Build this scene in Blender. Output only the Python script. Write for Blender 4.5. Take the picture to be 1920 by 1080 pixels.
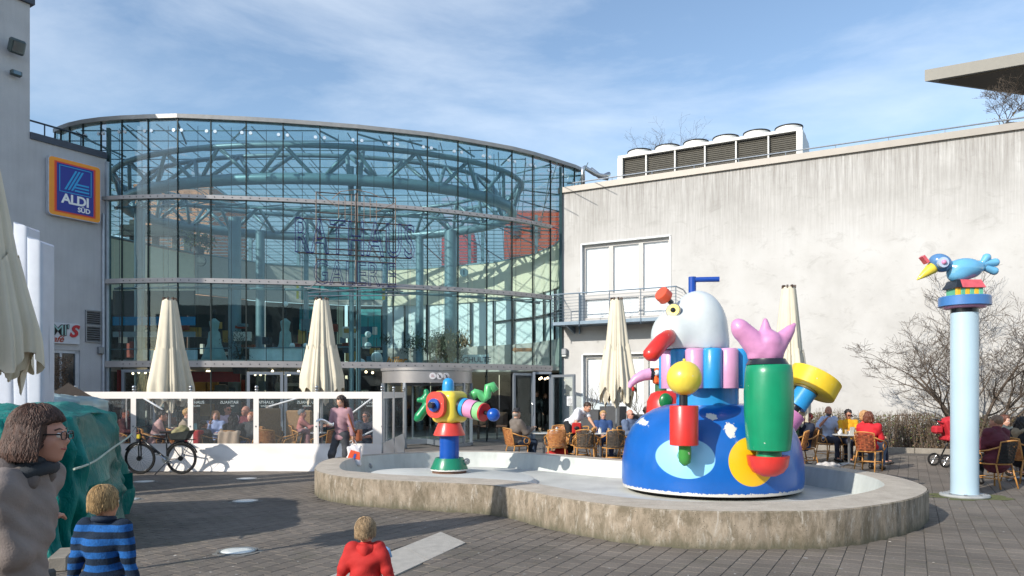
import bpy, math, random
import numpy as np
from mathutils import Vector, Matrix, noise as mnoise
R = math.radians
PI = math.pi
for o in list(bpy.data.objects): bpy.data.objects.remove(o)
scene = bpy.context.scene
col = scene.collection

# ------------------------------------------------------------------ camera
FPX, HY, CAMH = 1400.0, 738.0, 1.7
cam_d = bpy.data.cameras.new("camera"); cam = bpy.data.objects.new("camera", cam_d); col.objects.link(cam)
cam.location = (0, 0, CAMH); cam.rotation_euler = (R(90), 0, 0)
cam_d.sensor_width = 36; cam_d.lens = FPX / 1920 * 36
cam_d.shift_y = (HY - 540) / 1920
cam_d.clip_start = 0.1; cam_d.clip_end = 3000
scene.camera = cam
scene.render.resolution_x = 1024; scene.render.resolution_y = 576
scene.render.engine = 'CYCLES'
# ------------------------------------------------------------------ light
SUN = Vector((1.38, 1.22, -1.0)).normalized()
ELEV = math.asin(-SUN.z)
world = bpy.data.worlds.new("World"); scene.world = world; world.use_nodes = True
wn, wl = world.node_tree.nodes, world.node_tree.links
bgn = wn["Background"]
sky = wn.new("ShaderNodeTexSky"); sky.sky_type = 'NISHITA'; sky.sun_disc = False
sky.sun_elevation = ELEV; sky.sun_rotation = math.atan2(-SUN.x, -SUN.y)
sky.air_density = 1.1; sky.dust_density = 0.45; sky.ozone_density = 1.5
tc = wn.new("ShaderNodeTexCoord"); mp = wn.new("ShaderNodeMapping")
mp.inputs['Rotation'].default_value = (0, R(-20), R(25)); mp.inputs['Scale'].default_value = (1.0, 1.3, 3.2)
nz = wn.new("ShaderNodeTexNoise"); nz.inputs['Scale'].default_value = 2.3; nz.inputs['Detail'].default_value = 9
nz.inputs['Roughness'].default_value = 0.6; nz.inputs['Distortion'].default_value = 0.35
rp = wn.new("ShaderNodeValToRGB"); rp.color_ramp.elements[0].position = 0.42; rp.color_ramp.elements[0].color = (0, 0, 0, 1)
rp.color_ramp.elements[1].position = 0.78; rp.color_ramp.elements[1].color = (0.42, 0.42, 0.42, 1)
mx = wn.new("ShaderNodeMixRGB"); mx.inputs[2].default_value = (6.2, 6.6, 7.0, 1)
wl.new(tc.outputs['Generated'], mp.inputs[0]); wl.new(mp.outputs[0], nz.inputs['Vector'])
wl.new(nz.outputs['Fac'], rp.inputs[0]); wl.new(rp.outputs[0], mx.inputs[0]); wl.new(sky.outputs[0], mx.inputs[1])
wl.new(mx.outputs[0], bgn.inputs[0]); bgn.inputs[1].default_value = 0.145
sun_d = bpy.data.lights.new("sun", 'SUN'); sun = bpy.data.objects.new("sun", sun_d); col.objects.link(sun)
sun_d.energy = 3.7; sun_d.angle = R(0.5); sun_d.color = (1.0, 0.94, 0.85)
sun.rotation_euler = SUN.to_track_quat('-Z', 'Y').to_euler()
vs = scene.view_settings; vs.view_transform = 'Standard'; vs.look = 'None'; vs.exposure = 0.47; vs.gamma = 1; vs.use_curve_mapping = False
scene.cycles.transparent_max_bounces = 24; scene.cycles.max_bounces = 8

# ------------------------------------------------------------------ materials
def lin(c):
    if isinstance(c, str):
        c = [int(c[i:i + 2], 16) / 255 for i in (0, 2, 4)]
    return tuple(((v / 12.92) if v <= 0.04045 else ((v + 0.055) / 1.055) ** 2.4) for v in c)
_m = {}
def mat(name, color, rough=0.6, metal=0.0, var=0.12, vscale=6.0, bump=0.0, bscale=60.0, island=0.0, coat=0.0, emit=None, streak=0.0, spec=0.5, flake=0.0):
    if name in _m: return _m[name]
    c = lin(color) if isinstance(color, str) else color
    m = bpy.data.materials.new(name); m.use_nodes = True
    n, l = m.node_tree.nodes, m.node_tree.links
    b = n['Principled BSDF']; b.inputs['Roughness'].default_value = rough; b.inputs['Metallic'].default_value = metal
    b.inputs['Coat Weight'].default_value = coat; b.inputs['Coat Roughness'].default_value = 0.08
    b.inputs['Specular IOR Level'].default_value = spec
    t = n.new("ShaderNodeTexCoord")
    nt = n.new("ShaderNodeTexNoise"); nt.inputs['Scale'].default_value = vscale; nt.inputs['Detail'].default_value = 6
    l.new(t.outputs['Object'], nt.inputs['Vector'])
    mr = n.new("ShaderNodeMapRange"); mr.inputs[1].default_value = 0.25; mr.inputs[2].default_value = 0.75
    mr.inputs[3].default_value = 1 - var; mr.inputs[4].default_value = 1 + var
    l.new(nt.outputs['Fac'], mr.inputs[0])
    hs = n.new("ShaderNodeHueSaturation"); hs.inputs['Color'].default_value = (*c, 1)
    l.new(mr.outputs[0], hs.inputs['Value'])
    last = hs.outputs[0]
    if island:
        g = n.new("ShaderNodeNewGeometry"); m2 = n.new("ShaderNodeMapRange")
        oi = n.new("ShaderNodeObjectInfo"); ad = n.new("ShaderNodeMath"); ad.operation = 'ADD'; fr = n.new("ShaderNodeMath"); fr.operation = 'FRACT'
        l.new(g.outputs['Random Per Island'], ad.inputs[0]); l.new(oi.outputs['Random'], ad.inputs[1]); l.new(ad.outputs[0], fr.inputs[0])
        m2.inputs[3].default_value = 1 - island; m2.inputs[4].default_value = 1 + island
        l.new(fr.outputs[0], m2.inputs[0])
        h2 = n.new("ShaderNodeHueSaturation"); l.new(last, h2.inputs['Color']); l.new(m2.outputs[0], h2.inputs['Value']); last = h2.outputs[0]
    if streak:
        ms = n.new("ShaderNodeMapping"); ms.inputs['Scale'].default_value = (7, 7, 0.5)
        l.new(t.outputs['Object'], ms.inputs[0]); n2 = n.new("ShaderNodeTexNoise"); n2.inputs['Scale'].default_value = 1.5; n2.inputs['Detail'].default_value = 5
        l.new(ms.outputs[0], n2.inputs['Vector']); m3 = n.new("ShaderNodeMapRange"); m3.inputs[1].default_value = .35; m3.inputs[2].default_value = .7
        m3.inputs[3].default_value = 1; m3.inputs[4].default_value = 1 - streak; l.new(n2.outputs['Fac'], m3.inputs[0])
        h3 = n.new("ShaderNodeHueSaturation"); l.new(last, h3.inputs['Color']); l.new(m3.outputs[0], h3.inputs['Value']); last = h3.outputs[0]
    if flake:
        nf = n.new("ShaderNodeTexNoise"); nf.inputs['Scale'].default_value = 17; nf.inputs['Detail'].default_value = 3; l.new(t.outputs['Object'], nf.inputs['Vector'])
        rf = n.new("ShaderNodeMapRange"); rf.inputs[1].default_value = flake; rf.inputs[2].default_value = flake + .012; l.new(nf.outputs['Fac'], rf.inputs[0])
        mf = n.new("ShaderNodeMixRGB"); mf.inputs[2].default_value = (.6, .57, .5, 1); l.new(rf.outputs[0], mf.inputs[0]); l.new(last, mf.inputs[1]); last = mf.outputs[0]
    l.new(last, b.inputs['Base Color'])
    if bump:
        nb = n.new("ShaderNodeTexNoise"); nb.inputs['Scale'].default_value = bscale; nb.inputs['Detail'].default_value = 5
        l.new(t.outputs['Object'], nb.inputs['Vector']); bp = n.new("ShaderNodeBump"); bp.inputs['Strength'].default_value = bump; bp.inputs['Distance'].default_value = 0.02
        l.new(nb.outputs['Fac'], bp.inputs['Height']); l.new(bp.outputs[0], b.inputs['Normal'])
    if emit:
        b.inputs['Emission Color'].default_value = (*c, 1); b.inputs['Emission Strength'].default_value = emit
    _m[name] = m; return m
def glass_mat(name, tint, refl=1.0, haze=0.0, ior=1.5):
    if name in _m: return _m[name]
    m = bpy.data.materials.new(name); m.use_nodes = True
    n, l = m.node_tree.nodes, m.node_tree.links
    n.remove(n['Principled BSDF']); out = n['Material Output']
    tr = n.new("ShaderNodeBsdfTransparent"); tr.inputs[0].default_value = (*tint, 1)
    gl = n.new("ShaderNodeBsdfGlossy"); gl.inputs['Roughness'].default_value = 0.015; gl.inputs[0].default_value = (refl, refl, refl, 1)
    fr = n.new("ShaderNodeFresnel"); gm = n.new("ShaderNodeNewGeometry"); mi_ = n.new("ShaderNodeMapRange")
    mi_.inputs[3].default_value = ior; mi_.inputs[4].default_value = 1 / ior; l.new(gm.outputs['Backfacing'], mi_.inputs[0]); l.new(mi_.outputs[0], fr.inputs[0])
    t = n.new("ShaderNodeTexCoord"); nb = n.new("ShaderNodeTexNoise"); nb.inputs['Scale'].default_value = 0.6
    l.new(t.outputs['Object'], nb.inputs['Vector']); bp = n.new("ShaderNodeBump"); bp.inputs['Strength'].default_value = 0.05; bp.inputs['Distance'].default_value = 0.05
    l.new(nb.outputs['Fac'], bp.inputs['Height']); l.new(bp.outputs[0], gl.inputs['Normal'])
    mxs = n.new("ShaderNodeMixShader"); l.new(fr.outputs[0], mxs.inputs[0]); l.new(tr.outputs[0], mxs.inputs[1]); l.new(gl.outputs[0], mxs.inputs[2])
    last = mxs.outputs[0]
    if haze:
        df = n.new("ShaderNodeBsdfDiffuse"); df.inputs[0].default_value = (.75, .78, .78, 1); m2 = n.new("ShaderNodeMixShader")
        m2.inputs[0].default_value = haze; l.new(last, m2.inputs[1]); l.new(df.outputs[0], m2.inputs[2]); last = m2.outputs[0]
    l.new(last, out.inputs['Surface']); _m[name] = m; return m

# ------------------------------------------------------------------ mesh tools
def V(*a): return Vector(a)
def px(x, y, Z):
    """the place at depth Z that the photograph shows at (x, y)"""
    return Vector(((x - 960) / FPX * Z, Z, CAMH + (HY - y) / FPX * Z))
def total_origin(p):
    v = Vector((0, 0, 0))
    while p is not None: v += p.location; p = p.parent
    return v
def new_obj(name, verts, faces, material, parent=None, smooth=False, world=False, mi=None):
    me = bpy.data.meshes.new(name)
    if world and parent is not None:
        T = total_origin(parent); verts = [(v[0] - T.x, v[1] - T.y, v[2] - T.z) for v in verts]
    me.from_pydata([tuple(v) for v in verts], [], [tuple(f) for f in faces])
    ms = material if isinstance(material, (list, tuple)) else [material]
    for m_ in ms: me.materials.append(m_)
    if mi is not None: me.polygons.foreach_set('material_index', mi)
    if smooth is True: me.polygons.foreach_set('use_smooth', [True] * len(me.polygons))
    elif smooth: 
        me.polygons.foreach_set('use_smooth', [True] * len(me.polygons))
        try: me.set_sharp_from_angle(angle=smooth)
        except Exception: pass
    me.update()
    o = bpy.data.objects.new(name, me); col.objects.link(o)
    if parent is not None: o.parent = parent
    return o
def frame(d):
    d = Vector(d).normalized(); a = Vector((0, 0, 1)) if abs(d.z) < 0.9 else Vector((1, 0, 0))
    u = d.cross(a).normalized(); return u, d.cross(u).normalized(), d
class MB:
    def __init__(s): s.v = []; s.f = []; s.mi = []; s.cur = 0
    def add(s, vs_, fs):
        n = len(s.v); s.v += [tuple(v) for v in vs_]; s.f += [tuple(i + n for i in f) for f in fs]; s.mi += [s.cur] * len(fs); return s
    def box(s, c, d, rz=0, M=None, bev=0):
        x, y, z = d[0] / 2, d[1] / 2, d[2] / 2; c = Vector(c)
        if bev:
            b = min(bev, x * .9, y * .9, z * .9); vv = []; 
            pts = []
            for sx in (-1, 1):
                for sy in (-1, 1):
                    for sz in (-1, 1):
                        pts += [(sx * (x - b), sy * (y - b), sz * z), (sx * (x - b), sy * y, sz * (z - b)), (sx * x, sy * (y - b), sz * (z - b))]
            def I(sx, sy, sz, k): return (((sx > 0) * 2 + (sy > 0)) * 2 + (sz > 0)) * 3 + k
            F = []
            for sz in (-1, 1):
                q = [I(-1, -1, sz, 0), I(1, -1, sz, 0), I(1, 1, sz, 0), I(-1, 1, sz, 0)]; F.append(q if sz > 0 else q[::-1])
            for sy in (-1, 1):
                q = [I(-1, sy, -1, 1), I(1, sy, -1, 1), I(1, sy, 1, 1), I(-1, sy, 1, 1)]; F.append(q if sy < 0 else q[::-1])
            for sx in (-1, 1):
                q = [I(sx, -1, -1, 2), I(sx, 1, -1, 2), I(sx, 1, 1, 2), I(sx, -1, 1, 2)]; F.append(q if sx > 0 else q[::-1])
            for sy in (-1, 1):
                for sz in (-1, 1):
                    q = [I(-1, sy, sz, 0), I(1, sy, sz, 0), I(1, sy, sz, 1), I(-1, sy, sz, 1)]; F.append(q if sy * sz < 0 else q[::-1])
            for sx in (-1, 1):
                for sz in (-1, 1):
                    q = [I(sx, -1, sz, 0), I(sx, 1, sz, 0), I(sx, 1, sz, 2), I(sx, -1, sz, 2)]; F.append(q if sx * sz > 0 else q[::-1])
            for sx in (-1, 1):
                for sy in (-1, 1):
                    q = [I(sx, sy, -1, 1), I(sx, sy, 1, 1), I(sx, sy, 1, 2), I(sx, sy, -1, 2)]; F.append(q if sx * sy > 0 else q[::-1])
            for sx in (-1, 1):
                for sy in (-1, 1):
                    for sz in (-1, 1):
                        q = [I(sx, sy, sz, 0), I(sx, sy, sz, 1), I(sx, sy, sz, 2)]; F.append(q if sx * sy * sz < 0 else q[::-1])
            P_ = [Vector(p) for p in pts]
        else:
            P_ = [Vector((i * x, j * y, k * z)) for i in (-1, 1) for j in (-1, 1) for k in (-1, 1)]
            F = [(0, 1, 3, 2), (4, 6, 7, 5), (0, 4, 5, 1), (2, 3, 7, 6), (0, 2, 6, 4), (1, 5, 7, 3)]
        if M is None: M = Matrix.Rotation(rz, 3, 'Z')
        return s.add([M @ p + c for p in P_], F)
    def tube(s, pts, r, n=8, caps=True, closed=False):
        pts = [Vector(p) for p in pts]; m = len(pts)
        rr = r if isinstance(r, (list, tuple)) else [r] * m
        vs_ = []; u = None
        for i, p in enumerate(pts):
            if closed: d = pts[(i + 1) % m] - pts[i - 1]
            else: d = pts[min(i + 1, m - 1)] - pts[max(i - 1, 0)]
            if d.length < 1e-9: d = Vector((0, 0, 1))
            d.normalize()
            if u is None: u = frame(d)[0]
            else:
                u = u - d * u.dot(d); u = u.normalized() if u.length > 1e-6 else frame(d)[0]
            w = d.cross(u)
            for k in range(n):
                a = 2 * PI * k / n; vs_.append(p + (u * math.cos(a) + w * math.sin(a)) * rr[i])
        fs = []
        for i in range(m if closed else m - 1):
            j = (i + 1) % m
            for k in range(n):
                k2 = (k + 1) % n; fs.append((i * n + k, i * n + k2, j * n + k2, j * n + k))
        if caps and not closed: fs.append(tuple(range(n))[::-1]); fs.append(tuple((m - 1) * n + k for k in range(n)))
        return s.add(vs_, fs)
    def cyl(s, a, b, r0, r1=None, n=16): return s.tube([a, b], [r0, r0 if r1 is None else r1], n)
    def lathe(s, prof, n=32, c=(0, 0, 0), M=None, a0=0, a1=2 * PI, rfun=None):
        c = Vector(c); full = abs(a1 - a0 - 2 * PI) < 1e-6; k_ = n if full else n + 1; vs_ = []
        for (r, z) in prof:
            for k in range(k_):
                a = a0 + (a1 - a0) * k / n; rr = r if rfun is None else r * rfun(a, z)
                p = Vector((rr * math.cos(a), rr * math.sin(a), z)); vs_.append((M @ p if M else p) + c)
        fs = []
        for i in range(len(prof) - 1):
            for k in range(n):
                k2 = (k + 1) % k_; fs.append((i * k_ + k, i * k_ + k2, (i + 1) * k_ + k2, (i + 1) * k_ + k))
        if full:
            if prof[0][0] > 1e-5: fs.append(tuple(range(n))[::-1])
            if prof[-1][0] > 1e-5: fs.append(tuple((len(prof) - 1) * n + k for k in range(n)))
        return s.add(vs_, fs)
    def ell(s, c, r, n=16, m=10, M=None):
        if not isinstance(r, (list, tuple, Vector)): r = (r, r, r)
        c = Vector(c); vs_ = [];
        for i in range(m + 1):
            t = PI * i / m
            for k in range(n):
                a = 2 * PI * k / n; p = Vector((r[0] * math.sin(t) * math.cos(a), r[1] * math.sin(t) * math.sin(a), -r[2] * math.cos(t)))
                vs_.append((M @ p if M else p) + c)
        fs = [(i * n + k, i * n + (k + 1) % n, (i + 1) * n + (k + 1) % n, (i + 1) * n + k) for i in range(m) for k in range(n)]
        return s.add(vs_, fs)
    def prism(s, poly, z0, z1, M=None, c=(0, 0, 0)):
        c = Vector(c); n = len(poly)
        vs_ = [Vector((p[0], p[1], z)) for z in (z0, z1) for p in poly]
        vs_ = [(M @ v if M else v) + c for v in vs_]
        fs = [tuple(range(n))[::-1], tuple(range(n, 2 * n))] + [(i, (i + 1) % n, n + (i + 1) % n, n + i) for i in range(n)]
        return s.add(vs_, fs)
    def grid(s, fn, nu, nv, double=False):
        vs_ = [fn(i / nu, j / nv) for j in range(nv + 1) for i in range(nu + 1)]
        fs = [(j * (nu + 1) + i, j * (nu + 1) + i + 1, (j + 1) * (nu + 1) + i + 1, (j + 1) * (nu + 1) + i) for j in range(nv) for i in range(nu)]
        return s.add(vs_, fs)
    def build(s, name, material, parent=None, smooth=False, world=False):
        return new_obj(name, s.v, s.f, material, parent, smooth, world, s.mi if any(s.mi) else None)
def tag(o, label=None, cat=None, group=None, kind=None):
    if label: o['label'] = label
    if cat: o['category'] = cat
    if group: o['group'] = group
    if kind: o['kind'] = kind
    return o
def thing(name, loc, label, cat, rz=0, group=None):
    o = bpy.data.objects.new(name, None); col.objects.link(o); o.location = loc; o.rotation_euler = (0, 0, rz)
    o.empty_display_size = 0.1
    return tag(o, label, cat, group)
kids = {}
def copy_thing(root, loc, rz=None, label=None, scale=None):
    """copies a thing with its parts and sub-parts (they share mesh data)"""
    def rec(o, par):
        c = o.copy(); col.objects.link(c)
        if par is not None: c.parent = par; c.matrix_parent_inverse = o.matrix_parent_inverse.copy()
        for ch in [x for x in ALLCH.get(o.name, [])]: rec(ch, c)
        return c
    ALLCH = {}
    for o in col.objects:
        if o.parent is not None: ALLCH.setdefault(o.parent.name, []).append(o)
    c = rec(root, None); c.location = loc
    if rz is not None: c.rotation_euler = (0, 0, rz)
    if label: c['label'] = label
    if scale: c.scale = (scale,) * 3
    return c
def text_mesh(body, size, extrude=0.01, bold=0.0, outline=0.0, shear=0, spacing=1.0, align='CENTER'):
    cu = bpy.data.curves.new("text", 'FONT'); cu.body = body; cu.size = size; cu.extrude = extrude; cu.offset = bold
    cu.align_x = align; cu.align_y = 'CENTER'; cu.shear = shear; cu.space_character = spacing; cu.resolution_u = 4
    if outline: cu.fill_mode = 'NONE'; cu.bevel_depth = outline; cu.bevel_resolution = 0; cu.extrude = 0; cu.resolution_u = 3
    o = bpy.data.objects.new("text", cu); col.objects.link(o)
    dg = bpy.context.evaluated_depsgraph_get(); me = bpy.data.meshes.new_from_object(o.evaluated_get(dg))
    vs_ = [v.co.copy() for v in me.vertices]; fs = [tuple(p.vertices) for p in me.polygons]
    bpy.data.objects.remove(o); bpy.data.curves.remove(cu); bpy.data.meshes.remove(me)
    return vs_, fs
def text_obj(name, body, size, c, material, parent, rz=0, mirror=False, world=False, **k):
    vs_, fs = text_mesh(body, size, **k); c = Vector(c); M = Matrix.Rotation(rz, 3, 'Z') @ Matrix.Rotation(R(90), 3, 'X')
    if mirror: vs_ = [Vector((-v.x, v.y, v.z)) for v in vs_]
    return new_obj(name, [M @ v + c for v in vs_], fs, material, parent, world=world)
def rnd_noise(p, s=1.0): return mnoise.noise(Vector(p) * s)

# ------------------------------------------------------------------ soft solids: a distance field turned into a mesh
def smin(a, b, k):
    if k <= 0: return np.minimum(a, b)
    h = np.clip(.5 + .5 * (b - a) / k, 0, 1); return b * (1 - h) + a * h - k * h * (1 - h)
def sdf_prim(p, X, Y, Z_):
    if p[0] == 'cap':
        a, b, ra, rb = p[1:5]; a = np.array(a, float); b = np.array(b, float); d = b - a; L2 = max((d * d).sum(), 1e-12)
        px_, py_, pz_ = X - a[0], Y - a[1], Z_ - a[2]
        t = np.clip((px_ * d[0] + py_ * d[1] + pz_ * d[2]) / L2, 0, 1)
        q = np.sqrt((px_ - t * d[0]) ** 2 + (py_ - t * d[1]) ** 2 + (pz_ - t * d[2]) ** 2)
        return q - (ra + (rb - ra) * t)
    c, r = np.array(p[1], float), p[2]; M = p[3] if len(p) > 3 else None
    px_, py_, pz_ = X - c[0], Y - c[1], Z_ - c[2]
    if M is not None:
        M = np.array(M); px_, py_, pz_ = (M[0][0] * px_ + M[1][0] * py_ + M[2][0] * pz_, M[0][1] * px_ + M[1][1] * py_ + M[2][1] * pz_, M[0][2] * px_ + M[1][2] * py_ + M[2][2] * pz_)
    if p[0] == 'ell':
        k0 = np.sqrt((px_ / r[0]) ** 2 + (py_ / r[1]) ** 2 + (pz_ / r[2]) ** 2) + 1e-9
        k1 = np.sqrt((px_ / r[0] ** 2) ** 2 + (py_ / r[1] ** 2) ** 2 + (pz_ / r[2] ** 2) ** 2) + 1e-9
        return k0 * (k0 - 1) / k1
    if p[0] == 'box':
        rd = p[4] if len(p) > 4 else 0.01
        qx, qy, qz = abs(px_) - r[0] + rd, abs(py_) - r[1] + rd, abs(pz_) - r[2] + rd
        return np.sqrt(np.maximum(qx, 0) ** 2 + np.maximum(qy, 0) ** 2 + np.maximum(qz, 0) ** 2) + np.minimum(np.maximum(qx, np.maximum(qy, qz)), 0) - rd
def surface(prims, h, k=0.03, cut=None, disp=None, pad=0.03, box=None):
    if box is None:
        lo = np.full(3, 1e9); hi = -lo
        for p in prims:
            if p[0] == 'cap':
                for q, r in ((p[1], p[3]), (p[2], p[4])):
                    lo = np.minimum(lo, np.array(q) - r); hi = np.maximum(hi, np.array(q) + r)
            else:
                r = np.array(p[2]) if len(p) < 4 or p[3] is None else np.full(3, max(p[2]) * (1.0 if p[0] == 'ell' else 1.74))
                lo = np.minimum(lo, np.array(p[1]) - r); hi = np.maximum(hi, np.array(p[1]) + r)
        lo -= pad + 2 * h; hi += pad + 2 * h
    else: lo, hi = np.array(box[0], float), np.array(box[1], float)
    n = np.ceil((hi - lo) / h).astype(int) + 1
    ax = [lo[i] + h * np.arange(n[i]) for i in range(3)]
    X, Y, Z_ = np.meshgrid(*ax, indexing='ij', sparse=True)
    F = None
    for p in prims:
        d = sdf_prim(p, X, Y, Z_); F = d + 0 * (X + Y + Z_) if F is None else smin(F, d, k)
    if disp is not None: F = F + disp(X, Y, Z_)
    if cut is not None: F = cut(F, X, Y, Z_)
    S = F < 0
    cn = [(i, j, k_) for i in (0, 1) for j in (0, 1) for k_ in (0, 1)]
    def sl(a, c): return a[c[0]:n[0] - 1 + c[0], c[1]:n[1] - 1 + c[1], c[2]:n[2] - 1 + c[2]]
    cnt = sum(sl(S, c).astype(np.int8) for c in cn)
    act = np.argwhere((cnt > 0) & (cnt < 8))
    if len(act) == 0: return [], []
    idx = -np.ones(n - 1, dtype=np.int64); idx[act[:, 0], act[:, 1], act[:, 2]] = np.arange(len(act))
    pos = np.zeros((len(act), 3)); num = np.zeros(len(act))
    for a in cn:
        for ax_ in range(3):
            if a[ax_] == 1: continue
            b = list(a); b[ax_] = 1
            fa = F[act[:, 0] + a[0], act[:, 1] + a[1], act[:, 2] + a[2]]; fb = F[act[:, 0] + b[0], act[:, 1] + b[1], act[:, 2] + b[2]]
            cr = (fa < 0) != (fb < 0); t = np.where(cr, fa / np.where(cr, fa - fb, 1), 0)
            q = np.tile(np.array(a, float), (len(act), 1)); q[:, ax_] += t; pos += q * cr[:, None]; num += cr
    pos = (pos / num[:, None] + act) * h + lo
    faces = []
    for ax_ in range(3):
        o1, o2 = [(1, 2), (2, 0), (0, 1)][ax_]
        m = [slice(None)] * 3; m2 = [slice(None)] * 3; m[ax_] = slice(0, n[ax_] - 1); m2[ax_] = slice(1, n[ax_])
        s0, s1 = S[tuple(m)], S[tuple(m2)]; e = np.argwhere(s0 != s1)
        ok = (e[:, o1] > 0) & (e[:, o2] > 0) & (e[:, o1] < n[o1] - 1) & (e[:, o2] < n[o2] - 1); e = e[ok]
        if len(e) == 0: continue
        fl = s0[e[:, 0], e[:, 1], e[:, 2]]
        def g(d1, d2):
            q = e.copy(); q[:, o1] -= d1; q[:, o2] -= d2; return idx[q[:, 0], q[:, 1], q[:, 2]]
        Q = np.stack([g(1, 1), g(0, 1), g(0, 0), g(1, 0)], 1)
        Q[~fl] = Q[~fl][:, ::-1]; faces.append(Q)
    return pos, np.concatenate(faces)
def fast_obj(name, pos, faces, material, parent=None, extra=None):
    """numpy mesh; extra = MB to append (same object)"""
    if extra is not None and extra.v:
        n = len(pos); vv = np.array(extra.v, float); vs_ = np.vstack([pos, vv]) if n else vv
        fl = [tuple(f) for f in faces] + [tuple(i + n for i in f) for f in extra.f]
        return new_obj(name, vs_.tolist(), fl, material, parent, True)
    me = bpy.data.meshes.new(name); me.from_pydata(pos.tolist() if len(pos) else [], [], faces.tolist() if len(faces) else [])
    me.materials.append(material); me.polygons.foreach_set('use_smooth', [True] * len(me.polygons)); me.update()
    o = bpy.data.objects.new(name, me); col.objects.link(o); o.parent = parent; return o
def solid(name, prims, h, k, material, parent=None, world=False, **kw):
    pos, f = surface(prims, h, k, **kw)
    if world and parent is not None: pos = pos - np.array(total_origin(parent))
    return fast_obj(name, pos, f, material, parent)
# ================================================================== SETTING: ground and paving
def gp(x, y, h=0.0):
    Z = (CAMH - h) * FPX / (y - HY); return Vector(((x - 960) / FPX * Z, Z, h))
def node_mat(name, build):
    if name in _m: return _m[name]
    m = bpy.data.materials.new(name); m.use_nodes = True; n, l = m.node_tree.nodes, m.node_tree.links
    build(n, l, n['Principled BSDF']); _m[name] = m; return m
def N(n, t, **k):
    x = n.new("ShaderNode" + t)
    for a, b in k.items():
        if a.startswith('_'): x.inputs[int(a[1:])].default_value = b
        else: setattr(x, a, b)
    return x
def ramp(n, pts):
    r = n.new("ShaderNodeValToRGB"); e = r.color_ramp.elements
    while len(e) < len(pts): e.new(0.5)
    for i, (p, c) in enumerate(pts): e[i].position = p; e[i].color = (*c, 1)
    return r
def noise(n, l, src, scale, detail=6, rough=0.6, mapping=None, dist=0):
    if mapping:
        mp_ = n.new("ShaderNodeMapping"); mp_.inputs['Scale'].default_value = mapping; l.new(src, mp_.inputs[0]); src = mp_.outputs[0]
    t = n.new("ShaderNodeTexNoise"); t.inputs['Scale'].default_value = scale; t.inputs['Detail'].default_value = detail
    t.inputs['Roughness'].default_value = rough; t.inputs['Distortion'].default_value = dist; l.new(src, t.inputs['Vector']); return t.outputs['Fac']
def mix(n, l, a, b, fac, mode='MIX'):
    m = n.new("ShaderNodeMixRGB"); m.blend_type = mode
    for i, v in ((0, fac), (1, a), (2, b)):
        if isinstance(v, (tuple, float, int)): m.inputs[i].default_value = (*v, 1) if isinstance(v, tuple) else v
        else: l.new(v, m.inputs[i])
    return m.outputs[0]
def bump(n, l, b, h, strength=0.3, dist=0.02):
    x = n.new("ShaderNodeBump"); x.inputs['Strength'].default_value = strength; x.inputs['Distance'].default_value = dist
    l.new(h, x.inputs['Height']); l.new(x.outputs[0], b.inputs['Normal'])
PAVDIR = Vector((0.471, 0.882, 0)).normalized(); PANG = math.atan2(PAVDIR.y, PAVDIR.x)
def paver_nodes(n, l, b):
    g = N(n, 'NewGeometry'); oi = N(n, 'ObjectInfo'); ad = N(n, 'Math', operation='ADD'); fr = N(n, 'Math', operation='FRACT')
    l.new(g.outputs['Random Per Island'], ad.inputs[0]); l.new(oi.outputs['Random'], ad.inputs[1]); l.new(ad.outputs[0], fr.inputs[0])
    r = ramp(n, [(0, (.136, .116, .099)), (.5, (.150, .129, .110)), (1, (.166, .143, .122))]); l.new(fr.outputs[0], r.inputs[0])
    big = noise(n, l, g.outputs['Position'], 0.7, 5, .62); r2 = ramp(n, [(.35, (.72, .72, .70)), (.65, (1.15, 1.13, 1.1))]); l.new(big, r2.inputs[0])
    c = mix(n, l, r.outputs[0], r2.outputs[0], 1.0, 'MULTIPLY')
    fine = noise(n, l, g.outputs['Position'], 45, 6, .7); r3 = ramp(n, [(.3, (.72, .72, .72)), (.7, (1.3, 1.3, 1.28))]); l.new(fine, r3.inputs[0])
    c = mix(n, l, c, r3.outputs[0], 1.0, 'MULTIPLY')
    ms = noise(n, l, g.outputs['Position'], 1.7, 8, .7); r4 = ramp(n, [(.56, (0, 0, 0)), (.75, (.5, .5, .5))]); l.new(ms, r4.inputs[0])
    c = mix(n, l, c, (.085, .085, .045), r4.outputs[0])
    sp = noise(n, l, g.outputs['Position'], 13, 2, .5); r5 = ramp(n, [(.715, (0, 0, 0)), (.73, (1, 1, 1))]); l.new(sp, r5.inputs[0])
    c = mix(n, l, c, (.3, .29, .27), r5.outputs[0])
    l.new(c, b.inputs['Base Color']); b.inputs['Roughness'].default_value = .82; bump(n, l, b, fine, .45, .006)
M_PAVER = node_mat('paver_concrete', paver_nodes)
def ground_nodes(n, l, b):
    g = N(n, 'NewGeometry'); mp_ = N(n, 'Mapping'); mp_.inputs['Rotation'].default_value = (0, 0, -PANG); l.new(g.outputs['Position'], mp_.inputs[0])
    br = N(n, 'TexBrick'); br.inputs['Scale'].default_value = 5; br.inputs['Mortar Size'].default_value = .012; br.inputs['Color1'].default_value = (.13, .115, .105, 1)
    br.inputs['Color2'].default_value = (.17, .15, .135, 1); br.inputs['Mortar'].default_value = (.04, .038, .035, 1); br.inputs['Brick Width'].default_value = 1; br.inputs['Row Height'].default_value = .95
    l.new(mp_.outputs[0], br.inputs['Vector']); big = noise(n, l, g.outputs['Position'], 0.7, 5, .6)
    r2 = ramp(n, [(.35, (.75, .75, .74)), (.65, (1.2, 1.18, 1.15))]); l.new(big, r2.inputs[0])
    l.new(mix(n, l, br.outputs[0], r2.outputs[0], 1.0, 'MULTIPLY'), b.inputs['Base Color']); b.inputs['Roughness'].default_value = .85
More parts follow.
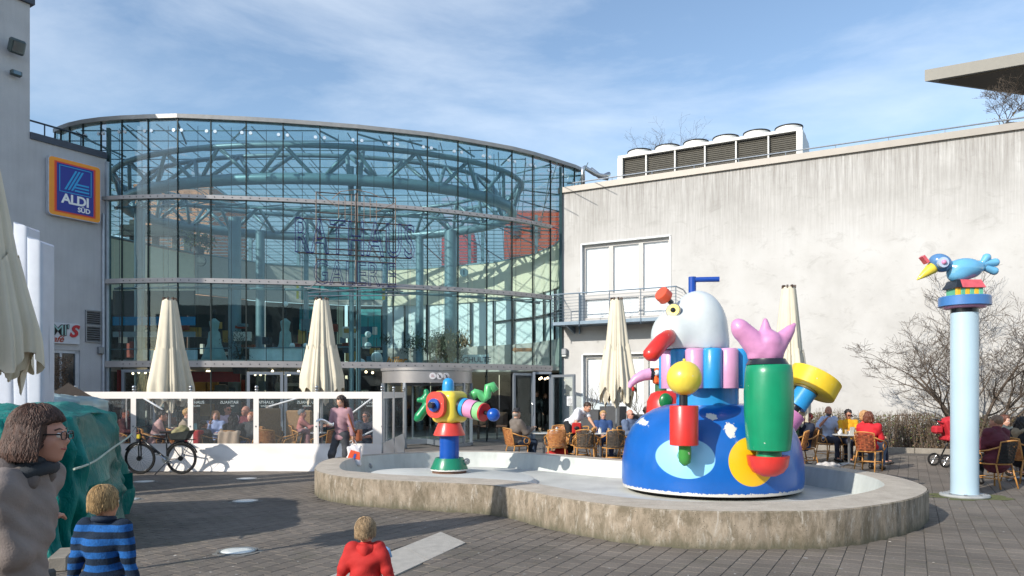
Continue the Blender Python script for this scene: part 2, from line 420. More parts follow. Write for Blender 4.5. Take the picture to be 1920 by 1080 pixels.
M_GROUND = node_mat('ground_paving', ground_nodes)
gm = MB(); gm.add([(-600, -600, -.012), (600, -600, -.012), (600, 900, -.012), (-600, 900, -.012)], [(0, 1, 2, 3)])
ground = tag(gm.build('ground', M_GROUND), kind='structure')
bm_ = MB(); bm_.add([(-9, 5.5, -.008), (9, 5.5, -.008), (15, 21, -.008), (-15, 21, -.008)], [(0, 1, 2, 3)])
pavement = tag(bm_.build('pavement', mat('joint_sand', (.10, .088, .072), .95, var=.3, vscale=3)), kind='structure')

# fountain outline (closed, anticlockwise seen from above), metres
outp = [gp(590, 928), gp(600, 934), gp(625, 941), gp(660, 947.5), gp(725, 953), gp(793, 957), gp(850, 960.5), gp(893, 963), gp(920, 965), gp(943, 969), gp(980, 978), gp(1027, 991), gp(1105, 1008),
        gp(1193, 1021), gp(1290, 1029), gp(1387, 1031), gp(1470, 1029.5), gp(1537, 1029), gp(1600, 1023), gp(1650, 1013.5), gp(1700, 1002), gp(1730, 990), gp(1744, 974)]
hb = 0.42
outb = [gp(1741, 915, hb), gp(1725, 905, hb), gp(1687, 894, hb), gp(1650, 886.5, hb), gp(1575, 875.5, hb), gp(1500, 868, hb), gp(1420, 864, hb), gp(1330, 863, hb), gp(1250, 863.5, hb), gp(1170, 861, hb), gp(1095, 855, hb),
        gp(1045, 851, hb), gp(995, 847.5, hb), gp(940, 845, hb), gp(895, 844.5, hb), gp(845, 844.5, hb), gp(795, 846, hb), gp(755, 848, hb), gp(720, 849.5, hb), gp(660, 853, hb), gp(620, 858.5, hb), gp(600, 865, hb), gp(589, 875, hb)]
raw = [Vector((p.x, p.y)) for p in outp + outb]
def smooth_closed(P, n, it=2):
    P = list(P)
    for _ in range(it):
        Q = []
        for i in range(len(P)):
            a, b = P[i], P[(i + 1) % len(P)]; Q += [a * .75 + b * .25, a * .25 + b * .75]
        P = Q
    L = [0]
    for i in range(len(P)): L.append(L[-1] + (P[(i + 1) % len(P)] - P[i]).length)
    out = []; j = 0
    for k in range(n):
        t = L[-1] * k / n
        while L[j + 1] < t: j += 1
        f = (t - L[j]) / max(L[j + 1] - L[j], 1e-9); out.append(P[j].lerp(P[(j + 1) % len(P)], f))
    return out
NB = 220
OUT = smooth_closed(raw, NB)
cenb = sum(OUT, Vector((0, 0))) / NB
def inset(P, wfun):
    Q = []
    n = len(P)
    for i in range(n):
        t = (P[(i + 2) % n] - P[i - 2]).normalized(); nrm = Vector((-t.y, t.x)); Q.append(P[i] + nrm * wfun(P[i], nrm))
    for _ in range(4): Q = [(Q[i - 1] + Q[i] * 2 + Q[(i + 1) % n]) / 4 for i in range(n)]
    return Q
INN = inset(OUT, lambda p, nr: 0.42 + 0.26 * max(0, nr.y) * (1 if p.y < 12 else 0))
INF = inset(OUT, lambda p, nr: 0.50 + 0.26 * max(0, nr.y) * (1 if p.y < 12 else 0))
def inside(p, poly):
    c = False; n = len(poly); j = n - 1
    for i in range(n):
        a, b = poly[i], poly[j]
        if (a.y > p.y) != (b.y > p.y) and p.x < (b.x - a.x) * (p.y - a.y) / (b.y - a.y) + a.x: c = not c
        j = i
    return c
# pale slab strip
s0 = Vector((-.873, 9.17)); sd = Vector((-.345, -.938)).normalized(); sw = Vector((.345, -.66))
SLAB = [s0, s0 + sw, s0 + sw + sd * 2.9, s0 + sd * 2.9]
discs = [gp(446, 1034), gp(460, 940), gp(462, 898), gp(270, 903.5), gp(238, 937)]
P2 = Vector((-PAVDIR.y, PAVDIR.x, 0))
cells = []
for i in range(-90, 90):
    for j in range(-90, 130):
        sx = .19; sy = .2
        c = PAVDIR * ((j + (.5 if i % 2 else 0)) * sy) + P2 * (i * sx) + Vector((0, 12, 0))
        if not (6.5 < c.y < 20.5) or abs(c.x) > .70 * c.y + .3: continue
        if c.y > 17.5 and c.x < -2: continue
        p = Vector((c.x, c.y))
        if inside(p, OUT) or inside(p, SLAB): continue
        if any((p - Vector((d.x, d.y))).length < .2 for d in discs): continue
        cells.append(c)
cells.sort(key=lambda c: (c - Vector((0, 0, CAMH))).length)
random.seed(4)
def paver_mb(dz=0.0):
    m = MB(); m.box((0, 0, -.012 + dz), (.194, .184, .024), bev=.004); return m
pm = paver_mb(); RZP = Matrix.Rotation(PANG, 3, 'Z')
first = None
for k, c in enumerate(cells[:300]):
    if first is None: first = pm.build('paving_stone', M_PAVER, ground); o = first
    else: o = first.copy(); col.objects.link(o)
    o.location = (c.x, c.y, random.uniform(-.0012, .0012) + .0002); o.rotation_euler = (random.uniform(-.004, .004), random.uniform(-.004, .004), PANG + random.uniform(-.006, .006))
st = MB(); tv = [(-.096, -.091), (.096, -.091), (.096, .091), (-.096, .091)]
for c in cells[300:]:
    z = random.uniform(-.0015, .0015); a = PANG + random.uniform(-.006, .006); M = Matrix.Rotation(a, 3, 'Z')
    vs_ = [M @ Vector((x * .97, y * .97, z)) + c for x, y in tv] + [M @ Vector((x, y, -.004 + z)) + c for x, y in tv] + [M @ Vector((x, y, -.02)) + c for x, y in tv]
    st.add(vs_, [(0, 1, 2, 3)] + [(4 + i, 4 + (i + 1) % 4, (i + 1) % 4, i) for i in range(4)] + [(8 + i, 8 + (i + 1) % 4, 4 + (i + 1) % 4, 4 + i) for i in range(4)])
tag(st.build('paving_stones', M_PAVER, ground), kind='stuff')
M_SLAB = mat('pale_slab', 'a9a49b', .8, var=.16, vscale=9, bump=.3, bscale=80)
for k in range(3):
    a, b_ = SLAB[0] + sd * (k * .95 + .004), SLAB[0] + sd * ((k + 1) * .95 - .004)
    m = MB(); m.prism([(a.x, a.y), (b_.x, b_.y), (b_.x + sw.x, b_.y + sw.y), (a.x + sw.x, a.y + sw.y)][::1], -.03, .004 + .001 * k)
    m.build('pale_paving_slab', M_SLAB, ground)
lens_m = mat('frosted_lens', 'd8dcd8', .35, var=.06, coat=.3); steel = mat('steel', 'a8abad', .32, .9, var=.08); cem = mat('cement_patch', (.16, .155, .14), .9, var=.35, vscale=14)
for d, w in zip(discs, ['round ground light nearest the camera left of the child in red', 'round ground light midway between the fountain and the green tarpaulin', 'round ground light near the foot of the white fence', 'round ground light just below the front wheel of the bicycle', 'round ground light half hidden by the edge of the green tarpaulin']):
    t = thing('ground_light', (d.x, d.y, 0), w, 'ground light', group='round lights set in the paving')
    m = MB(); m.lathe([(.25, -.02), (.25, .001), (.2, .004), (.2, -.02)], 28, rfun=lambda a, z: 1 + .06 * math.sin(5 * a + 1) + .05 * math.sin(9 * a)); m.build('cement_ring', cem, t)
    m = MB(); m.lathe([(.195, -.02), (.195, .012), (.18, .014), (.18, 0)], 32); m.build('rim', steel, t)
    m = MB(); m.lathe([(.178, -.01), (.178, .011), (.09, .0145), (0, .015)], 28); m.build('lens', lens_m, t, smooth=True)

# ================================================================== FOUNTAIN BASIN
def basin_nodes(n, l, b):
    g = N(n, 'NewGeometry'); P_ = g.outputs['Position']
    base = ramp(n, [(.3, (.27, .215, .155)), (.7, (.41, .345, .265))]); l.new(noise(n, l, P_, 3.2, 6, .65), base.inputs[0])
    sep = N(n, 'SeparateXYZ'); l.new(P_, sep.inputs[0])
    st_ = noise(n, l, P_, 2.1, 8, .78, mapping=(3, 3, 1.3), dist=.5); rs = ramp(n, [(.42, (0, 0, 0)), (.6, (.85, .85, .85))]); l.new(st_, rs.inputs[0])
    c = mix(n, l, base.outputs[0], (.14, .115, .075), rs.outputs[0])
    s2 = noise(n, l, P_, 3.2, 7, .75, mapping=(4, 4, 1.2), dist=.4); r2 = ramp(n, [(.54, (0, 0, 0)), (.68, (.8, .8, .8))]); l.new(s2, r2.inputs[0])
    c = mix(n, l, c, (.52, .48, .42), r2.outputs[0])
    rz = ramp(n, [(0.0, (.9, .9, .9)), (.22, (.25, .25, .25)), (.5, (0, 0, 0)), (.93, (.0, 0, 0)), (1.0, (.25, .25, .25))])
    mr_ = N(n, 'MapRange'); mr_.inputs[2].default_value = .42; l.new(sep.outputs[2], mr_.inputs[0]); 
    wob = noise(n, l, P_, 5, 4, .6, mapping=(3, 3, 1)); ad = N(n, 'Math', operation='MULTIPLY_ADD'); ad.inputs[1].default_value = .5; l.new(wob, ad.inputs[0]); 
    sb = N(n, 'Math', operation='SUBTRACT'); sb.inputs[1].default_value = .25; l.new(mr_.outputs[0], ad.inputs[2]); l.new(ad.outputs[0], sb.inputs[0]); l.new(sb.outputs[0], rz.inputs[0])
    c = mix(n, l, c, (.10, .095, .06), rz.outputs[0])
    pit = N(n, 'TexVoronoi'); pit.inputs['Scale'].default_value = 22; l.new(P_, pit.inputs['Vector']); rp_ = ramp(n, [(.07, (1, 1, 1)), (.12, (0, 0, 0))]); l.new(pit.outputs[0], rp_.inputs[0])
    c = mix(n, l, c, (.05, .045, .035), rp_.outputs[0])
    l.new(c, b.inputs['Base Color']); b.inputs['Roughness'].default_value = .9; bump(n, l, b, noise(n, l, P_, 30, 6, .7), .5, .012)
M_BW = node_mat('board_marked_concrete', basin_nodes)
def rimtop(n, l, b):
    g = N(n, 'NewGeometry'); P_ = g.outputs['Position']
    base = ramp(n, [(.3, (.36, .31, .25)), (.7, (.52, .46, .38))]); l.new(noise(n, l, P_, 4, 7, .7), base.inputs[0])
    f = noise(n, l, P_, 60, 4, .7); r = ramp(n, [(.3, (.8, .8, .8)), (.7, (1.15, 1.15, 1.15))]); l.new(f, r.inputs[0])
    l.new(mix(n, l, base.outputs[0], r.outputs[0], 1.0, 'MULTIPLY'), b.inputs['Base Color']); b.inputs['Roughness'].default_value = .9; bump(n, l, b, f, .5, .008)
M_BR = node_mat('rim_concrete', rimtop)
M_BI = mat('basin_paint', (.50, .53, .50), .65, var=.14, vscale=2.2, bump=.15, bscale=20, streak=.12)
M_BF = mat('basin_floor_paint', (.50, .50, .46), .6, var=.22, vscale=1.6, bump=.2, bscale=18)
basin = thing('fountain_basin', (cenb.x, cenb.y, 0), 'low kidney shaped concrete fountain basin with pale painted inside, empty of water', 'fountain')
H = .42; m = MB(); n = NB
# outer wall with vertical board joints
vs_ = []
for i, p in enumerate(OUT):
    t = (OUT[(i + 1) % n] - OUT[i - 1]).normalized(); nr = Vector((-t.y, t.x)); g_ = .006 if i % 4 == 0 else 0
    for z, off in ((-.03, 0), (H - .018, 0), (H - .004, .012)): vs_.append((p.x + nr.x * (g_ + off), p.y + nr.y * (g_ + off), z))
m.add(vs_, [(3 * i + k, 3 * ((i + 1) % n) + k, 3 * ((i + 1) % n) + k + 1, 3 * i + k + 1) for i in range(n) for k in (0, 1)])
m.build('wall', M_BW, basin, world=True)
m = MB(); OUT2 = inset(OUT, lambda p, nr: .012)
vs_ = [(p.x, p.y, H - .004) for p in OUT2] + [(p.x, p.y, H) for p in inset(OUT, lambda p, nr: .035)] + [(p.x, p.y, H) for p in INN]
m.add(vs_, [(k * n + i, k * n + (i + 1) % n, (k + 1) * n + (i + 1) % n, (k + 1) * n + i) for k in (0, 1) for i in range(n)])
m.build('rim', M_BR, basin, smooth=R(30), world=True)
m = MB(); vs_ = [(p.x, p.y, H) for p in INN] + [(p.x, p.y, .10) for p in INF]
m.add(vs_, [(i, (i + 1) % n, n + (i + 1) % n, n + i) for i in range(n)]); m.build('inner_wall', M_BI, basin, smooth=True, world=True)
m = MB(); m.add([(p.x, p.y, .10) for p in INF] + [(cenb.x, cenb.y, .085)], [(i, (i + 1) % n, n) for i in range(n)]); m.build('floor', M_BF, basin, world=True)
m = MB(); pl = [gp(690, 884, .19), gp(720, 893, .19), gp(780, 899, .19), gp(860, 905, .19), gp(940, 906, .19), gp(990, 901, .19), gp(1006, 894, .19), gp(985, 886, .19), gp(920, 880, .19), gp(840, 876, .19), gp(760, 876, .19), gp(710, 879, .19)]
PL = smooth_closed([Vector((p.x, p.y)) for p in pl], 60); k_ = 60; cpl = sum(PL, Vector((0, 0))) / 60
m.add([(p.x + (p.x - cpl.x) * .04, p.y + (p.y - cpl.y) * .04, .09) for p in PL] + [(p.x, p.y, .165) for p in PL] + [(p.x + (cpl.x - p.x) * .03, p.y + (cpl.y - p.y) * .03, .18) for p in PL] + [(cpl.x, cpl.y, .18)],
      [(a * k_ + i, a * k_ + (i + 1) % k_, (a + 1) * k_ + (i + 1) % k_, (a + 1) * k_ + i) for a in (0, 1) for i in range(k_)] + [(2 * k_ + i, 2 * k_ + (i + 1) % k_, 3 * k_) for i in range(k_)])
m.build('raised_plinth', mat('plinth_paint', (.55, .56, .53), .6, var=.1, vscale=2.5, bump=.15), basin, smooth=R(30), world=True)
for (x, y, Z) in ((693, 874, 15.3), (1600, 908, 12.9), (875.5, 865, 14.35)):
    p = px(x, y, Z); m = MB(); m.lathe([(.0, .03), (.05, .03), (.062, .015), (.062, 0)], 16, M=Matrix.Rotation(R(90), 3, 'X')); m.lathe([(.02, .045), (.028, .035), (.028, .02)], 10, M=Matrix.Rotation(R(90), 3, 'X'))
    m.v = [(v[0] + p.x, v[1] + p.y, v[2] + p.z) for v in m.v]; m.build('nozzle', steel, basin, smooth=R(40), world=True)

# ================================================================== RIGHT BUILDING
M_ALU = mat('aluminium', '8d9094', .45, .6, var=.06); M_GALV = mat('galvanised', 'a9b0b6', .4, .8, var=.12, vscale=20)
def plaster_nodes(n, l, b):
    t = N(n, 'TexCoord'); P_ = t.outputs['Object']; sep = N(n, 'SeparateXYZ'); l.new(P_, sep.inputs[0])
    base = ramp(n, [(.3, (.44, .43, .41)), (.52, (.52, .51, .49)), (.75, (.57, .565, .55))]); l.new(noise(n, l, P_, .55, 7, .62), base.inputs[0])
    st_ = noise(n, l, P_, 2.6, 8, .78, mapping=(5.5, 1, .20)); rs = ramp(n, [(.37, (0, 0, 0)), (.54, (.5, .5, .5)), (.70, (1, 1, 1))]); l.new(st_, rs.inputs[0])
    mr_ = N(n, 'MapRange'); mr_.inputs[1].default_value = 6.3; mr_.inputs[2].default_value = 9.6; l.new(sep.outputs[2], mr_.inputs[0])
    mu = N(n, 'Math', operation='MULTIPLY'); l.new(mr_.outputs[0], mu.inputs[0]); l.new(rs.outputs[0], mu.inputs[1])
    c = mix(n, l, base.outputs[0], (.155, .135, .115), mu.outputs[0])
    bl = noise(n, l, P_, 1.4, 9, .78, mapping=(1, 1, 1.6), dist=.6); rb = ramp(n, [(.54, (0, 0, 0)), (.74, (.6, .6, .6))]); l.new(bl, rb.inputs[0])
    c = mix(n, l, c, (.27, .255, .235), rb.outputs[0])
    l.new(c, b.inputs['Base Color']); b.inputs['Roughness'].default_value = .9; bump(n, l, b, noise(n, l, P_, 38, 6, .75), .35, .012)
M_PLAS = node_mat('weathered_plaster', plaster_nodes)
WO = Vector((1.84, 28.65, 0)); WA = math.atan2(-.473, .881); WH = 9.37
def wt(x): m_ = (x - 960) / FPX; return (28.65 * m_ - 1.84) / (.881 + .473 * m_)
def wz(x, y): t = wt(x); return CAMH + (HY - y) / FPX * (28.65 - .473 * t)
rb = thing('right_building', WO, 'long white plastered wall of a flat roofed building stained by dark water streaks', 'building', WA)
LW = 26.0
# wall with the two window openings
def wall_with_holes(m, x0, x1, z0, z1, holes, y0, y1):
    xs = sorted({x0, x1, *[h[0] for h in holes], *[h[1] for h in holes]}); zs = sorted({z0, z1, *[h[2] for h in holes], *[h[3] for h in holes]})
    def solid_(i, k):
        cx, cz = (xs[i] + xs[i + 1]) / 2, (zs[k] + zs[k + 1]) / 2
        return not any(h[0] < cx < h[1] and h[2] < cz < h[3] for h in holes)
    for i in range(len(xs) - 1):
        for k in range(len(zs) - 1):
            if not solid_(i, k): continue
            a, b_, c, d = xs[i], xs[i + 1], zs[k], zs[k + 1]
            m.add([(a, y0, c), (b_, y0, c), (b_, y0, d), (a, y0, d)], [(0, 1, 2, 3)])
            for cond, q in ((i == 0 or not solid_(i - 1, k), [(a, y0, c), (a, y0, d), (a, y1, d), (a, y1, c)]), (i == len(xs) - 2 or not solid_(i + 1, k), [(b_, y0, c), (b_, y1, c), (b_, y1, d), (b_, y0, d)]),
                            (k == 0 or not solid_(i, k - 1), [(a, y0, c), (a, y1, c), (b_, y1, c), (b_, y0, c)]), (k == len(zs) - 2 or not solid_(i, k + 1), [(a, y0, d), (b_, y0, d), (b_, y1, d), (a, y1, d)])):
                if cond: m.add(q, [(0, 1, 2, 3)])
U = (wt(1089), wt(1258), 4.38, 7.36); Lw = (wt(1091), wt(1272), 0.02, 3.2)
m = MB(); wall_with_holes(m, 0, LW, 0, WH, [U, Lw], 0, .35); m.build('wall', M_PLAS, rb)
m = MB(); m.box((LW / 2, 9, WH / 2), (LW, 17.3, WH - .1)); m.v = [(v[0], v[1] + .9, v[2]) for v in m.v]
m.box((LW / 2, .9, WH - .05), (LW - .02, 1.4, .08)); m.build('roof_deck', mat('roof_felt', (.12, .12, .12), .9), rb)
m = MB(); m.box((LW / 2, .16, WH + .105), (LW + .1, .5, .21)); m.build('coping', mat('coping_metal', '9b958d', .5, .2, var=.05), rb)
# windows: opaque white blinds behind thin frames
M_WF = mat('window_frame_white', 'b9b6b2', .45, var=.04); M_BL = mat('white_roller_blind', 'f0f0f2', .7, var=.02, vscale=1); M_WTRIM = mat('white_reveal', 'dfe2e2', .5, var=.03)
PANE = glass_mat('clear_pane', (.96, .97, .97))
def window_set(H_, transom, nam):
    x0, x1, z0, z1 = H_
    w = (x1 - x0) / 3; 
    fr = MB()
    for a, b_, c, d in ((x0, x1, z1 - .05, z1), (x0, x0 + .05, z0, z1), (x1 - .05, x1, z0, z1)): fr.box(((a + b_) / 2, -.012 + .1, (c + d) / 2), (b_ - a, .24, d - c))
    f0 = fr.build(nam, M_WTRIM, rb)
    for k in range(3):
        a = x0 + w * k + (.05 if k == 0 else .0); b_ = x0 + w * (k + 1) - (.05 if k == 2 else .0); m = MB(); e = .085
        m.box(((a + e / 2), .17, (z0 + z1 - .05) / 2), (e, .07, z1 - z0 - .05)); m.box((b_ - e / 2, .17, (z0 + z1 - .05) / 2), (e, .07, z1 - z0 - .05))
        m.box(((a + b_) / 2, .17, z1 - .05 - e * .7), (b_ - a - 2 * e, .068, e * 1.4)); m.box(((a + b_) / 2, .17, z0 + e), (b_ - a - 2 * e, .068, e * 2)); m.box(((a + b_) / 2, .17, transom), (b_ - a - 2 * e, .068, .2))
        m.build('window_frame', M_WF, f0)
        m = MB(); m.box(((a + b_) / 2, .165, (z0 + z1) / 2), (b_ - a - 2 * e, .008, z1 - z0 - .2)); m.build('pane', PANE, f0)
        m = MB(); m.box(((a + b_) / 2, .24, (z0 + z1) / 2), (b_ - a - 2 * e + .06, .01, z1 - z0 - .1)); m.build('blind', M_BL, f0)
window_set(U, 5.35, 'upper_window'); window_set(Lw, .35, 'lower_window')
# balcony
bx0, bx1, bd, bz, bh = wt(1089) - .75, wt(1258) + .45, .95, 4.35, 1.02
bal = thing('balcony', rb.matrix_basis @ V((bx0 + bx1) / 2, 0, bz) if False else (WO + Matrix.Rotation(WA, 3, 'Z') @ V((bx0 + bx1) / 2, 0, bz)), 'narrow grey steel balcony with thin horizontal rails under the upper window', 'balcony', WA)
w2 = (bx1 - bx0) / 2; M_BALC = mat('balcony_steel', '6f7f8d', .45, .5, var=.1)
m = MB(); m.box((0, -bd / 2, -.06), (2 * w2, bd, .12)); m.build('deck', M_BALC, bal)
for x in (-w2 + .5, 0, w2 - .5):
    m = MB(); m.add([(x - .03, 0, -.12), (x - .03, -bd + .05, -.12), (x - .03, 0, -.38), (x + .03, 0, -.12), (x + .03, -bd + .05, -.12), (x + .03, 0, -.38)], [(0, 1, 2), (3, 5, 4), (0, 3, 4, 1), (1, 4, 5, 2), (2, 5, 3, 0)]); m.build('bracket', M_BALC, bal)
m = MB(); m.tube([(-w2, -.05, bh), (-w2, -bd, bh), (w2, -bd, bh), (w2, -.05, bh)], .024, 8); m.build('handrail', M_BALC, bal)
for x in [-w2, -w2 / 3 * 1.6, -w2 / 3 * .1, w2 / 3 * 1.4, w2]:
    m = MB(); m.tube([(x, -bd - .01, -.2), (x, -bd - .01, bh)], .016, 6); m.build('post', M_BALC, bal)
for z in [.12 + .11 * i for i in range(8)]:
    m = MB(); m.tube([(-w2, -.05, z), (-w2, -bd + .01, z), (w2, -bd + .01, z), (w2, -.05, z)], .007, 5); m.build('rail', M_BALC, bal)
m = MB(); m.cyl((-w2 + .75, -.12, -.4), (-w2 + .75, -.12, bh + .1), .035); m.build('support_pole', M_BALC, bal)
# wall lamp & camera on right wall beside the glass
def wall_thing(name, x, y, out, label, cat, origin=WO, ang=WA, tf=wt, zf=wz):
    t = tf(x); p = origin + Matrix.Rotation(ang, 3, 'Z') @ V(t, -out, 0); p.z = zf(x, y); return thing(name, p, label, cat, ang)
wl_ = wall_thing('wall_lamp', 1060, 660, 0, 'small grey wall lamp between the glass front and the lower white window', 'lamp')
m = MB(); m.box((0, -.08, 0), (.22, .16, .26), bev=.03); m.build('housing', M_ALU, wl_); m = MB(); m.box((0, -.09, -.15), (.16, .12, .05)); m.build('lens', lens_m, wl_)
# parapet rail
rl = thing('parapet_rail', WO + V(0, 0, WH), 'thin galvanised handrail running along the top of the right parapet', 'railing', WA)
m = MB(); m.tube([(.1, .45, .48), (LW, .45, .48)], .025, 8); m.build('handrail', M_GALV, rl)
for k in range(17):
    m = MB(); m.cyl((.4 + k * 1.55, .45, .1), (.4 + k * 1.55, .45, .48), .014, n=6); m.build('post', M_GALV, rl)
# chiller with six fans
ct0, ct1 = 2.05, 8.62; cy = .95
ch = thing('rooftop_chiller', WO + Matrix.Rotation(WA, 3, 'Z') @ V((ct0 + ct1) / 2, cy, WH), 'white rooftop cooling unit with six round fans and dark louvred side', 'cooling unit', WA)
M_CW = mat('chiller_white', 'c9c9c5', .4, var=.08); M_DK = mat('dark_louvre', '33322f', .6, var=.15); M_BK = mat('black_rubber', '15171a', .5)
cw = ct1 - ct0; ctop = 1.27
m = MB(); m.box((0, .85, ctop / 2 - .02), (cw - .1, 1.55, ctop - .06)); m.build('core', M_DK, ch)
m = MB(); m.box((0, .8, ctop + .04), (cw, 1.9, .10)); m.box((-cw / 2 + .08, .8, ctop / 2), (.2, 1.88, ctop)); m.box((cw / 2 - .08, .8, ctop / 2), (.2, 1.88, ctop)); m.build('casing', M_CW, ch)
for k in range(1, 6):
    m = MB(); m.box((-cw / 2 + cw / 6 * k, -.07, ctop / 2), (.05, .1, ctop)); m.build('upright', M_CW, ch)
for k in range(6):
    xa = -cw / 2 + cw / 6 * k + (.18 if k == 0 else .035); xb = -cw / 2 + cw / 6 * (k + 1) - (.18 if k == 5 else .035)
    m = MB()
    for q in range(17): m.box(((xa + xb) / 2, 0, .06 + q * .07), (xb - xa, .03, .05), M=Matrix.Rotation(R(-35), 3, 'X'))
    m.build('louvre_panel', mat('louvre_grey', '6a675f', .55, .3), ch)
    c = (-cw / 2 + cw / 6 * (k + .5), .8, ctop + .1); m = MB()
    m.lathe([(.56, -.03), (.54, .05), (.49, .14), (.46, .27), (.46, .30), (.42, .30), (.38, .1)], 32, c); f = m.build('fan_cowl', M_CW, ch, smooth=R(40))
    m = MB(); m.lathe([(.455, .295), (.48, .305), (.48, .34), (.45, .345)], 32, c); m.build('fan_rim', M_BK, f, smooth=True)
    m = MB()
    for q in range(5): m.tube([(c[0] + math.cos(q * 1.256) * .06, c[1] + math.sin(q * 1.256) * .06, c[2] + .2), (c[0] + math.cos(q * 1.256) * .38, c[1] + math.sin(q * 1.256) * .38, c[2] + .24)], [.05, .1], 5)
    m.build('fan_blades', M_BK, f)
# pipe beside it
pp = thing('insulated_pipe', px(1094, 352, 29.3), 'silver insulated pipe bending up between glass hall and rooftop cooling unit', 'pipe')
q0, q1, q2, q3, q4 = px(1093, 350, 29.0), px(1093, 312, 29.0), px(1118, 328, 29.3), px(1132, 330, 29.4), px(1142, 326, 29.6)
m = MB(); m.tube([q0, q0.lerp(q1, .93), q1.lerp(q2, .1), q1.lerp(q2, .9), q2.lerp(q3, .5), q3, q4], .085, 12); m.build('pipe', mat('pipe_silver', 'c5c8ca', .25, .9), pp, smooth=True, world=True)
m = MB(); m.tube([px(1108, 318, 29.6), px(1125, 331, 29.9), px(1140, 334, 30)], .1, 12); m.build('lower_pipe', mat('pipe_silver', 'c5c8ca'), pp, smooth=True, world=True)
# canopy, top right
can = thing('roof_canopy', V(18, 27.5, 9.4), 'flat grey roof canopy on a white column above the right end of the wall', 'canopy')
tip = V(15.2, 27.5, 0); d1 = V(.881, -.473, 0); d2 = V(.961, .276, 0); zc0, zc1 = 13.2, 13.62
poly = [tip, tip + d1 * 6, tip + d1 * 6 + d2 * 6, tip + d2 * 10]
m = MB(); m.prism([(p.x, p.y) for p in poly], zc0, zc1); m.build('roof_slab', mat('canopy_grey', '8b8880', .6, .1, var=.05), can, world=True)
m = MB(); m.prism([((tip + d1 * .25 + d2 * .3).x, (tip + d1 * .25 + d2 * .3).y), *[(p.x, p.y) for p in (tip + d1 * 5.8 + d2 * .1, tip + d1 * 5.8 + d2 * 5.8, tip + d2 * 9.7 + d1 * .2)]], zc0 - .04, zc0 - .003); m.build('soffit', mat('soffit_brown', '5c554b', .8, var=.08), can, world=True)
m = MB(); cc_ = V(19.75, 28.3, 0); m.box((cc_.x, cc_.y, (zc0 + 9.3) / 2), (.35, .35, zc0 - 9.3 - .05), rz=WA); m.build('column', mat('column_white', 'cfcbc2', .7), can, world=True)
m = MB(); m.box((24.5, 30, 11.2), (6, 5, 4.0), rz=WA); m.build('roof_block', mat('column_white', 'cfcbc2'), can, world=True)
# kerb and bed in front of the wall
kb0, kb1 = WO + Matrix.Rotation(WA, 3, 'Z') @ V(6.0, -1.7, 0), WO + Matrix.Rotation(WA, 3, 'Z') @ V(LW, -1.7, 0)
kerb = thing('planting_bed', WO + Matrix.Rotation(WA, 3, 'Z') @ V(14, -.9, 0), 'long planting bed with leaf litter and low concrete kerb along the white wall', 'planting bed', WA)
for k in range(22):
    x = -8.0 + k * .92 
    m = MB(); m.box((x, -.85, .06), (.91, .14, .16), bev=.012); m.build('kerb_stone', mat('kerb_concrete', '8a8378', .85, var=.2, vscale=8, bump=.3), kerb)
m = MB(); m.box((2, -.0, .03), (20.3, 1.54, .14)); m.build('soil', mat('leaf_litter', (.10, .055, .035), .95, var=.5, vscale=30, bump=.8, bscale=60), kerb)
for k, (x, dy) in enumerate([]): pass
# ================================================================== LEFT BUILDING
LO = Vector((-13.14, 24.2, 0)); LA = math.atan2(.844, .536)
def lt(x): m_ = (x - 960) / FPX; return -((-13.14 - 24.2 * m_) / (.536 - .844 * m_))
def lz(x, y): t = lt(x); return CAMH + (HY - y) / FPX * (24.2 + .844 * t)
M_LP = mat('grey_plaster', (.50, .50, .51), .9, var=.1, vscale=1.3, bump=.5, bscale=45, streak=.06)
lb = thing('left_building', LO, 'grey plastered building in shade at the left with a taller block at its near end', 'building', LA)
CW = (lt(40), lt(150), 0.02, lz(120, 656)); m = MB()
wall_with_holes(m, -2.3, 0, 0, 9.3, [(CW[0], CW[1], CW[2], CW[3])] if False else [(-2.2, CW[1], .02, CW[3])], 0, .4); m.build('wall', M_LP, lb)
m = MB(); m.box((-5.5, 3.2, 6.65), (6.4, 6.4, 13.3)); m.build('tall_block', M_LP, lb)
m = MB(); m.box((-5.5, 3.2, 13.5), (6.6, 6.6, .4)); m.build('tall_coping', mat('slate_coping', '444b57', .5, .2), lb)
m = MB(); m.box((-1.15, .2, 9.4), (2.3, .5, .2)); m.build('coping', mat('slate_coping', '444b57'), lb)
m = MB(); m.box((-1.1, 3.4, 4.6), (2.1, 6, 9.2)); m.build('block', M_LP, lb)
m = MB(); m.box((-1.2, .52, CW[3] / 2), (2.0, .05, CW[3])); m.build('window_backing', mat('dark_room', '1d2228', .5), lb)
m = MB(); zt = CW[3]; x0, x1 = -2.2, CW[1]
m.box(((x0 + x1) / 2, .1, zt - .05), (x1 - x0, .12, .1)); m.box((x1 - .06, .1, zt / 2), (.12, .12, zt)); m.box((x1 - .55, .1, zt / 2 - .05), (.07, .1, zt - .1)); m.build('window_frame', mat('frame_grey', 'aeb4bd', .4, .3), lb)
m = MB(); m.box(((x0 + x1) / 2, .09, zt / 2 - .05), (x1 - x0 - .2, .01, zt - .15)); m.build('pane', glass_mat('dark_pane', (.5, .55, .58)), lb)
m = MB(); m.box((-.01, -.02, 4.6), (.09, .16, 9.2)); m.build('corner_strip', mat('frame_grey', 'aeb4bd'), lb)
m = MB(); m.cyl((-.14, -.07, 0), (-.14, -.07, 7.5), .04, n=10); m.build('downpipe', mat('frame_grey', 'aeb4bd'), lb)
def left_thing(name, x, y, out, label, cat): return wall_thing(name, x, y, out, label, cat, LO, LA, lt, lz)
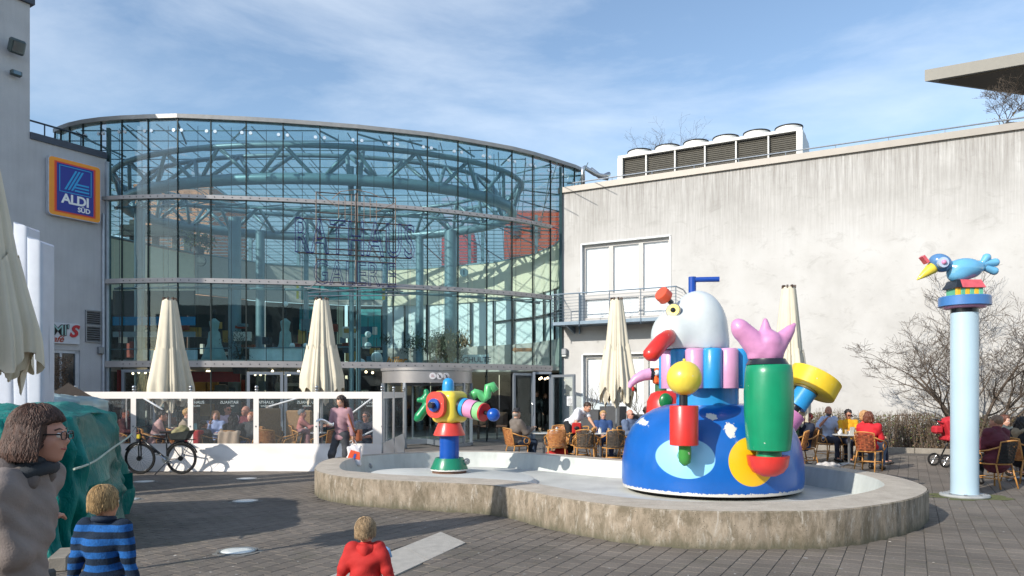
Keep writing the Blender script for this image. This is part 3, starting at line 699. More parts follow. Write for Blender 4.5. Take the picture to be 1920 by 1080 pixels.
for (ya, yb) in ((583, 610), (612, 641)):
    xa, xb = lt(160), lt(187); za, zb = lz(174, yb), lz(174, ya)
    t = left_thing('vent_grille', 174, (ya + yb) / 2, 0, 'upper of the two louvred vent grilles beside the café sign' if ya == 583 else 'lower of the two louvred vent grilles beside the café sign', 'vent')
    w_, h_ = abs(xb - xa), zb - za; m = MB()
    for dx in (-1, 1): m.box((dx * w_ / 2, -.03, 0), (.03, .06, h_ + .03))
    for dz in (-1, 1): m.box((0, -.03, dz * h_ / 2), (w_ - .03, .06, .03))
    m.build('frame', M_ALU, t); m = MB(); m.box((0, .0, 0), (w_ - .03, .02, h_ - .03)); m.build('opening', M_DK, t)
    for q in range(7):
        m = MB(); m.box((0, -.03, -h_ / 2 + (q + .6) * h_ / 7), (w_ - .035, .04, .03), M=Matrix.Rotation(R(30), 3, 'X')); m.build('slat', M_ALU, t)
t = left_thing('junction_box', 186, 657, 0, 'small grey box on the corner of the left wall under the vents', 'box'); m = MB(); m.box((0, -.08, 0), (.16, .16, .22), bev=.01); m.build('housing', M_ALU, t)
t = left_thing('floodlight', 22, 92, 0, 'large square floodlight high on the tall grey block', 'floodlight')
Mt = Matrix.Rotation(R(25), 3, 'X'); m = MB(); m.box((.0, -.3, 0), (.42, .2, .42), M=Mt, bev=.05); m.build('housing', mat('lamp_green_grey', '4d5a5c', .5, .3), t); m = MB(); m.box((0, -.415, -.06), (.3, .02, .3), M=Mt); m.build('lens', mat('lamp_lens', '6d7f86', .1, .6), t); m = MB(); m.box((0, -.1, 0), (.1, .25, .1)); m.build('arm', M_DK, t)
t = left_thing('small_floodlight', 25, 140, 0, 'small floodlight just below the large square one', 'floodlight')
m = MB(); m.box((0, -.16, 0), (.28, .16, .14), bev=.015); m.build('housing', mat('lamp_green_grey', '4d5a5c'), t); m = MB(); m.box((0, -.245, 0), (.2, .01, .1)); m.build('lens', mat('lamp_lens', '6d7f86'), t)
t = thing('roof_handrail', LO + V(0, 0, 9.5), 'dark handrail above the parapet of the lower grey wall', 'railing', LA)
m = MB(); m.tube([(-2.25, .6, .55), (-.3, .6, .55)], .03, 8); m.build('handrail', mat('rail_dark', '3c4a55', .4, .5), t)
for x in (-1.6, -.5): m = MB(); m.cyl((x, .6, 0), (x, .6, .55), .02, n=6); m.build('post', mat('rail_dark', '3c4a55'), t)
# discount sign
sx0, sx1 = lt(85), lt(183); sw_ = abs(sx1 - sx0); st_, sb_ = lz(182, 316), lz(182, 421); sh_ = st_ - sb_
t = left_thing('supermarket_sign', (85 + 183) / 2 - 3, 0, 0, 'blue supermarket sign with orange and red border on the grey wall', 'sign'); t.location = LO + Matrix.Rotation(LA, 3, 'Z') @ V((sx0 + sx1) / 2, -.02, 0); t.location.z = (st_ + sb_) / 2
def rrect(w, h, r, n=5):
    P_ = []
    for cx, cz, a0 in ((w / 2 - r, h / 2 - r, 0), (-w / 2 + r, h / 2 - r, 90), (-w / 2 + r, -h / 2 + r, 180), (w / 2 - r, -h / 2 + r, 270)):
        for k in range(n + 1): a = R(a0 + 90 * k / n); P_.append((cx + r * math.cos(a), cz + r * math.sin(a)))
    return P_
MX = Matrix(((1, 0, 0), (0, 0, -1), (0, 1, 0)))   # (x, z, depth) -> (x, -depth, z)
def plate(name, w, h, r, d0, d1, material, par, c=(0, 0, 0)):
    m = MB(); m.prism(rrect(w, h, r), d0, d1, M=MX, c=c); return m.build(name, material, par)
plate('sign_box', sw_, sh_, .12, 0, .16, mat('sign_rim', 'b9bdc6', .4, .3), t)
so = mat('sign_orange', 'f59a12', .35, var=.02); sr = mat('sign_red', 'd93a1c', .35, var=.02); sb2 = mat('sign_blue', '0a1f8f', .3, var=.02); sc_ = mat('sign_cyan', '1fa0dd', .3, var=.02); sw2 = mat('sign_white', 'f2f2f2', .35, var=.01)
plate('border', sw_ - .04, sh_ - .04, .10, .16, .166, so, t); plate('inner_border', sw_ * .80, sh_ * .87, .03, .166, .171, mat('sign_orange_red', 'ee6a1a', .35), t); plate('red_border', sw_ * .76, sh_ * .85, .02, .171, .175, sr, t)
plate('field', sw_ * .70, sh_ * .81, .01, .175, .18, sb2, t)
lg = MB(); ww, hh = sw_ * .60, sh_ * .44; zc = sh_ * .15
for a, b_ in (((-ww / 2, zc - hh / 2), (ww / 2, zc - hh / 2)), ((ww / 2, zc - hh / 2), (ww / 2, zc + hh / 2)), ((ww / 2, zc + hh / 2), (-ww / 2, zc + hh / 2)), ((-ww / 2, zc + hh / 2), (-ww / 2, zc - hh / 2))):
    x0, z0, x1, z1 = a[0], a[1], b_[0], b_[1]; lg.box(((x0 + x1) / 2, -.184, (z0 + z1) / 2), (abs(x1 - x0) + .022, .008, abs(z1 - z0) + .022))
for k in range(3):
    xa = -ww * .36 + k * .1; xb = xa + ww * .24 + .1; lg.add([(xa, -.189, zc - hh * .40), (xa + .06, -.189, zc - hh * .40), (xb + .06, -.189, zc + hh * .40), (xb, -.189, zc + hh * .40)], [(0, 1, 2, 3)])
for k in range(3):
    z = zc - hh * .12 - k * .1; lg.box((ww * .2, -.187, z), (ww * .46, .008, .05))
lg.build('logo', sc_, t)
text_obj('lettering', 'ALDI', .40, (0, -.185, -sh_ * .19), sw2, t, bold=.012, extrude=.005, spacing=.95)
text_obj('small_lettering', 'SÜD', .20, (ww * .27, -.185, -sh_ * .335), sw2, t, bold=.006, extrude=.005)
# café sign
cx0, cx1 = lt(40), lt(146.5); t = left_thing('cafe_sign', 110, 620, 0, 'white café sign with black and red lettering over the window', 'sign'); zt_, zb_ = lz(146, 608), lz(146, 646); t.location = LO + Matrix.Rotation(LA, 3, 'Z') @ V((cx0 + cx1) / 2, -.01, 0); t.location.z = (zt_ + zb_) / 2
sw_ = cx1 - cx0; sh_ = zt_ - zb_
plate('board', sw_, sh_, .01, 0, .08, mat('sign_pale', 'c9ccd2', .5), t)
text_obj('lettering', "TAMI'", .46, (sw_ * .5 - .85, -.095, sh_ * .12), mat('letter_black', '15161a', .5), t, bold=.014, extrude=.012, spacing=.92)
text_obj('inner_lettering', "TAMI'", .46, (sw_ * .5 - .85, -.112, sh_ * .12), mat('letter_teal', '8fb7b3', .5), t, bold=-.004, extrude=.003, spacing=.92)
text_obj('red_letter', "S", .50, (sw_ * .5 - .2, -.095, sh_ * .10), mat('letter_red', 'b5232d', .5), t, bold=.02, extrude=.012, shear=.3)
text_obj('script_lettering', "Café", .27, (sw_ * .5 - .75, -.088, -sh_ * .3), mat('letter_rust', 'a5432f', .5), t, extrude=.006, shear=.4, bold=.004)
# ================================================================== GLASS HALL
HT, Z1, Z2, Z3 = 10.5, 2.65, 5.32, 8.0
RX = [105, 116, 132.5, 157.5, 191, 230, 279, 334, 396, 462, 531, 600, 670, 737, 801, 858, 912, 959, 998, 1031, 1055, 1076, 1089]
RY = [250, 245, 239, 233.5, 229, 226, 224, 222.5, 225, 228, 232, 237, 242.5, 249.5, 256.5, 264.7, 274, 282.5, 292, 301.7, 309.5, 316, 322]
RING = []
for x, y in zip(RX, RY): Z = FPX * (HT - CAMH) / (HY - y); RING.append(Vector(((x - 960) / FPX * Z, Z)))
BACK = [V(3.2, 33), V(3.7, 37), V(3.6, 41), V(2.5, 46), V(0, 50.5), V(-4, 54), V(-9, 55.5), V(-14, 54), V(-18.5, 50.5), V(-21, 46), V(-22, 41), V(-21.5, 37), V(-20, 32), V(-18.0, 28.8), V(-16.6, 26.6)]
BACK = [Vector((p.x, p.y)) for p in [Vector((*q,)) for q in BACK]]
FULL = RING + BACK
hall = thing('glass_hall', (-6, 24.5, 0), 'round glass entrance hall with steel trusses between the two plastered buildings', 'glass hall')
G_TEAL = glass_mat('curtain_glass', (.835, .94, .938), 1.0, ior=1.47); G_LOW = glass_mat('low_glass', (.90, .94, .94), 1.0, ior=1.45)
M_RING = mat('ring_beam_metal', 'aba6a4', .4, .4, var=.05); M_MUL = mat('mullion_dark', '27302f', .5, .4); M_TRUSS = mat('truss_paint', '6b8791', .4, .2, var=.08, vscale=3)
M_FR = mat('door_frame_grey', '8f969e', .4, .5, var=.04)
nR = len(RING)
def nrm(i):
    t = (RING[min(i + 1, nR - 1)] - RING[max(i - 1, 0)]).normalized(); return Vector((t.y, -t.x))
def pane(a, b_, z0, z1, material, off=0.0, gap=.008):
    d = (b_ - a).normalized(); q = Vector((d.y, -d.x)); a = a + d * gap + q * off; b_ = b_ - d * gap + q * off; m = MB()
    m.prism([(a.x, a.y), (b_.x, b_.y), (b_.x - q.x * .012, b_.y - q.y * .012), (a.x - q.x * .012, a.y - q.y * .012)], z0, z1)
    return m.build('glass_pane', material, hall, world=True)
for i in range(nR - 1):
    a, b_ = RING[i], RING[i + 1]
    if RX[i] < 185: pane(a, b_, 9.35, HT, G_TEAL); continue
    if RX[i] >= 1050: pane(a, b_, 9.45, HT, G_TEAL); continue
    if RX[i] == 191: a = a.lerp(b_, .2)
    if RX[i + 1] == 1055: b_ = a.lerp(b_, .8)
    pane(a, b_, Z3 + .06, HT, G_TEAL)
    mid = (a + b_) / 2
    for za, zb in ((Z2 + .05, Z3 - .06), (Z1 + .08, Z2 - .05)):
        pane(a, mid, za, zb, G_TEAL); pane(mid, b_, za, zb, G_TEAL)
    if not (RX[i] >= 737 and RX[i] < 858) and RX[i] < 950: pane(a, b_, .08, Z1 - .12, G_LOW)
for i in range(nR):
    p = RING[i]; q = nrm(i) * .03
    z0 = 9.35 if RX[i] < 185 else (9.45 if RX[i] > 1050 else (0.0 if not (737 < RX[i] < 858) and RX[i] < 950 else Z1))
    m = MB(); m.box((p.x + q.x, p.y + q.y, (z0 + HT) / 2), (.035, .05, HT - z0), rz=math.atan2(q.x, -q.y)); m.build('mullion', M_MUL, hall, world=True)
def ring_strip(i0, i1, z0, z1, o0, o1, name, material, par=hall):
    m = MB(); P_ = [(RING[i] + nrm(i) * o1) for i in range(i0, i1)] + [(RING[i] + nrm(i) * o0) for i in range(i1 - 1, i0 - 1, -1)]
    k = i1 - i0
    for j in range(k - 1):
        q = [P_[j], P_[j + 1], P_[2 * k - 2 - j], P_[2 * k - 1 - j]]; m.prism([(p.x, p.y) for p in q], z0, z1)
    return m.build(name, material, par, world=True)
for z, h_, o in ((Z1, .10, .13), (Z2, .075, .12), (Z3, .06, .12)): 
    ring_strip(4, 20, z - h_, z + h_, -.10, o, 'ring_beam', M_RING)
    b3 = MB()
    for i in range(5, 19):
        for t in (.12, .37, .62, .87): p = RING[i].lerp(RING[i + 1], t) + nrm(i) * (o + .004); b3.ell((p.x, p.y, z), .018, 6, 4)
    tag(b3.build('bolts', M_MUL, hall, world=True), kind='stuff')
ring_strip(0, nR, HT, HT + .13, -.2, .1, 'top_coping', mat('coping_bright', '9d9a96', .4, .4))
# truss tie tubes under r2/r3 rings (horizontal wind girder)
m = MB()
for z in (Z3 - .15, Z2 - .15):
    prev = None
    for i in range(4, 20):
        p = RING[i] - nrm(i) * .55; w_ = V(p.x, p.y, z)
        if prev is not None:
            m.tube([prev, w_], .04, 6); m.tube([prev, V(RING[i].x, RING[i].y, z)], .022, 5)
        prev = w_
tag(m.build('wind_girder', M_TRUSS, hall, smooth=True, world=True), kind='stuff')
m = MB()
for i in range(3, 20):
    for t in (.12, .88):
        p = RING[i].lerp(RING[min(i + 1, nR - 1)], t) + nrm(i) * .015; m.cyl((p.x, p.y, HT - .38), (p.x + nrm(i).x * .05, p.y + nrm(i).y * .05, HT - .38), .055, n=10)
m.build('glass_fixings', mat('fixing_bright', 'dfe6e8', .2, .5), hall, world=True)
m = MB()
for i in range(5, 20):
    for k in (1,):
        p = RING[i - 1].lerp(RING[i], k / 2) - nrm(i) * .35; m.tube([(p.x, p.y, Z1), (p.x, p.y, HT - .1)], .009, 4)
m.build('cables', M_MUL, hall, world=True)
# inner ring truss
EC = Vector((-7.7, 30.3))
def el(a, rx, ry): return Vector((EC.x + rx * math.cos(a), EC.y + ry * math.sin(a)))
NQ = 72
def ringtube(rx, ry, z, r, name='ring_tube', n=12):
    m = MB(); m.tube([V(*el(2 * PI * k / NQ, rx, ry), z) for k in range(NQ)], r, n, closed=True); return m.build(name, M_TRUSS, hall, smooth=True, world=True)
ringtube(7.7, 4.8, 9.05, .20); ringtube(8.1, 5.1, 10.1, .10); ringtube(6.9, 4.0, 10.1, .08)
for k in range(22):
    a0, a1 = 2 * PI * k / 22, 2 * PI * (k + .5) / 22
    p = el(a0, 7.7, 4.8); m = MB()
    for rr in ((8.1, 5.1), (6.9, 4.0)):
        for da in (-.5, .5): q = el(a0 + da * 2 * PI / 22, *rr); m.tube([V(*p, 8.95), V(*q, 10.1)], .068, 8)
    m.build('truss_diagonal', M_TRUSS, hall, smooth=True, world=True)
# roof grid
m = MB()
for k in range(30):
    zf = 24.6 + k * 1.0; xs_ = []
    for i in range(len(FULL)):
        a, b_ = FULL[i], FULL[(i + 1) % len(FULL)]
        if (a.y > zf) != (b_.y > zf): xs_.append(a.x + (b_.x - a.x) * (zf - a.y) / (b_.y - a.y))
    if len(xs_) >= 2: m.tube([(min(xs_) + .2, zf, 10.36), (max(xs_) - .2, zf, 10.36)], .022, 5)
for k in range(24):
    xf = -20.5 + k * 1.0; ys_ = []
    for i in range(len(FULL)):
        a, b_ = FULL[i], FULL[(i + 1) % len(FULL)]
        if (a.x > xf) != (b_.x > xf): ys_.append(a.y + (b_.y - a.y) * (xf - a.x) / (b_.x - a.x))
    if len(ys_) >= 2: m.tube([(xf, min(ys_) + .2, 10.42), (xf, max(ys_) - .2, 10.42)], .018, 5)
random.seed(9)
for k in range(28):
    a = 2 * PI * k / 28; p = el(a, 8.1, 5.1); q = min(FULL, key=lambda f: abs(math.atan2(f.y - EC.y, f.x - EC.x) - (a if a <= PI else a - 2 * PI)))
    m.tube([V(*p, 10.3), V(*q, 10.35)], .034, 5)
for k in range(18):
    x = -16 + k * 1.1; m.tube([(x, 26.5, 9.9), (x + random.uniform(-1, 1), 45, 9.9)], .015, 4)
m.build('roof_grid', M_TRUSS, hall, world=True)
m = MB(); m.prism([(p.x, p.y) for p in FULL], 10.47, 10.485); m.build('roof_glass', glass_mat('roof_glass', (.93, .965, .97), .5, ior=1.35), hall, world=True)
# columns
for (x, Z, r, zt_) in ((845, 33.5, .28, 9.0), (787, 34.5, .18, 9.0), (440, 31, .26, 9.0), (488, 33.5, .2, 9.0), (262, 29.5, .2, 9.0), (659, 26.0, .085, 9.6), (672, 26.0, .085, 9.6), (722, 34.9, .12, 9), (574, 30.5, .1, 9), (608, 35, .14, 9)):
    p = px(x, 700, Z); m = MB(); m.cyl((p.x, p.y, 0), (p.x, p.y, zt_), r, n=18); m.build('column', M_TRUSS, hall, smooth=R(40), world=True)
m = MB()
for dx in (-.5, .5):
    p = px(665, 700, 26.0); m.tube([(p.x + dx * .25, p.y, 8.6), (p.x + dx * .6, p.y, 10.25)], .075, 8)
m.build('column_fork', M_TRUSS, hall, smooth=True, world=True)
# dark corner posts at both ends
for (x, y, Z, w_) in ((204, 700, 24.35, .10), (1051, 700, 28.55, .10)):
    p = px(x, y, Z); m = MB(); m.box((p.x, p.y, 5.2), (w_, .12, 10.3)); m.build('corner_post', mat('corner_post_teal', '2f4a4d', .5, .4), hall, world=True)
# ---- interior of the hall
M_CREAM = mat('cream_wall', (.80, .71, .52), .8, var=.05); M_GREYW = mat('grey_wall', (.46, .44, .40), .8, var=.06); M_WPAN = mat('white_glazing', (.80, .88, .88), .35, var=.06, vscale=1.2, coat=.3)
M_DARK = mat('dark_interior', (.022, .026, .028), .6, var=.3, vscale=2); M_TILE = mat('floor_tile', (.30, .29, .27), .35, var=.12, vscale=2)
inn = thing('arcade_interior', (-7, 36, 0), 'curved cream gallery wall with pale shop windows inside the glass hall', 'gallery')
BW = [(206, 30.5), (365, 34.2), (500, 37), (650, 38.6), (718, 38.8), (800, 38.3), (925, 36.6), (1000, 34.5), (1040, 32.4), (1056, 30.6)]
BP = [Vector(((x - 960) / FPX * Z, Z)) for x, Z in BW]
def back_band(i0, i1, z0, z1, th, name, material, off=0, par=inn):
    m = MB()
    for i in range(i0, i1):
        a, b_ = BP[i], BP[i + 1]; d = (b_ - a).normalized(); q = Vector((d.y, -d.x)) * 1.0
        a = a + q * off; b_ = b_ + q * off; m.prism([(a.x, a.y), (b_.x, b_.y), (b_.x - q.x * th, b_.y - q.y * th), (a.x - q.x * th, a.y - q.y * th)], z0, z1)
    return m.build(name, material, par, world=True)
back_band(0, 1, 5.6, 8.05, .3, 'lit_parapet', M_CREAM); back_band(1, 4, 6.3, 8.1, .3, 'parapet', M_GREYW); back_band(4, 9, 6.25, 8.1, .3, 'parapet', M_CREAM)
back_band(0, 9, 8.1, 8.16, .36, 'parapet_cap', M_TRUSS, .03)
back_band(4, 9, 2.9, 4.05, .3, 'lower_wall', M_GREYW); back_band(4, 9, 4.05, 6.25, .06, 'white_glazing', M_WPAN, -.1)
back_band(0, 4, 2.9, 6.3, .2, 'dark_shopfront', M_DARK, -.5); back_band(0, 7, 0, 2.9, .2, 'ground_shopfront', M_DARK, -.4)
m = MB()
for i in range(4, 9):
    a, b_ = BP[i], BP[i + 1]; L = (b_ - a).length; k = max(1, round(L / 1.5))
    for j in range(k + 1): p = a.lerp(b_, j / k); m.box((p.x, p.y, 5.15), (.08, .14, 2.2))
    d = (b_ - a).normalized()
    if i >= 6: m.tube([V(*a, 5.2), V(*b_, 5.2)], .05, 4)
m.build('glazing_bars', M_MUL, inn, world=True)
# posts and roof terrace behind the parapet
m = MB()
for x, Z in ((470, 39), (560, 40), (728, 41), (858, 39.5), (880, 39), (905, 38), (1005, 36)):
    p = px(x, 480, Z); m.box((p.x, p.y, 9.2), (.16, .16, 2.2))
m.build('terrace_posts', M_TRUSS, inn, world=True)
# left bright shopfront above the lit parapet
m = MB()
for k, x in enumerate((250, 292, 330, 352)): p = px(x, 480, 35.5); m.box((p.x, p.y, 9.0), (.28, .2, 1.9))
p0, p1 = px(206, 440, 34), px(372, 440, 36); m.box(((p0.x + p1.x) / 2, 35.2, 9.35), (p1.x - p0.x, .4, .5), rz=.1); m.build('roof_pergola', M_MUL, inn, world=True)
# floor and first floor slab
def scaled(P_, c, s): return [(c.x + (p.x - c.x) * s, c.y + (p.y - c.y) * s) for p in P_]
hc = Vector((-9, 38))
m = MB(); m.prism(scaled(RING[4:20] + [Vector((2.4, 34)), Vector((-2, 42)), Vector((-16, 42)), Vector((-18, 32))], hc, .985), -.01, .006); m.build('floor', M_TILE, inn, world=True)
m = MB(); sl = [px(205, 0, 25.6), px(330, 0, 25.4), px(460, 0, 25.6), px(600, 0, 26.6), px(716, 0, 28.2), px(716, 0, 38.5), px(500, 0, 37.5), px(206, 0, 33)]
m.prism([(p.x, p.y) for p in sl], 2.62, 2.86); m.build('first_floor_slab', M_GREYW, inn, world=True)
m = MB(); sl = [px(716, 0, 33), px(850, 0, 32.5), px(960, 0, 31), px(1052, 0, 29.4), px(1052, 0, 33), px(925, 0, 37), px(716, 0, 39)]
m.prism([(p.x, p.y) for p in sl], 2.62, 2.86); m.build('rear_gallery_slab', M_GREYW, inn, world=True)
for (x0, x1, y0, y1, Z, c) in ((266, 330, 656, 681, 26.4, 'b7c6cc'), (340, 370, 656, 681, 26.5, 'b7c6cc'), (468, 572, 653, 680, 26.6, 'c9dadb')):
    a, b_ = px(x0, y0, Z), px(x1, y1, Z); m = MB(); m.box(((a.x + b_.x) / 2, Z, (a.z + b_.z) / 2), (b_.x - a.x, .06, a.z - b_.z)); m.build('gallery_panel', mat('panel_' + c, c, .5), inn, world=True)
m = MB(); m.tube([px(205, 655, 26.4), px(715, 650, 26.6)], .02, 5); m.build('gallery_rail', M_TRUSS, inn, world=True)
# plain blue strip and shop details on the left, first floor
for (x0, x1, y0, y1, Z, c, nm) in ((212, 366, 594, 610, 29, '0f86b5', 'blue_strip'), (212, 366, 622, 632, 29.2, '93a2a8', 'pale_fascia'), (212, 366, 545, 592, 29.5, '3c4444', 'grey_screen'), (556, 560, 532, 560, 30, 'e0c21c', 'yellow_panel'), (717, 722, 540, 562, 33, 'e0c21c', 'yellow_panel'), (565, 716, 535, 562, 34, '2b8f90', 'teal_window_band'),
                                   (562, 590, 575, 645, 36, '17767e', 'teal_window'), (632, 643, 575, 645, 35, 'c9c6a8', 'pale_column_panel'), (676, 714, 580, 650, 35.5, '3aa3a4', 'teal_window'), (220, 232, 693, 735, 29, '8f1d1a', 'red_panel'), (357, 450, 697, 716, 26.9, 'a01f1c', 'red_shop_sign')):
    a, b_ = px(x0, y0, Z), px(x1, y1, Z); m = MB(); m.box(((a.x + b_.x) / 2, Z, (a.z + b_.z) / 2), (b_.x - a.x, .06, a.z - b_.z)); m.build(nm, mat('int_' + c, c, .5), inn, world=True)
random.seed(5)
# shelves and goods inside the dark shops (small, joined)
goods = [mat('goods_' + c, c, .6) for c in ('8a3b2a', '2a5f73', 'b08b4a', 'd8d4c8', '2f3c44', '6e7f84')]
m = MB()
for k in range(150):
    x = random.uniform(225, 712); Z = random.uniform(29.5, 33); up = random.random() < .5; z = random.uniform(3.0, 4.5) if up else random.uniform(.1, 2.1)
    m.cur = random.randrange(6); m.box(((x - 960) / FPX * Z, Z, z), (random.uniform(.1, .7), .2, random.uniform(.1, .6)))
o = new_obj('shop_goods', m.v, m.f, goods, inn, world=True, mi=m.mi); tag(o, kind='stuff')
m = MB()
for k in range(46):
    x = random.uniform(230, 712); Z = random.uniform(27, 33); m.ell(((x - 960) / FPX * Z, Z, 2.52), .05, 8, 5)
m.build('ceiling_spotlights', mat('warm_spot', 'ffe6bd', .5, emit=4), inn, world=True)
m = MB(); m.cur = 0
for x, Z in ((1015, 31), (1022, 33), (1012, 33), (1027, 31)): p = px(x, 715, Z); m.ell((p.x, p.y, 2.35), .05, 8, 5)
m.build('entrance_spotlights', mat('warm_spot', 'ffe6bd'), inn, world=True)
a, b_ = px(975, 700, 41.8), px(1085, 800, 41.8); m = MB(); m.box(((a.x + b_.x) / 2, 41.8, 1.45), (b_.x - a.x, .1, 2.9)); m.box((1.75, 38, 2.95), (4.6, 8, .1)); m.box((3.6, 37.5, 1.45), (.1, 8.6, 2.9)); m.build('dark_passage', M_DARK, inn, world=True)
m = MB(); m.box((px(1006, 0, 37.8).x, 38.6, 1.3), (.9, .1, 2.5)); m.build('white_pillar', mat('pillar_white', 'bfc3c0', .6), inn, world=True)
# globes, dresses
for (x, y, r) in ((690, 627, 6), (690, 648, 6.5), (706, 670, 10.5), (675, 684, 12), (548, 648, 5), (573, 648, 5), (535, 570, 5)):
    Z = 27.2; p = px(x, y, Z); g_ = thing('globe_lamp', p, {627: 'uppermost of the hanging white globes inside the glass hall', 670: 'large white globe low down beside the twin masts', 684: 'largest white globe partly behind the twin masts', 570: 'pale globe high in the shop left of the middle parasol'}.get(y, 'small white globe under the uppermost hanging globe' if x == 690 else ('left of two small globes on the gallery rail' if x == 548 else 'right of two small globes on the gallery rail')), 'globe lamp', group='white globes inside the glass hall')
    m = MB(); m.ell((0, 0, 0), r * Z / FPX, 20, 12); m.build('globe', mat('globe_white', 'dfe6e6', .4, var=.02), g_, smooth=True)
    m = MB(); m.cyl((0, 0, r * Z / FPX), (0, 0, r * Z / FPX + .5), .012, n=5); m.build('cord', M_MUL, g_)
for (x, w_, lab) in ((402, .5, 'pale bridal dress on a stand behind the glass right of the left parasol'), (535, .46, 'pale bridal dress on a stand behind the glass left of the middle parasol')):
    p = px(x, 652, 28); t = thing('bridal_dress', (p.x, p.y, 2.87), lab, 'dress')
    m = MB(); m.lathe([(w_, 0), (w_ * .8, .25), (w_ * .5, .7), (.2, 1.12), (.13, 1.2), (.17, 1.4), (.19, 1.52), (.1, 1.6), (.04, 1.65)], 28, rfun=lambda a, z: 1 + .05 * math.sin(9 * a) * max(0, 1 - z / 1.1)); m.build('gown', mat('gown_white', '8fa9a6', .8), t, smooth=True)
    m = MB(); m.cyl((0, 0, 1.6), (0, 0, 1.78), .04, n=8); m.ell((0, 0, 1.88), (.07, .08, .11), 10, 8); m.build('mannequin_head', mat('mannequin_dark', '20262a', .6), t, smooth=True)
# shop signs inside
t = thing('shoe_shop_sign', px(890, 674, 27.6), 'pale sign with dark blue lettering behind the glass right of the indoor tree', 'sign')
m = MB(); m.box((0, .03, 0), (1.05, .04, .36)); m.build('board', mat('sign_board_pale', 'e6f0f0', .5), t); text_obj('lettering', 'SCHULTE', .28, (.02, -.0, -.02), mat('letter_navy', '163f66', .5), t, extrude=.006, bold=.004)
m = MB(); m.tube([(-.46, 0, .1), (-.56, 0, .14), (-.44, 0, .18), (-.55, 0, -.08), (-.48, 0, -.1)], .012, 4); m.build('emblem', mat('letter_navy', '163f66'), t)
t = thing('orange_neon_sign', px(742, 676, 27.5), 'orange handwritten shop sign low behind the glass right of the masts', 'sign'); text_obj('lettering', 'hiller', .36, (0, 0, 0), mat('letter_orange', 'd9842a', .5), t, extrude=.01, shear=.4, bold=.008)
t = thing('arrow_sign', px(978, 656, 29.2), 'small orange arrow shaped sign behind the glass above the open doors', 'sign')
m = MB(); m.prism([(-.4, 0), (-.22, .13), (-.22, .07), (.4, .07), (.4, -.07), (-.22, -.07), (-.22, -.13)], 0, .04, M=MX); m.build('arrow', mat('arrow_orange', 'd98a5a', .5), t)
t = thing('round_clock', px(870, 511, 29), 'round pale clock hanging inside the glass hall right of the thick column', 'clock'); m = MB(); m.lathe([(.0, .03), (.16, .03), (.17, 0)], 24, M=Matrix.Rotation(R(90), 3, 'X')); m.build('face', mat('clock_face', 'c5d6d6', .4), t); m = MB(); m.box((0, -.04, 0), (.03, .02, .18)); m.build('hands', M_MUL, t)
t = thing('wall_speaker', px(378, 490, 33.2), 'round dark loudspeaker on the grey parapet inside the hall', 'speaker'); m = MB(); m.lathe([(0, .08), (.2, .08), (.22, 0)], 24, M=Matrix.Rotation(R(90), 3, 'X')); m.build('housing', mat('speaker_dark', '3f4b4c', .6), t)
# ---- neon sign on the facade
def text_fit(name, body, w, h, c, material, parent, **k):
    vs_, fs = text_mesh(body, 1.0, **k); x0, x1 = min(v.x for v in vs_), max(v.x for v in vs_); y0, y1 = min(v.y for v in vs_), max(v.y for v in vs_)
    sx, sy = w / (x1 - x0), h / (y1 - y0); c = Vector(c)
    return new_obj(name, [Vector(((v.x - (x0 + x1) / 2) * sx, -v.z, (v.y - (y0 + y1) / 2) * sy)) + c for v in vs_], fs, material, parent)
neon = thing('neon_sign', V(-5.07, 24.25, 6.0), 'neon tube lettering on a steel frame fixed to the middle of the glass front', 'sign', R(16.8))
M_NEON = mat('neon_blue', '24285e', .4, .1); M_RUST = mat('sign_frame', '5e5651', .5, .4)
text_fit('upper_lettering', 'RATHAUS', 3.8, 1.14, (0, -.12, .72), M_NEON, neon, outline=.013, spacing=1.08)
text_fit('lower_lettering', 'GALERIE', 2.62, .80, (-.02, -.12, -.42), M_NEON, neon, outline=.012, spacing=1.05)
for xa, xb, za, zb in ((-1.25, 1.28, -.72, 2.15), (-.87, .97, .35, 1.05), (-1.8, 1.8, .18, 1.28)):
    m = MB(); m.tube([(xa, 0, za), (xb, 0, za), (xb, 0, zb), (xa, 0, zb)], .026, 6, closed=True); m.build('frame', M_RUST, neon)
m = MB()
for z in (1.5, .0, .7): m.tube([(-1.25, 0, z), (1.28, 0, z)], .022, 6)
m.tube([(0, 0, -.72), (0, 0, 2.2)], .03, 6); m.build('frame_bars', M_RUST, neon)
for k in range(7):
    x = -.55 + k * .2; m = MB(); m.tube([(x, -.1, 1.25 + abs(k - 3) * .03), (x, -.1, 2.2 - abs(k - 3) * .07)], .013, 5); m.build('light_rod', mat('rod_copper', '9a8577', .4, .4), neon)
m = MB(); m.tube([(-.75, -.1, 1.95), (-.5, -.1, 2.2), (0, -.1, 2.3), (.5, -.1, 2.22), (.75, -.1, 2.1)], .013, 5); m.tube([(.6, -.1, 1.6), (1.25, -.1, 1.95)], .013, 5); m.tube([(-.6, -.1, 1.7), (-1.2, -.1, 2.1)], .013, 5); m.build('light_arc', mat('rod_copper', '9a8577'), neon)
m = MB()
for s in (-1, 1): m.tube([(s * 1.2, 0, -.72), (s * 1.5, .6, -.9)], .02, 5); m.tube([(s * .9, -.6, -1.05), (s * 1.6, .5, -.85)], .02, 5)
m.tube([(-1.5, -.1, -1.1), (1.7, -.1, -.75)], .02, 5); m.tube([(-1.5, -.1, -1.2), (1.7, -.1, -1.05)], .02, 5); m.build('support_struts', M_GALV, neon)
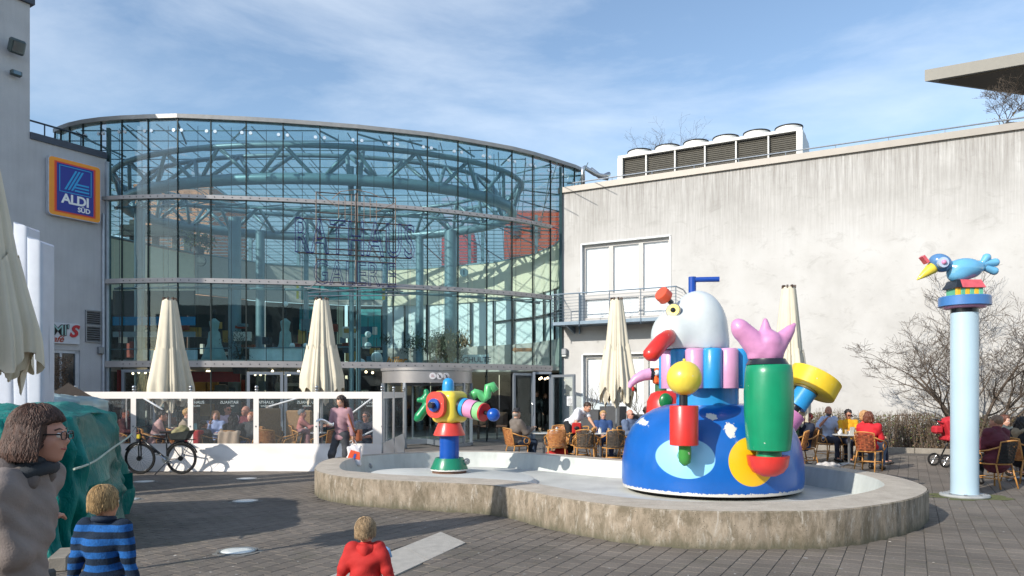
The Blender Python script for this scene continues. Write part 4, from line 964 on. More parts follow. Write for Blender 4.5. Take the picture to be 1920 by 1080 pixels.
# ---- entrance doors
def door(name, x0, Z0, x1, Z1_, y_top, label, cat='door', frame_w=.09, par=None, handle=True, pane_m=None):
    a, b_ = Vector(((x0 - 960) / FPX * Z0, Z0)), Vector(((x1 - 960) / FPX * Z1_, Z1_)); L = (b_ - a).length; ang = math.atan2(b_.y - a.y, b_.x - a.x)
    zt_ = CAMH + (HY - y_top) / FPX * Z0; t = thing(name, (a.x, a.y, 0), label, cat, ang); m = MB(); w = frame_w
    m.box((w / 2, 0, zt_ / 2), (w, .07, zt_)); m.box((L - w / 2, 0, zt_ / 2), (w, .07, zt_)); m.box((L / 2, 0, zt_ - w / 2), (L - 2 * w, .068, w)); m.box((L / 2, 0, .09), (L - 2 * w, .068, .18)); m.build('frame', M_FR, t)
    m = MB(); m.box((L / 2, 0, zt_ / 2 + .03), (L - 2 * w, .012, zt_ - w - .16)); m.build('pane', pane_m or G_LOW, t)
    if handle: m = MB(); m.tube([(L - w - .02, -.05, .85), (L - w - .02, -.09, .9), (L - w - .02, -.09, 1.3), (L - w - .02, -.05, 1.35)], .014, 6); m.build('handle', steel, t)
    return t
door('glass_door', 463, 23.75, 531, 24.0, 697, 'left grey framed glass door between the left and middle parasols'); door('glass_door', 533, 24.0, 597, 24.4, 697, 'right grey framed glass door partly behind the middle parasol')
door('glass_door', 229, 23.9, 292, 23.7, 693, 'grey framed glass door behind the left parasol')
door('glass_door', 962, 27.0, 1000, 27.6, 699, 'closed grey glass door just left of the open entrance'); door('open_glass_door', 1035, 27.6, 1078, 26.6, 703, 'grey glass door leaf standing open beside the white lower window')
m = MB(); a = px(1032, 700, 27.9); m.box((a.x, a.y, 1.25), (.1, .14, 2.5)); b_ = px(1001, 700, 27.55); m.box((b_.x, b_.y, 1.25), (.1, .14, 2.5)); m.box(((a.x + b_.x) / 2, (a.y + b_.y) / 2, 2.47), (a.x - b_.x, .12, .09)); m.build('door_portal', M_FR, hall, world=True)
t = thing('door_notice', px(1068, 752, 26.7), 'white paper notice taped to the open glass door', 'notice'); m = MB(); m.box((0, 0, 0), (.2, .004, .34)); m.build('paper', mat('paper_white', 'e9e9e6', .7), t)
m = MB()
for k in range(6): m.box((0, -.0035, .1 - k * .045), (.13 if k else .09, .002, .012))
m.build('print', mat('print_grey', '777777', .7), t)
for (x, mir, xx) in ((366, False, 0), (430, True, 1), (496, False, 2), (574, True, 3), (694, False, 4)):
    Z = 23.5 if x < 640 else 24.0; t = thing('window_lettering', px(x, 757, Z), ['white window lettering partly behind the second post of the fence', 'white reversed window lettering above the man with sunglasses', 'white window lettering on the left glass door', 'white reversed window lettering on the right glass door', 'faint white window lettering behind the walking woman'][xx], 'lettering', group='café lettering on the ground floor glass')
    text_obj('upper_line', 'RATHAUS', .13, (0, 0, .04), mat('etched_white', 'b9c4c4', .6), t, mirror=mir, extrude=.002); text_obj('lower_line', 'GALERIE', .075, (0.02, 0, -.07), mat('etched_white', 'b9c4c4'), t, mirror=mir, extrude=.002)
# revolving door
rd = thing('revolving_door', px(801, 842, 24.75) * 1.0, 'silver revolving entrance door with curved fascia and three round symbols', 'revolving door'); rd.location.z = 0
RR = 1.46; M_SIL = mat('silver_fascia', 'a3a09f', .35, .5, var=.04)
m = MB(); m.lathe([(RR - .1, 2.04), (RR + .02, 2.04), (RR + .02, 2.42)], 48, a0=PI * .98, a1=2.02 * PI); m.lathe([(RR + .06, 2.43), (RR + .06, 2.52), (0, 2.54)], 48, a0=PI * .98, a1=2.02 * PI); m.build('fascia', M_SIL, rd, smooth=R(40))
for d in (182, 205, 248, 300, 330, 358):
    a = R(d); m = MB(); m.box((RR * math.cos(a), RR * math.sin(a), 1.02), (.1 if d not in (205, 330) else .05, .09, 2.04), rz=a); m.build('post', M_FR, rd)
for a0, a1 in ((182, 205), (205, 248), (300, 330), (330, 358)):
    m = MB(); m.lathe([(RR, .1), (RR, 2.04)], 8, a0=R(a0 + 2), a1=R(a1 - 2)); m.build('curved_pane', G_LOW, rd, smooth=True)
m = MB(); m.lathe([(RR + .02, 0), (RR + .02, .1), (RR - .05, .1)], 48, a0=PI, a1=R(248)); m.lathe([(RR + .02, 0), (RR + .02, .1), (RR - .05, .1)], 24, a0=R(300), a1=R(358)); m.build('plinth', M_FR, rd)
for k in range(4):
    a = R(28 + 90 * k); c_, s_ = math.cos(a), math.sin(a); 
    m = MB(); m.box((c_ * .7, s_ * .7, 2.0), (1.34, .05, .08), rz=a); m.box((c_ * .7, s_ * .7, .12), (1.34, .05, .16), rz=a); m.box((c_ * 1.35, s_ * 1.35, 1.06), (.06, .05, 1.8), rz=a); wf = m.build('wing_frame', M_FR, rd)
    m = MB(); m.box((c_ * .7, s_ * .7, 1.06), (1.3, .01, 1.78), rz=a); m.build('pane', G_LOW, wf)
for k, d in enumerate((283, 291.5, 300)):
    a = R(d); c = V((RR + .03) * math.cos(a), (RR + .03) * math.sin(a), 2.25); n_ = V(math.cos(a), math.sin(a), 0); m = MB(); m.cyl(c - n_ * .005, c + n_ * .012, .105, n=24); s = m.build('symbol_disc', mat('symbol_white', 'd9d7d8', .5), rd)
    m = MB(); u = V(-n_.y, n_.x, 0); c2 = c + n_ * .014
    if k == 0: m.tube([c2 - u * .05 + V(0, 0, -.02), c2 + u * .05 + V(0, 0, -.02)], .012, 4); m.tube([c2 - u * .05 + V(0, 0, .03), c2 + u * .03 + V(0, 0, .03)], .012, 4)
    else: m.tube([c2 - u * .06 + V(0, 0, .07), c2 + u * .06 + V(0, 0, -.07)], .008, 4); m.tube([c2 + V(0, 0, .03), c2 + V(0, 0, -.05)], .018, 5)
    m.build('symbol', mat('symbol_red' if k == 0 else 'symbol_black', 'b08a90' if k == 0 else '4a4548', .5), s)
# indoor chairs
for k, x in enumerate((889, 905, 941)):
    t = thing('dark_wood_chair', px(x, 823, 27.8), ['brown chair behind the glass left of the green zigzag of the small sculpture', 'brown chair second from the left behind the glass', 'brown chair nearest the closed glass door'][k], 'chair', group='brown chairs behind the glass'); t.location.z = 0.01
    mb_ = mat('chair_brown', '5c4334', .7); m = MB(); m.box((0, .2, .75), (.42, .06, .5), bev=.02); m.build('backrest', mb_, t); m = MB(); m.box((0, 0, .48), (.42, .42, .08), bev=.02); m.build('seat', mb_, t)
    for sx in (-1, 1):
        for sy in (-1, 1): m = MB(); m.cyl((sx * .18, sy * .18, 0), (sx * .18, sy * .18, .45), .018, .025, 6); m.build('leg', mat('leg_black', '1d1917', .5), t)
# building across the square, behind the photographer (seen only as reflection)
ob = thing('opposite_building', (-5, -34, 0), 'long grey building across the square behind the camera', 'building')
m = MB(); wall_with_holes(m, -45, 45, 0, 11, [(-44 + 3 * k + .5, -44 + 3 * k + 2.3, 1.0 + 3.6 * j, 2.9 + 3.6 * j) for k in range(29) for j in range(3)], 0, .3)
m.v = [(-v[0], -v[1], v[2]) for v in m.v]; m.build('facade', mat('facade_grey', (.28, .25, .22), .9), ob)
m = MB(); m.box((0, -3.4, 5.5), (90, 6, 10.9)); m.build('body', mat('dark_room', '1d2228'), ob)
# buildings behind the hall
for (x0, x1, y0, Z, dep, c, lab, nm) in ((828, 888, 432, 62, 6, 'c2585c', 'red brick building seen through the glass behind the thick column', 'red_building'), (945, 1048, 395, 60, 6, 'c4553c', 'orange red building seen through the upper right of the glass', 'red_building'), (250, 392, 345, 58, 8, 'c48a6a', 'pale orange building seen through the glass at the left', 'orange_building')):
    a, b_ = px(x0, y0, Z), px(x1, y0, Z); t = thing(nm, ((a.x + b_.x) / 2, Z, 0), lab, 'building'); w_ = b_.x - a.x; m = MB()
    m.box((0, dep / 2, a.z / 2), (w_, dep, a.z)); m.build('wall', mat('far_' + c, c, .8, var=.1), t)
    for k in range(max(1, int(w_ / 1.6))):
        for j in range(2): m = MB(); m.box((-w_ / 2 + .9 + k * 1.6, -.02, a.z - 1.6 - j * 2.6), (.8, .08, 1.3)); m.build('window', M_DARK, t)
# ================================================================== SCULPTURES
def paint(name, c, var=.12, rough=.33): return mat('paint_' + name, c, rough, var=var, vscale=2.5, coat=.12, bump=.12, bscale=7, flake=.735, streak=.10)
def chipped(name, c, chips, under=(.62, .60, .55), thr=.66):
    """gloss paint with flaked patches; chips = list of (x, z, rx, rz) in object space or 'edge'"""
    def bld(n, l, b):
        t = N(n, 'TexCoord'); P_ = t.outputs['Object']; cc = lin(c)
        v = noise(n, l, P_, 1.7, 5, .6); r = ramp(n, [(.3, tuple(k * .88 for k in cc)), (.7, tuple(min(1, k * 1.1) for k in cc))]); l.new(v, r.inputs[0]); col_ = r.outputs[0]
        for item in chips:
            if item[0] == 'edge':
                sep = N(n, 'SeparateXYZ'); l.new(P_, sep.inputs[0]); mr_ = N(n, 'MapRange'); mr_.inputs[1].default_value = item[1]; mr_.inputs[2].default_value = item[2]; mr_.inputs[3].default_value = 1; mr_.inputs[4].default_value = 0
                l.new(sep.outputs[2], mr_.inputs[0]); ad = N(n, 'Math', operation='MULTIPLY_ADD'); nn = noise(n, l, P_, 16, 5, .7); ad.inputs[1].default_value = .9; l.new(nn, ad.inputs[0]); l.new(mr_.outputs[0], ad.inputs[2])
                rr = ramp(n, [(.93, (0, 0, 0)), (.96, (1, 1, 1))]); l.new(ad.outputs[0], rr.inputs[0]); col_ = mix(n, l, col_, under, rr.outputs[0])
            else:
                kind, x, z, rx, rz, colr = item
                mp_ = N(n, 'Mapping'); mp_.vector_type = 'POINT'; mp_.inputs['Location'].default_value = (-x / rx, 0, -z / rz); mp_.inputs['Scale'].default_value = (1 / rx, 0, 1 / rz); l.new(P_, mp_.inputs[0])
                ln = N(n, 'VectorMath', operation='LENGTH'); l.new(mp_.outputs[0], ln.inputs[0]); src = ln.outputs['Value']
                if kind == 'chip':
                    nn = noise(n, l, P_, 9, 5, .7); ad = N(n, 'Math', operation='MULTIPLY_ADD'); ad.inputs[1].default_value = 2.2; l.new(nn, ad.inputs[0]); l.new(src, ad.inputs[2]); s2 = N(n, 'Math', operation='SUBTRACT'); s2.inputs[1].default_value = .9; l.new(ad.outputs[0], s2.inputs[0]); src = s2.outputs[0]
                rr = ramp(n, [(.97, (1, 1, 1)), (1.0, (0, 0, 0))]) ; l.new(src, rr.inputs[0])
                sep = N(n, 'SeparateXYZ'); l.new(P_, sep.inputs[0]); lt_ = N(n, 'Math', operation='LESS_THAN'); lt_.inputs[1].default_value = 0; l.new(sep.outputs[1], lt_.inputs[0]); mu = N(n, 'Math', operation='MULTIPLY'); l.new(rr.outputs[0], mu.inputs[0]); l.new(lt_.outputs[0], mu.inputs[1])
                col_ = mix(n, l, col_, colr, mu.outputs[0])
        l.new(col_, b.inputs['Base Color']); b.inputs['Roughness'].default_value = .3; b.inputs['Coat Weight'].default_value = .2; b.inputs['Coat Roughness'].default_value = .1
        bump(n, l, b, noise(n, l, P_, 8, 3), .08, .02)
    return node_mat('chipped_' + name, bld)
C_BLUE, C_SKY, C_PINK, C_RED, C_GREEN, C_YEL = '0c5cae', '2c93d2', 'd49cc0', 'd2332c', '0f8058', 'ecc93a'
BLK = mat('paint_black', '1b2027', .35, coat=.3)
def at2(root):  # pixel helper that gives root-local coordinates
    def f(x, y, Z): p = px(x, y, Z) - root.location; return p
    return f
big = thing('bird_fountain_sculpture', (3.32, 12.42, .10), 'large painted fountain sculpture with white bird head, red beak and blue dome body', 'sculpture')
q = at2(big); Zc = 12.42
WH_ = (.66, .65, .60)
dome = MB(); prof = [(1.455, .06), (1.475, .2), (1.47, .48), (1.41, .82), (1.31, 1.04), (1.15, 1.22), (.95, 1.34), (.75, 1.41), (.55, 1.435), (0, 1.44)]
def dn(a, z): return 1.0 + .012 * math.sin(3 * a)
prof2 = []
for i in range(len(prof) - 1):
    for t in (0, .5): prof2.append((prof[i][0] * (1 - t) + prof[i + 1][0] * t, prof[i][1] * (1 - t) + prof[i + 1][1] * t))
prof2.append(prof[-1])
dome.lathe([(1.40, .05)] + prof2, 96, rfun=dn, M=Matrix.Scale(.92, 3, (0, 1, 0)))
k1 = lambda x, y: (q(x, y, 11.1).x, q(x, y, 11.1).z)
ov1, ov2 = k1(1291, 861), k1(1411, 866)
M_DOME = chipped('dome', C_BLUE, [('oval', ov1[0], ov1[1], .405, .31, lin('8fcdf0')), ('oval', ov2[0], ov2[1], .37, .37, lin('e8bb1c')), ('chip', k1(1374, 806)[0], k1(1374, 806)[1], .10, .14, WH_), ('chip', k1(1345, 782)[0], k1(1345, 782)[1], .09, .06, WH_),
                              ('chip', k1(1228, 795)[0], k1(1228, 795)[1], .07, .09, WH_), ('chip', k1(1207, 798)[0], k1(1207, 798)[1], .05, .12, WH_), ('edge', .05, .16)])
dome.build('dome_body', M_DOME, big, smooth=R(50))
m = MB(); m.lathe([(1.3, -.01), (1.3, .06)], 40, M=Matrix.Scale(.9, 3, (0, 1, 0))); m.build('base', mat('dark_gap', '1a1a18', .9), big)
m = MB(); cN = q(1326, 742, 12.3); m.lathe([(.50, 1.30), (.50, 1.72)], 48, (cN.x, cN.y, 0)); m.build('neck', paint('sky', C_SKY), big, smooth=R(40))
# collar of alternating half tubes
cC = q(1322, 690, 12.3); zt_, zb_ = q(0, 657, 12.3).z, q(0, 728, 11.7).z
m = MB(); m.lathe([(.6, zb_ + .01), (.6, zt_ - .03), (0, zt_ - .02)], 40, (cC.x, cC.y, 0)); m.build('collar_core', paint('blue', C_BLUE), big, smooth=R(40))
random.seed(3)
for k in range(14):
    a = 2 * PI * (k + .35) / 14; x, y = cC.x + .595 * math.cos(a), cC.y + .595 * math.sin(a); m = MB(); m.lathe([(.15, zb_), (.155, zb_ + .01), (.155, zt_ - .03), (.13, zt_ + .0), (0, zt_ + .005)], 20, (x, y, 0))
    m.build('collar_tube', paint('pink', C_PINK) if k % 2 else paint('sky', C_SKY), big, smooth=R(50))
# head
def cutlow(z0): return lambda F, X, Y, Z_: np.maximum(F, (z0 - Z_) + 0 * F)
hz = q(0, 656, 12.3).z
hc1, hc2 = q(1308, 624, 12.3), q(1268, 632, 12.2)
solid('head', [('ell', tuple(hc1), (.485, .50, .69)), ('ell', tuple(hc2), (.41, .42, .47)), ('ell', tuple(q(1310, 650, 12.3)), (.47, .46, .4))], .022, .12, chipped('head_white', 'cbd2d2', [('edge', hz - .1, hz + .015)], under=(.2, .2, .2)), big, cut=cutlow(hz))
# beak
b0, b1, b2 = q(1252, 633, 11.75), q(1240, 642, 11.58), q(1219, 667, 11.45)
m = MB(); m.tube([b0 + V(.06, .12, .05), b0, b1, b1.lerp(b2, .5), b2, b2 + V(-.02, -.01, -.04), b2 + V(-.035, -.015, -.07)], [.10, .125, .128, .13, .125, .095, .03], 22); m.build('beak', paint('red', C_RED), big, smooth=True)
# eye
en = Vector((-.42, -.86, .28)).normalized(); ec = q(1262.5, 582.5, 11.96); Me = en.to_track_quat('Z', 'Y').to_matrix()
m = MB(); m.lathe([(.122, -.05), (.122, .01), (0, .012)], 28, ec, Me); e = m.build('eye_ring', BLK, big)
m = MB(); m.lathe([(.102, 0), (.102, .022), (0, .024)], 28, ec, Me); m.build('eye_disc', paint('yellow', 'e6cf4a'), e)
m = MB(); m.lathe([(.042, .02), (.04, .045), (.02, .06), (0, .065)], 20, ec, Me); m.build('pupil', BLK, e, smooth=True)
# crest knob
kc, kd = q(1254, 558, 12.1), q(1240, 554, 12.05); ka = (q(1232, 547, 12.0) - q(1262, 575, 12.2)).normalized(); base_ = q(1256, 565, 12.15)
m = MB(); m.cyl(base_ - ka * .05, base_ + ka * .14, .042, n=18); m.build('knob_stem', BLK, big, smooth=R(40))
Mk = ka.to_track_quat('Z', 'Y').to_matrix(); m = MB(); m.lathe([(.10, .08), (.125, .10), (.125, .22), (.115, .24), (0, .245)], 28, base_, Mk); m.build('knob', paint('orange', 'd6583a'), big, smooth=R(40))
# tap on the head
t0, t1 = q(1298, 556, 12.3), q(1298, 520.5, 12.3); m = MB(); m.cyl(t0, t1 + V(0, 0, .01), .062, n=20); m.cyl(q(1298, 524.5, 12.3), q(1349, 523.5, 12.2), .042, n=18); m.build('tap', paint('deep_blue', '1446a0'), big, smooth=R(40))
# left arm: yellow ball, black rod, red cylinder, green finger
la = q(1283, 709, 10.95); m = MB(); m.ell(la, .255, 32, 20); m.cyl(la + V(0, 0, .24), la + V(0, 0, .285), .022, n=10); m.build('yellow_ball', paint('yellow', 'e6c62e'), big, smooth=True)
m = MB(); m.cyl(q(1281.5, 735, 10.95), q(1281.5, 762, 10.95), .062, n=18); m.build('arm_rod', BLK, big, smooth=R(40))
c = q(1282.5, 0, 10.95); m = MB(); m.lathe([(.195, q(0, 835, 10.95).z), (.208, q(0, 834, 10.95).z), (.208, q(0, 762, 10.95).z), (.2, q(0, 760.5, 10.95).z), (0, q(0, 760, 10.95).z)], 36, (c.x, c.y, 0)); m.build('red_cylinder', paint('red', C_RED), big, smooth=R(40))
a0 = q(1284, 835, 10.95); a1 = q(1284, 858, 10.95); m = MB(); m.tube([a0, a1, a1 + V(0, .0, -.06), a1 + V(0, .03, -.10)], [.092, .092, .085, .04], 20); m.build('green_finger', paint('leaf', '3f9140'), big, smooth=R(60))
m = MB(); m.tube([a1 + V(-.0, .0, 0), a1 + V(.05, .35, .0)], [.085, .085], 18); m.build('green_peg', paint('leaf', '3f9140'), big, smooth=R(60))
# right arm: pink hand on a green barrel over a red bowl
Zr = 10.9; rc = q(1440, 0, Zr); zz = lambda y: q(0, y, Zr).z
m = MB(); m.lathe([(.27, zz(845)), (.30, zz(843)), (.325, zz(815)), (.345, zz(775)), (.35, zz(735)), (.335, zz(700)), (.318, zz(686)), (.30, zz(684)), (0, zz(683))], 48, (rc.x + .01, rc.y, 0)); m.build('green_barrel', paint('green', '0f8a60'), big, smooth=R(50))
m = MB(); m.lathe([(.305, zz(684)), (.262, zz(676)), (.255, zz(673)), (0, zz(672))], 40, (rc.x - .01, rc.y, 0)); m.build('black_ring', BLK, big, smooth=R(50))
hp = lambda x, y: tuple(q(x, y, Zr))
solid('pink_hand', [('cap', hp(1438, 662), hp(1440, 645), .20, .21), ('cap', hp(1425, 655), hp(1389, 617), .19, .135), ('cap', hp(1391, 622), hp(1384, 610), .13, .10), ('cap', hp(1436, 648), hp(1435, 601), .17, .035), ('cap', hp(1450, 655), hp(1480, 620), .17, .075), ('cap', hp(1472, 630), hp(1489, 609), .10, .03), ('cap', hp(1420, 668), hp(1450, 668), .14, .14)],
      .016, .028, mat('paint_pink_hand', 'c98ab4', .45, var=.14, vscale=7, coat=.2), big, cut=cutlow(zz(674)))
m = MB(); m.lathe([(.18, zz(856)), (.18, zz(843))], 30, (rc.x + .01, rc.y, 0)); m.build('green_neck', paint('green', '0f8a60'), big, smooth=R(50))
m = MB(); m.lathe([(0, zz(894)), (.12, zz(892)), (.22, zz(885)), (.28, zz(873)), (.30, zz(858)), (.302, zz(854)), (.28, zz(854)), (0, zz(857))], 40, (rc.x, rc.y, 0)); m.build('red_bowl', paint('red', C_RED), big, smooth=R(50))
m = MB(); m.cyl(q(1440, 870, 10.9) + V(0, .1, 0), q(1440, 870, 11.6), .12, n=20); m.build('arm_link', paint('blue', C_BLUE), big, smooth=R(50))
# rear right arm: pink block, black ring, sky tube, yellow disc
p0, p1 = q(1468, 795, 12.75), q(1536, 706, 12.75); ax_ = (p1 - p0).normalized()
m = MB(); m.cyl(q(1455, 812, 12.75), q(1485, 772, 12.75), .24, n=36); m.build('pink_drum', paint('pink2', 'c77fb0'), big, smooth=R(40))
m = MB(); m.cyl(q(1483, 775, 12.75), q(1496, 757, 12.75), .09, n=24); m.build('black_spacer', BLK, big, smooth=R(40))
m = MB(); m.cyl(q(1492, 762, 12.75), q(1514, 731, 12.75), .178, n=30); m.build('sky_tube', paint('sky', C_SKY), big, smooth=R(40))
dir_ = (q(1514, 731, 12.75) - q(1492, 762, 12.75)).normalized(); dir_ = V(.51, .08, .86).normalized(); Md = dir_.to_track_quat('Z', 'Y').to_matrix(); dc = q(1512, 731, 12.75)
m = MB(); m.lathe([(.20, 0), (.20, .035), (0, .036)], 30, dc - dir_ * .03, Md); m.build('disc_washer', mat('paint_olive', '5a5434', .5), big)
m = MB(); m.lathe([(0, 0), (.425, .0), (.44, .01), (.44, .285), (.425, .295), (0, .30)], 48, dc + dir_ * .0 + V(.04, 0, -.01), Md); m.build('yellow_disc', paint('yellow2', 'e8c42c'), big, smooth=R(40))

# second, smaller figure behind (red body with a pink trunk)
tr = thing('trunk_sculpture', px(1246, 880, 14.25), 'red fountain figure with long pink trunk half hidden behind the large bird sculpture', 'sculpture'); tr.location.z = .1
q = at2(tr); Zt = 14.2
m = MB(); c = q(1252, 0, Zt); zq = lambda y: q(0, y, Zt).z; m.lathe([(.26, 0), (.30, zq(820)), (.36, zq(780)), (.34, zq(752)), (.27, zq(738)), (.16, zq(733)), (0, zq(732))], 36, (c.x - .05, c.y, 0)); m.build('red_body', paint('red', C_RED), tr, smooth=True)
m = MB(); g_ = q(1248, 752, 13.88); m.ell(g_, (.125, .07, .15), 24, 14); m.build('green_oval', paint('green3', '14703c'), tr, smooth=True)
m = MB(); m.lathe([(.11, zq(734)), (.11, zq(718))], 24, (q(1240, 0, Zt).x, 0, 0)); m.build('green_neck', mat('paint_dull_green', '3c6b4a', .5), tr)
m = MB(); h_ = q(1238, 705, Zt); m.box(h_, (.26, .26, .30), bev=.03); m.build('orange_head', paint('orange2', 'e06428'), tr)
m = MB(); e_ = q(1232, 699, 14.0); m.ell(e_, .055, 18, 12); ey = m.build('eyeball', mat('paint_white', 'dadad8', .3), tr, smooth=True); m = MB(); m.ell(e_ + V(-.045, -.02, 0), (.025, .02, .02), 10, 8); m.build('pupil', BLK, ey, smooth=True)
m = MB(); m.cyl(q(1228, 702, Zt), q(1219, 701, Zt), .115, n=24); m.build('black_collar', BLK, tr, smooth=R(40))
m = MB(); m.tube([q(1220, 701, Zt), q(1205, 704, Zt), q(1192, 711, Zt), q(1183, 720, Zt), q(1180, 727, Zt)], [.115, .105, .085, .06, .035], 20); m.build('pink_trunk', paint('pink', C_PINK), tr, smooth=R(60))
m = MB(); m.cyl(q(1185, 722, Zt), q(1188, 733, Zt), .028, n=12); m.build('red_tip', paint('red', C_RED), tr, smooth=True)
m = MB(); m.box(q(1246, 668, Zt), (.16, .14, .34)); m.ell(q(1240, 672, Zt), .05, 12, 8); m.build('green_crest', paint('green3', '14703c'), tr)
m = MB(); m.tube([q(1258, 690, Zt), q(1252, 668, Zt), q(1270, 652, Zt)], .05, 12); m.build('sky_arm', paint('sky', C_SKY), tr, smooth=True)

# small sculpture at the left of the basin
sm = thing('fish_fountain_sculpture', (px(842, 880, 14.4).x, 14.4, .18), 'small painted fountain sculpture with yellow box head, red eye plate and green tail', 'sculpture')
q = at2(sm); Zs = 14.4; zq = lambda y: q(0, y, Zs).z; cx = q(842.5, 0, Zs).x
m = MB(); m.lathe([(.33, 0), (.33, .05)], 36, (cx, 0, 0)); m.build('foot', mat('rust_foot', '6d5243', .9, var=.3), sm)
m = MB(); m.lathe([(.365, .05), (.365, .075), (.28, zq(860)), (.27, zq(858)), (.2, zq(859))], 48, (cx, 0, 0)); m.build('green_cone_base', chipped('greenbase', '15795a', [('edge', .05, .10)]), sm, smooth=R(40))
m = MB(); m.lathe([(.188, zq(862)), (.188, zq(815))], 40, (cx, 0, 0)); m.build('blue_column', paint('royal', '0d4fa8'), sm, smooth=R(40))
m = MB(); m.lathe([(.305, zq(816)), (.305, zq(814)), (.215, zq(793)), (0, zq(792))], 44, (cx, 0, 0)); m.build('red_cone', paint('red3', 'd64338'), sm, smooth=R(40))
yaw = R(-28); My = Matrix.Rotation(yaw, 3, 'Z')
hc = q(842, 763, Zs + .03)
def hl(x, y, z): return hc + My @ V(x, y, z)      # head-local: -y is the front face, x to the right
solid('yellow_head', [('box', tuple(hl(.0, .02, 0)), (.27, .30, .31), [list(r) for r in My], .13)], .016, .0, paint('yellow', 'e6c33a'), sm)
Mf = My @ Matrix.Rotation(R(90), 3, 'X')
m = MB(); m.prism([(x * 1.0 - .06, z + .045) for x, z in rrect(.40, .50, .18, 8)], .30, .40, M=Mf, c=hc); m.build('red_eye_plate', paint('red3', 'd64338'), sm)
ce = V(-.07, 0, .04)
for r_, d0, d1, nm, mm in ((.125, .40, .45, 'blue_eye_ring', paint('royal', '0d4fa8')), (.06, .45, .56, 'black_pupil', BLK)):
    m = MB(); m.lathe([(r_, d0), (r_, d1 - .01), (r_ - .01, d1), (0, d1)], 32, hc + My @ ce, My @ Matrix.Rotation(R(90), 3, 'X')); m.build(nm, mm, sm, smooth=R(40))
# sky blue knob on top
m = MB(); kx = q(840.5, 0, Zs).x; m.lathe([(.115, zq(735)), (.115, zq(722)), (.10, zq(714)), (.06, zq(710)), (0, zq(708.5))], 30, (kx, .0, 0)); m.build('sky_knob', paint('sky', C_SKY), sm, smooth=R(60))
# snout
s0_, s1_ = q(868, 763, Zs - .12), q(907, 773, Zs - .45); d_ = (s1_ - s0_).normalized(); Ms = d_.to_track_quat('Z', 'Y').to_matrix(); L_ = (s1_ - s0_).length
for f0, f1, nm, mm, rr in ((-.05, .06, 'black_band', BLK, .185), (.06, .22, 'sky_band', paint('sky', C_SKY), .18), (.22, .26, 'black_band', BLK, .18), (.26, .66, 'pink_band', paint('pink3', 'dc93b8'), .178), (.66, .71, 'black_band', BLK, .176), (.71, .97, 'green_band', paint('leaf2', '8cc987'), .174), (.97, 1.04, 'red_end', paint('red4', 'b9242a'), .175)):
    m = MB(); m.lathe([(rr, L_ * f0), (rr - .002, L_ * f1)] + ([(0, L_ * f1 + .01)] if f1 > 1 else []), 36, s0_, Ms); m.build(nm, mm, sm, smooth=R(40))
m = MB(); m.cyl(s1_, s1_ + d_ * .16, .04, n=14); m.build('nose_rod', BLK, sm); bb = s1_ + d_ * .24; m = MB(); m.ell(bb, .122, 28, 18); m.build('blue_ball', paint('royal', '0d4fa8'), sm, smooth=True)
# green tail (left) and green zigzag (right)
gq = lambda x, y: tuple(q(x, y, Zs + .1)); solid('green_tail', [('cap', gq(803, 758), gq(797, 746), .09, .07), ('cap', gq(801, 740), gq(799, 734), .065, .05), ('cap', gq(800, 750), gq(786, 750), .07, .05), ('cap', gq(800, 762), gq(786, 780), .09, .085), ('cap', gq(785, 782), gq(782, 785), .085, .06), ('cap', gq(806, 765), gq(812, 760), .08, .08)], .012, .03, paint('green4', '158a55'), sm)
m = MB(); Zg = Zs + .35; P_ = [q(884, 744, Zg), q(893, 736, Zg), q(899, 738, Zg), q(908, 750, Zg), q(913, 744, Zg), q(916, 724, Zg), q(922, 722, Zg), q(930, 733, Zg)]; m.tube(P_, [.085, .085, .08, .075, .08, .08, .08, .07], 16); m.build('green_zigzag', paint('leaf3', '5cb873'), sm, smooth=True)

# ---- pillar with a blue bird
pb = px(1808.5, 931, 12.33); pil = thing('bird_pillar', (pb.x, pb.y, 0), 'tall pale blue pillar carrying a painted bluebird sculpture', 'pillar')
q = at2(pil); Zp = 12.33; zq = lambda y: q(0, y, Zp).z; C_PALE = 'b3cbd8'
m = MB(); m.lathe([(.0, .0), (.36, 0), (.37, .02), (.36, .045), (.22, .05)], 48); m.build('base_flange', mat('flange_grey', '9da0a0', .6, var=.2), pil)
for k in range(8):
    a = k * PI / 4 + .3; m = MB(); m.cyl((.3 * math.cos(a), .3 * math.sin(a), .045), (.3 * math.cos(a), .3 * math.sin(a), .065), .022, n=6); m.build('bolt', steel, pil)
m = MB(); m.lathe([(.207, .04), (.207, zq(587))], 56); m.build('shaft', mat('paint_pale_blue', C_PALE, .35, var=.05, vscale=1.5, coat=.3), pil, smooth=R(40))
m = MB(); m.lathe([(.205, zq(587)), (.205, zq(577)), (0, zq(577))], 48); m.build('black_neck', BLK, pil, smooth=R(40))
m = MB(); m.lathe([(.20, zq(579)), (.31, zq(578)), (.32, zq(575)), (.32, zq(572.5))], 48); m.build('pink_ring', paint('pink', C_PINK), pil, smooth=R(40))
m = MB(); m.lathe([(.33, zq(575)), (.385, zq(574)), (.385, zq(558)), (.37, zq(556.5)), (0, zq(556))], 56); m.build('capital_disc', paint('mid_blue', '4579b5'), pil, smooth=R(40))
stripes = [paint('stripe_y', 'e6b730'), paint('stripe_g', '66b58f')]
for k in range(6):
    x = -.205 + k * .073 + .02; m = MB(); m.box((x, -.13, zq(549)), (.07, .05, zq(541.5) - zq(556.5)), bev=.006); m.build('stripe_block', stripes[k % 2], pil)
m = MB(); m.box((0, .03, zq(549)), (.42, .26, zq(541.5) - zq(556.5))); m.build('plinth_core', paint('stripe_g', '66b58f'), pil)
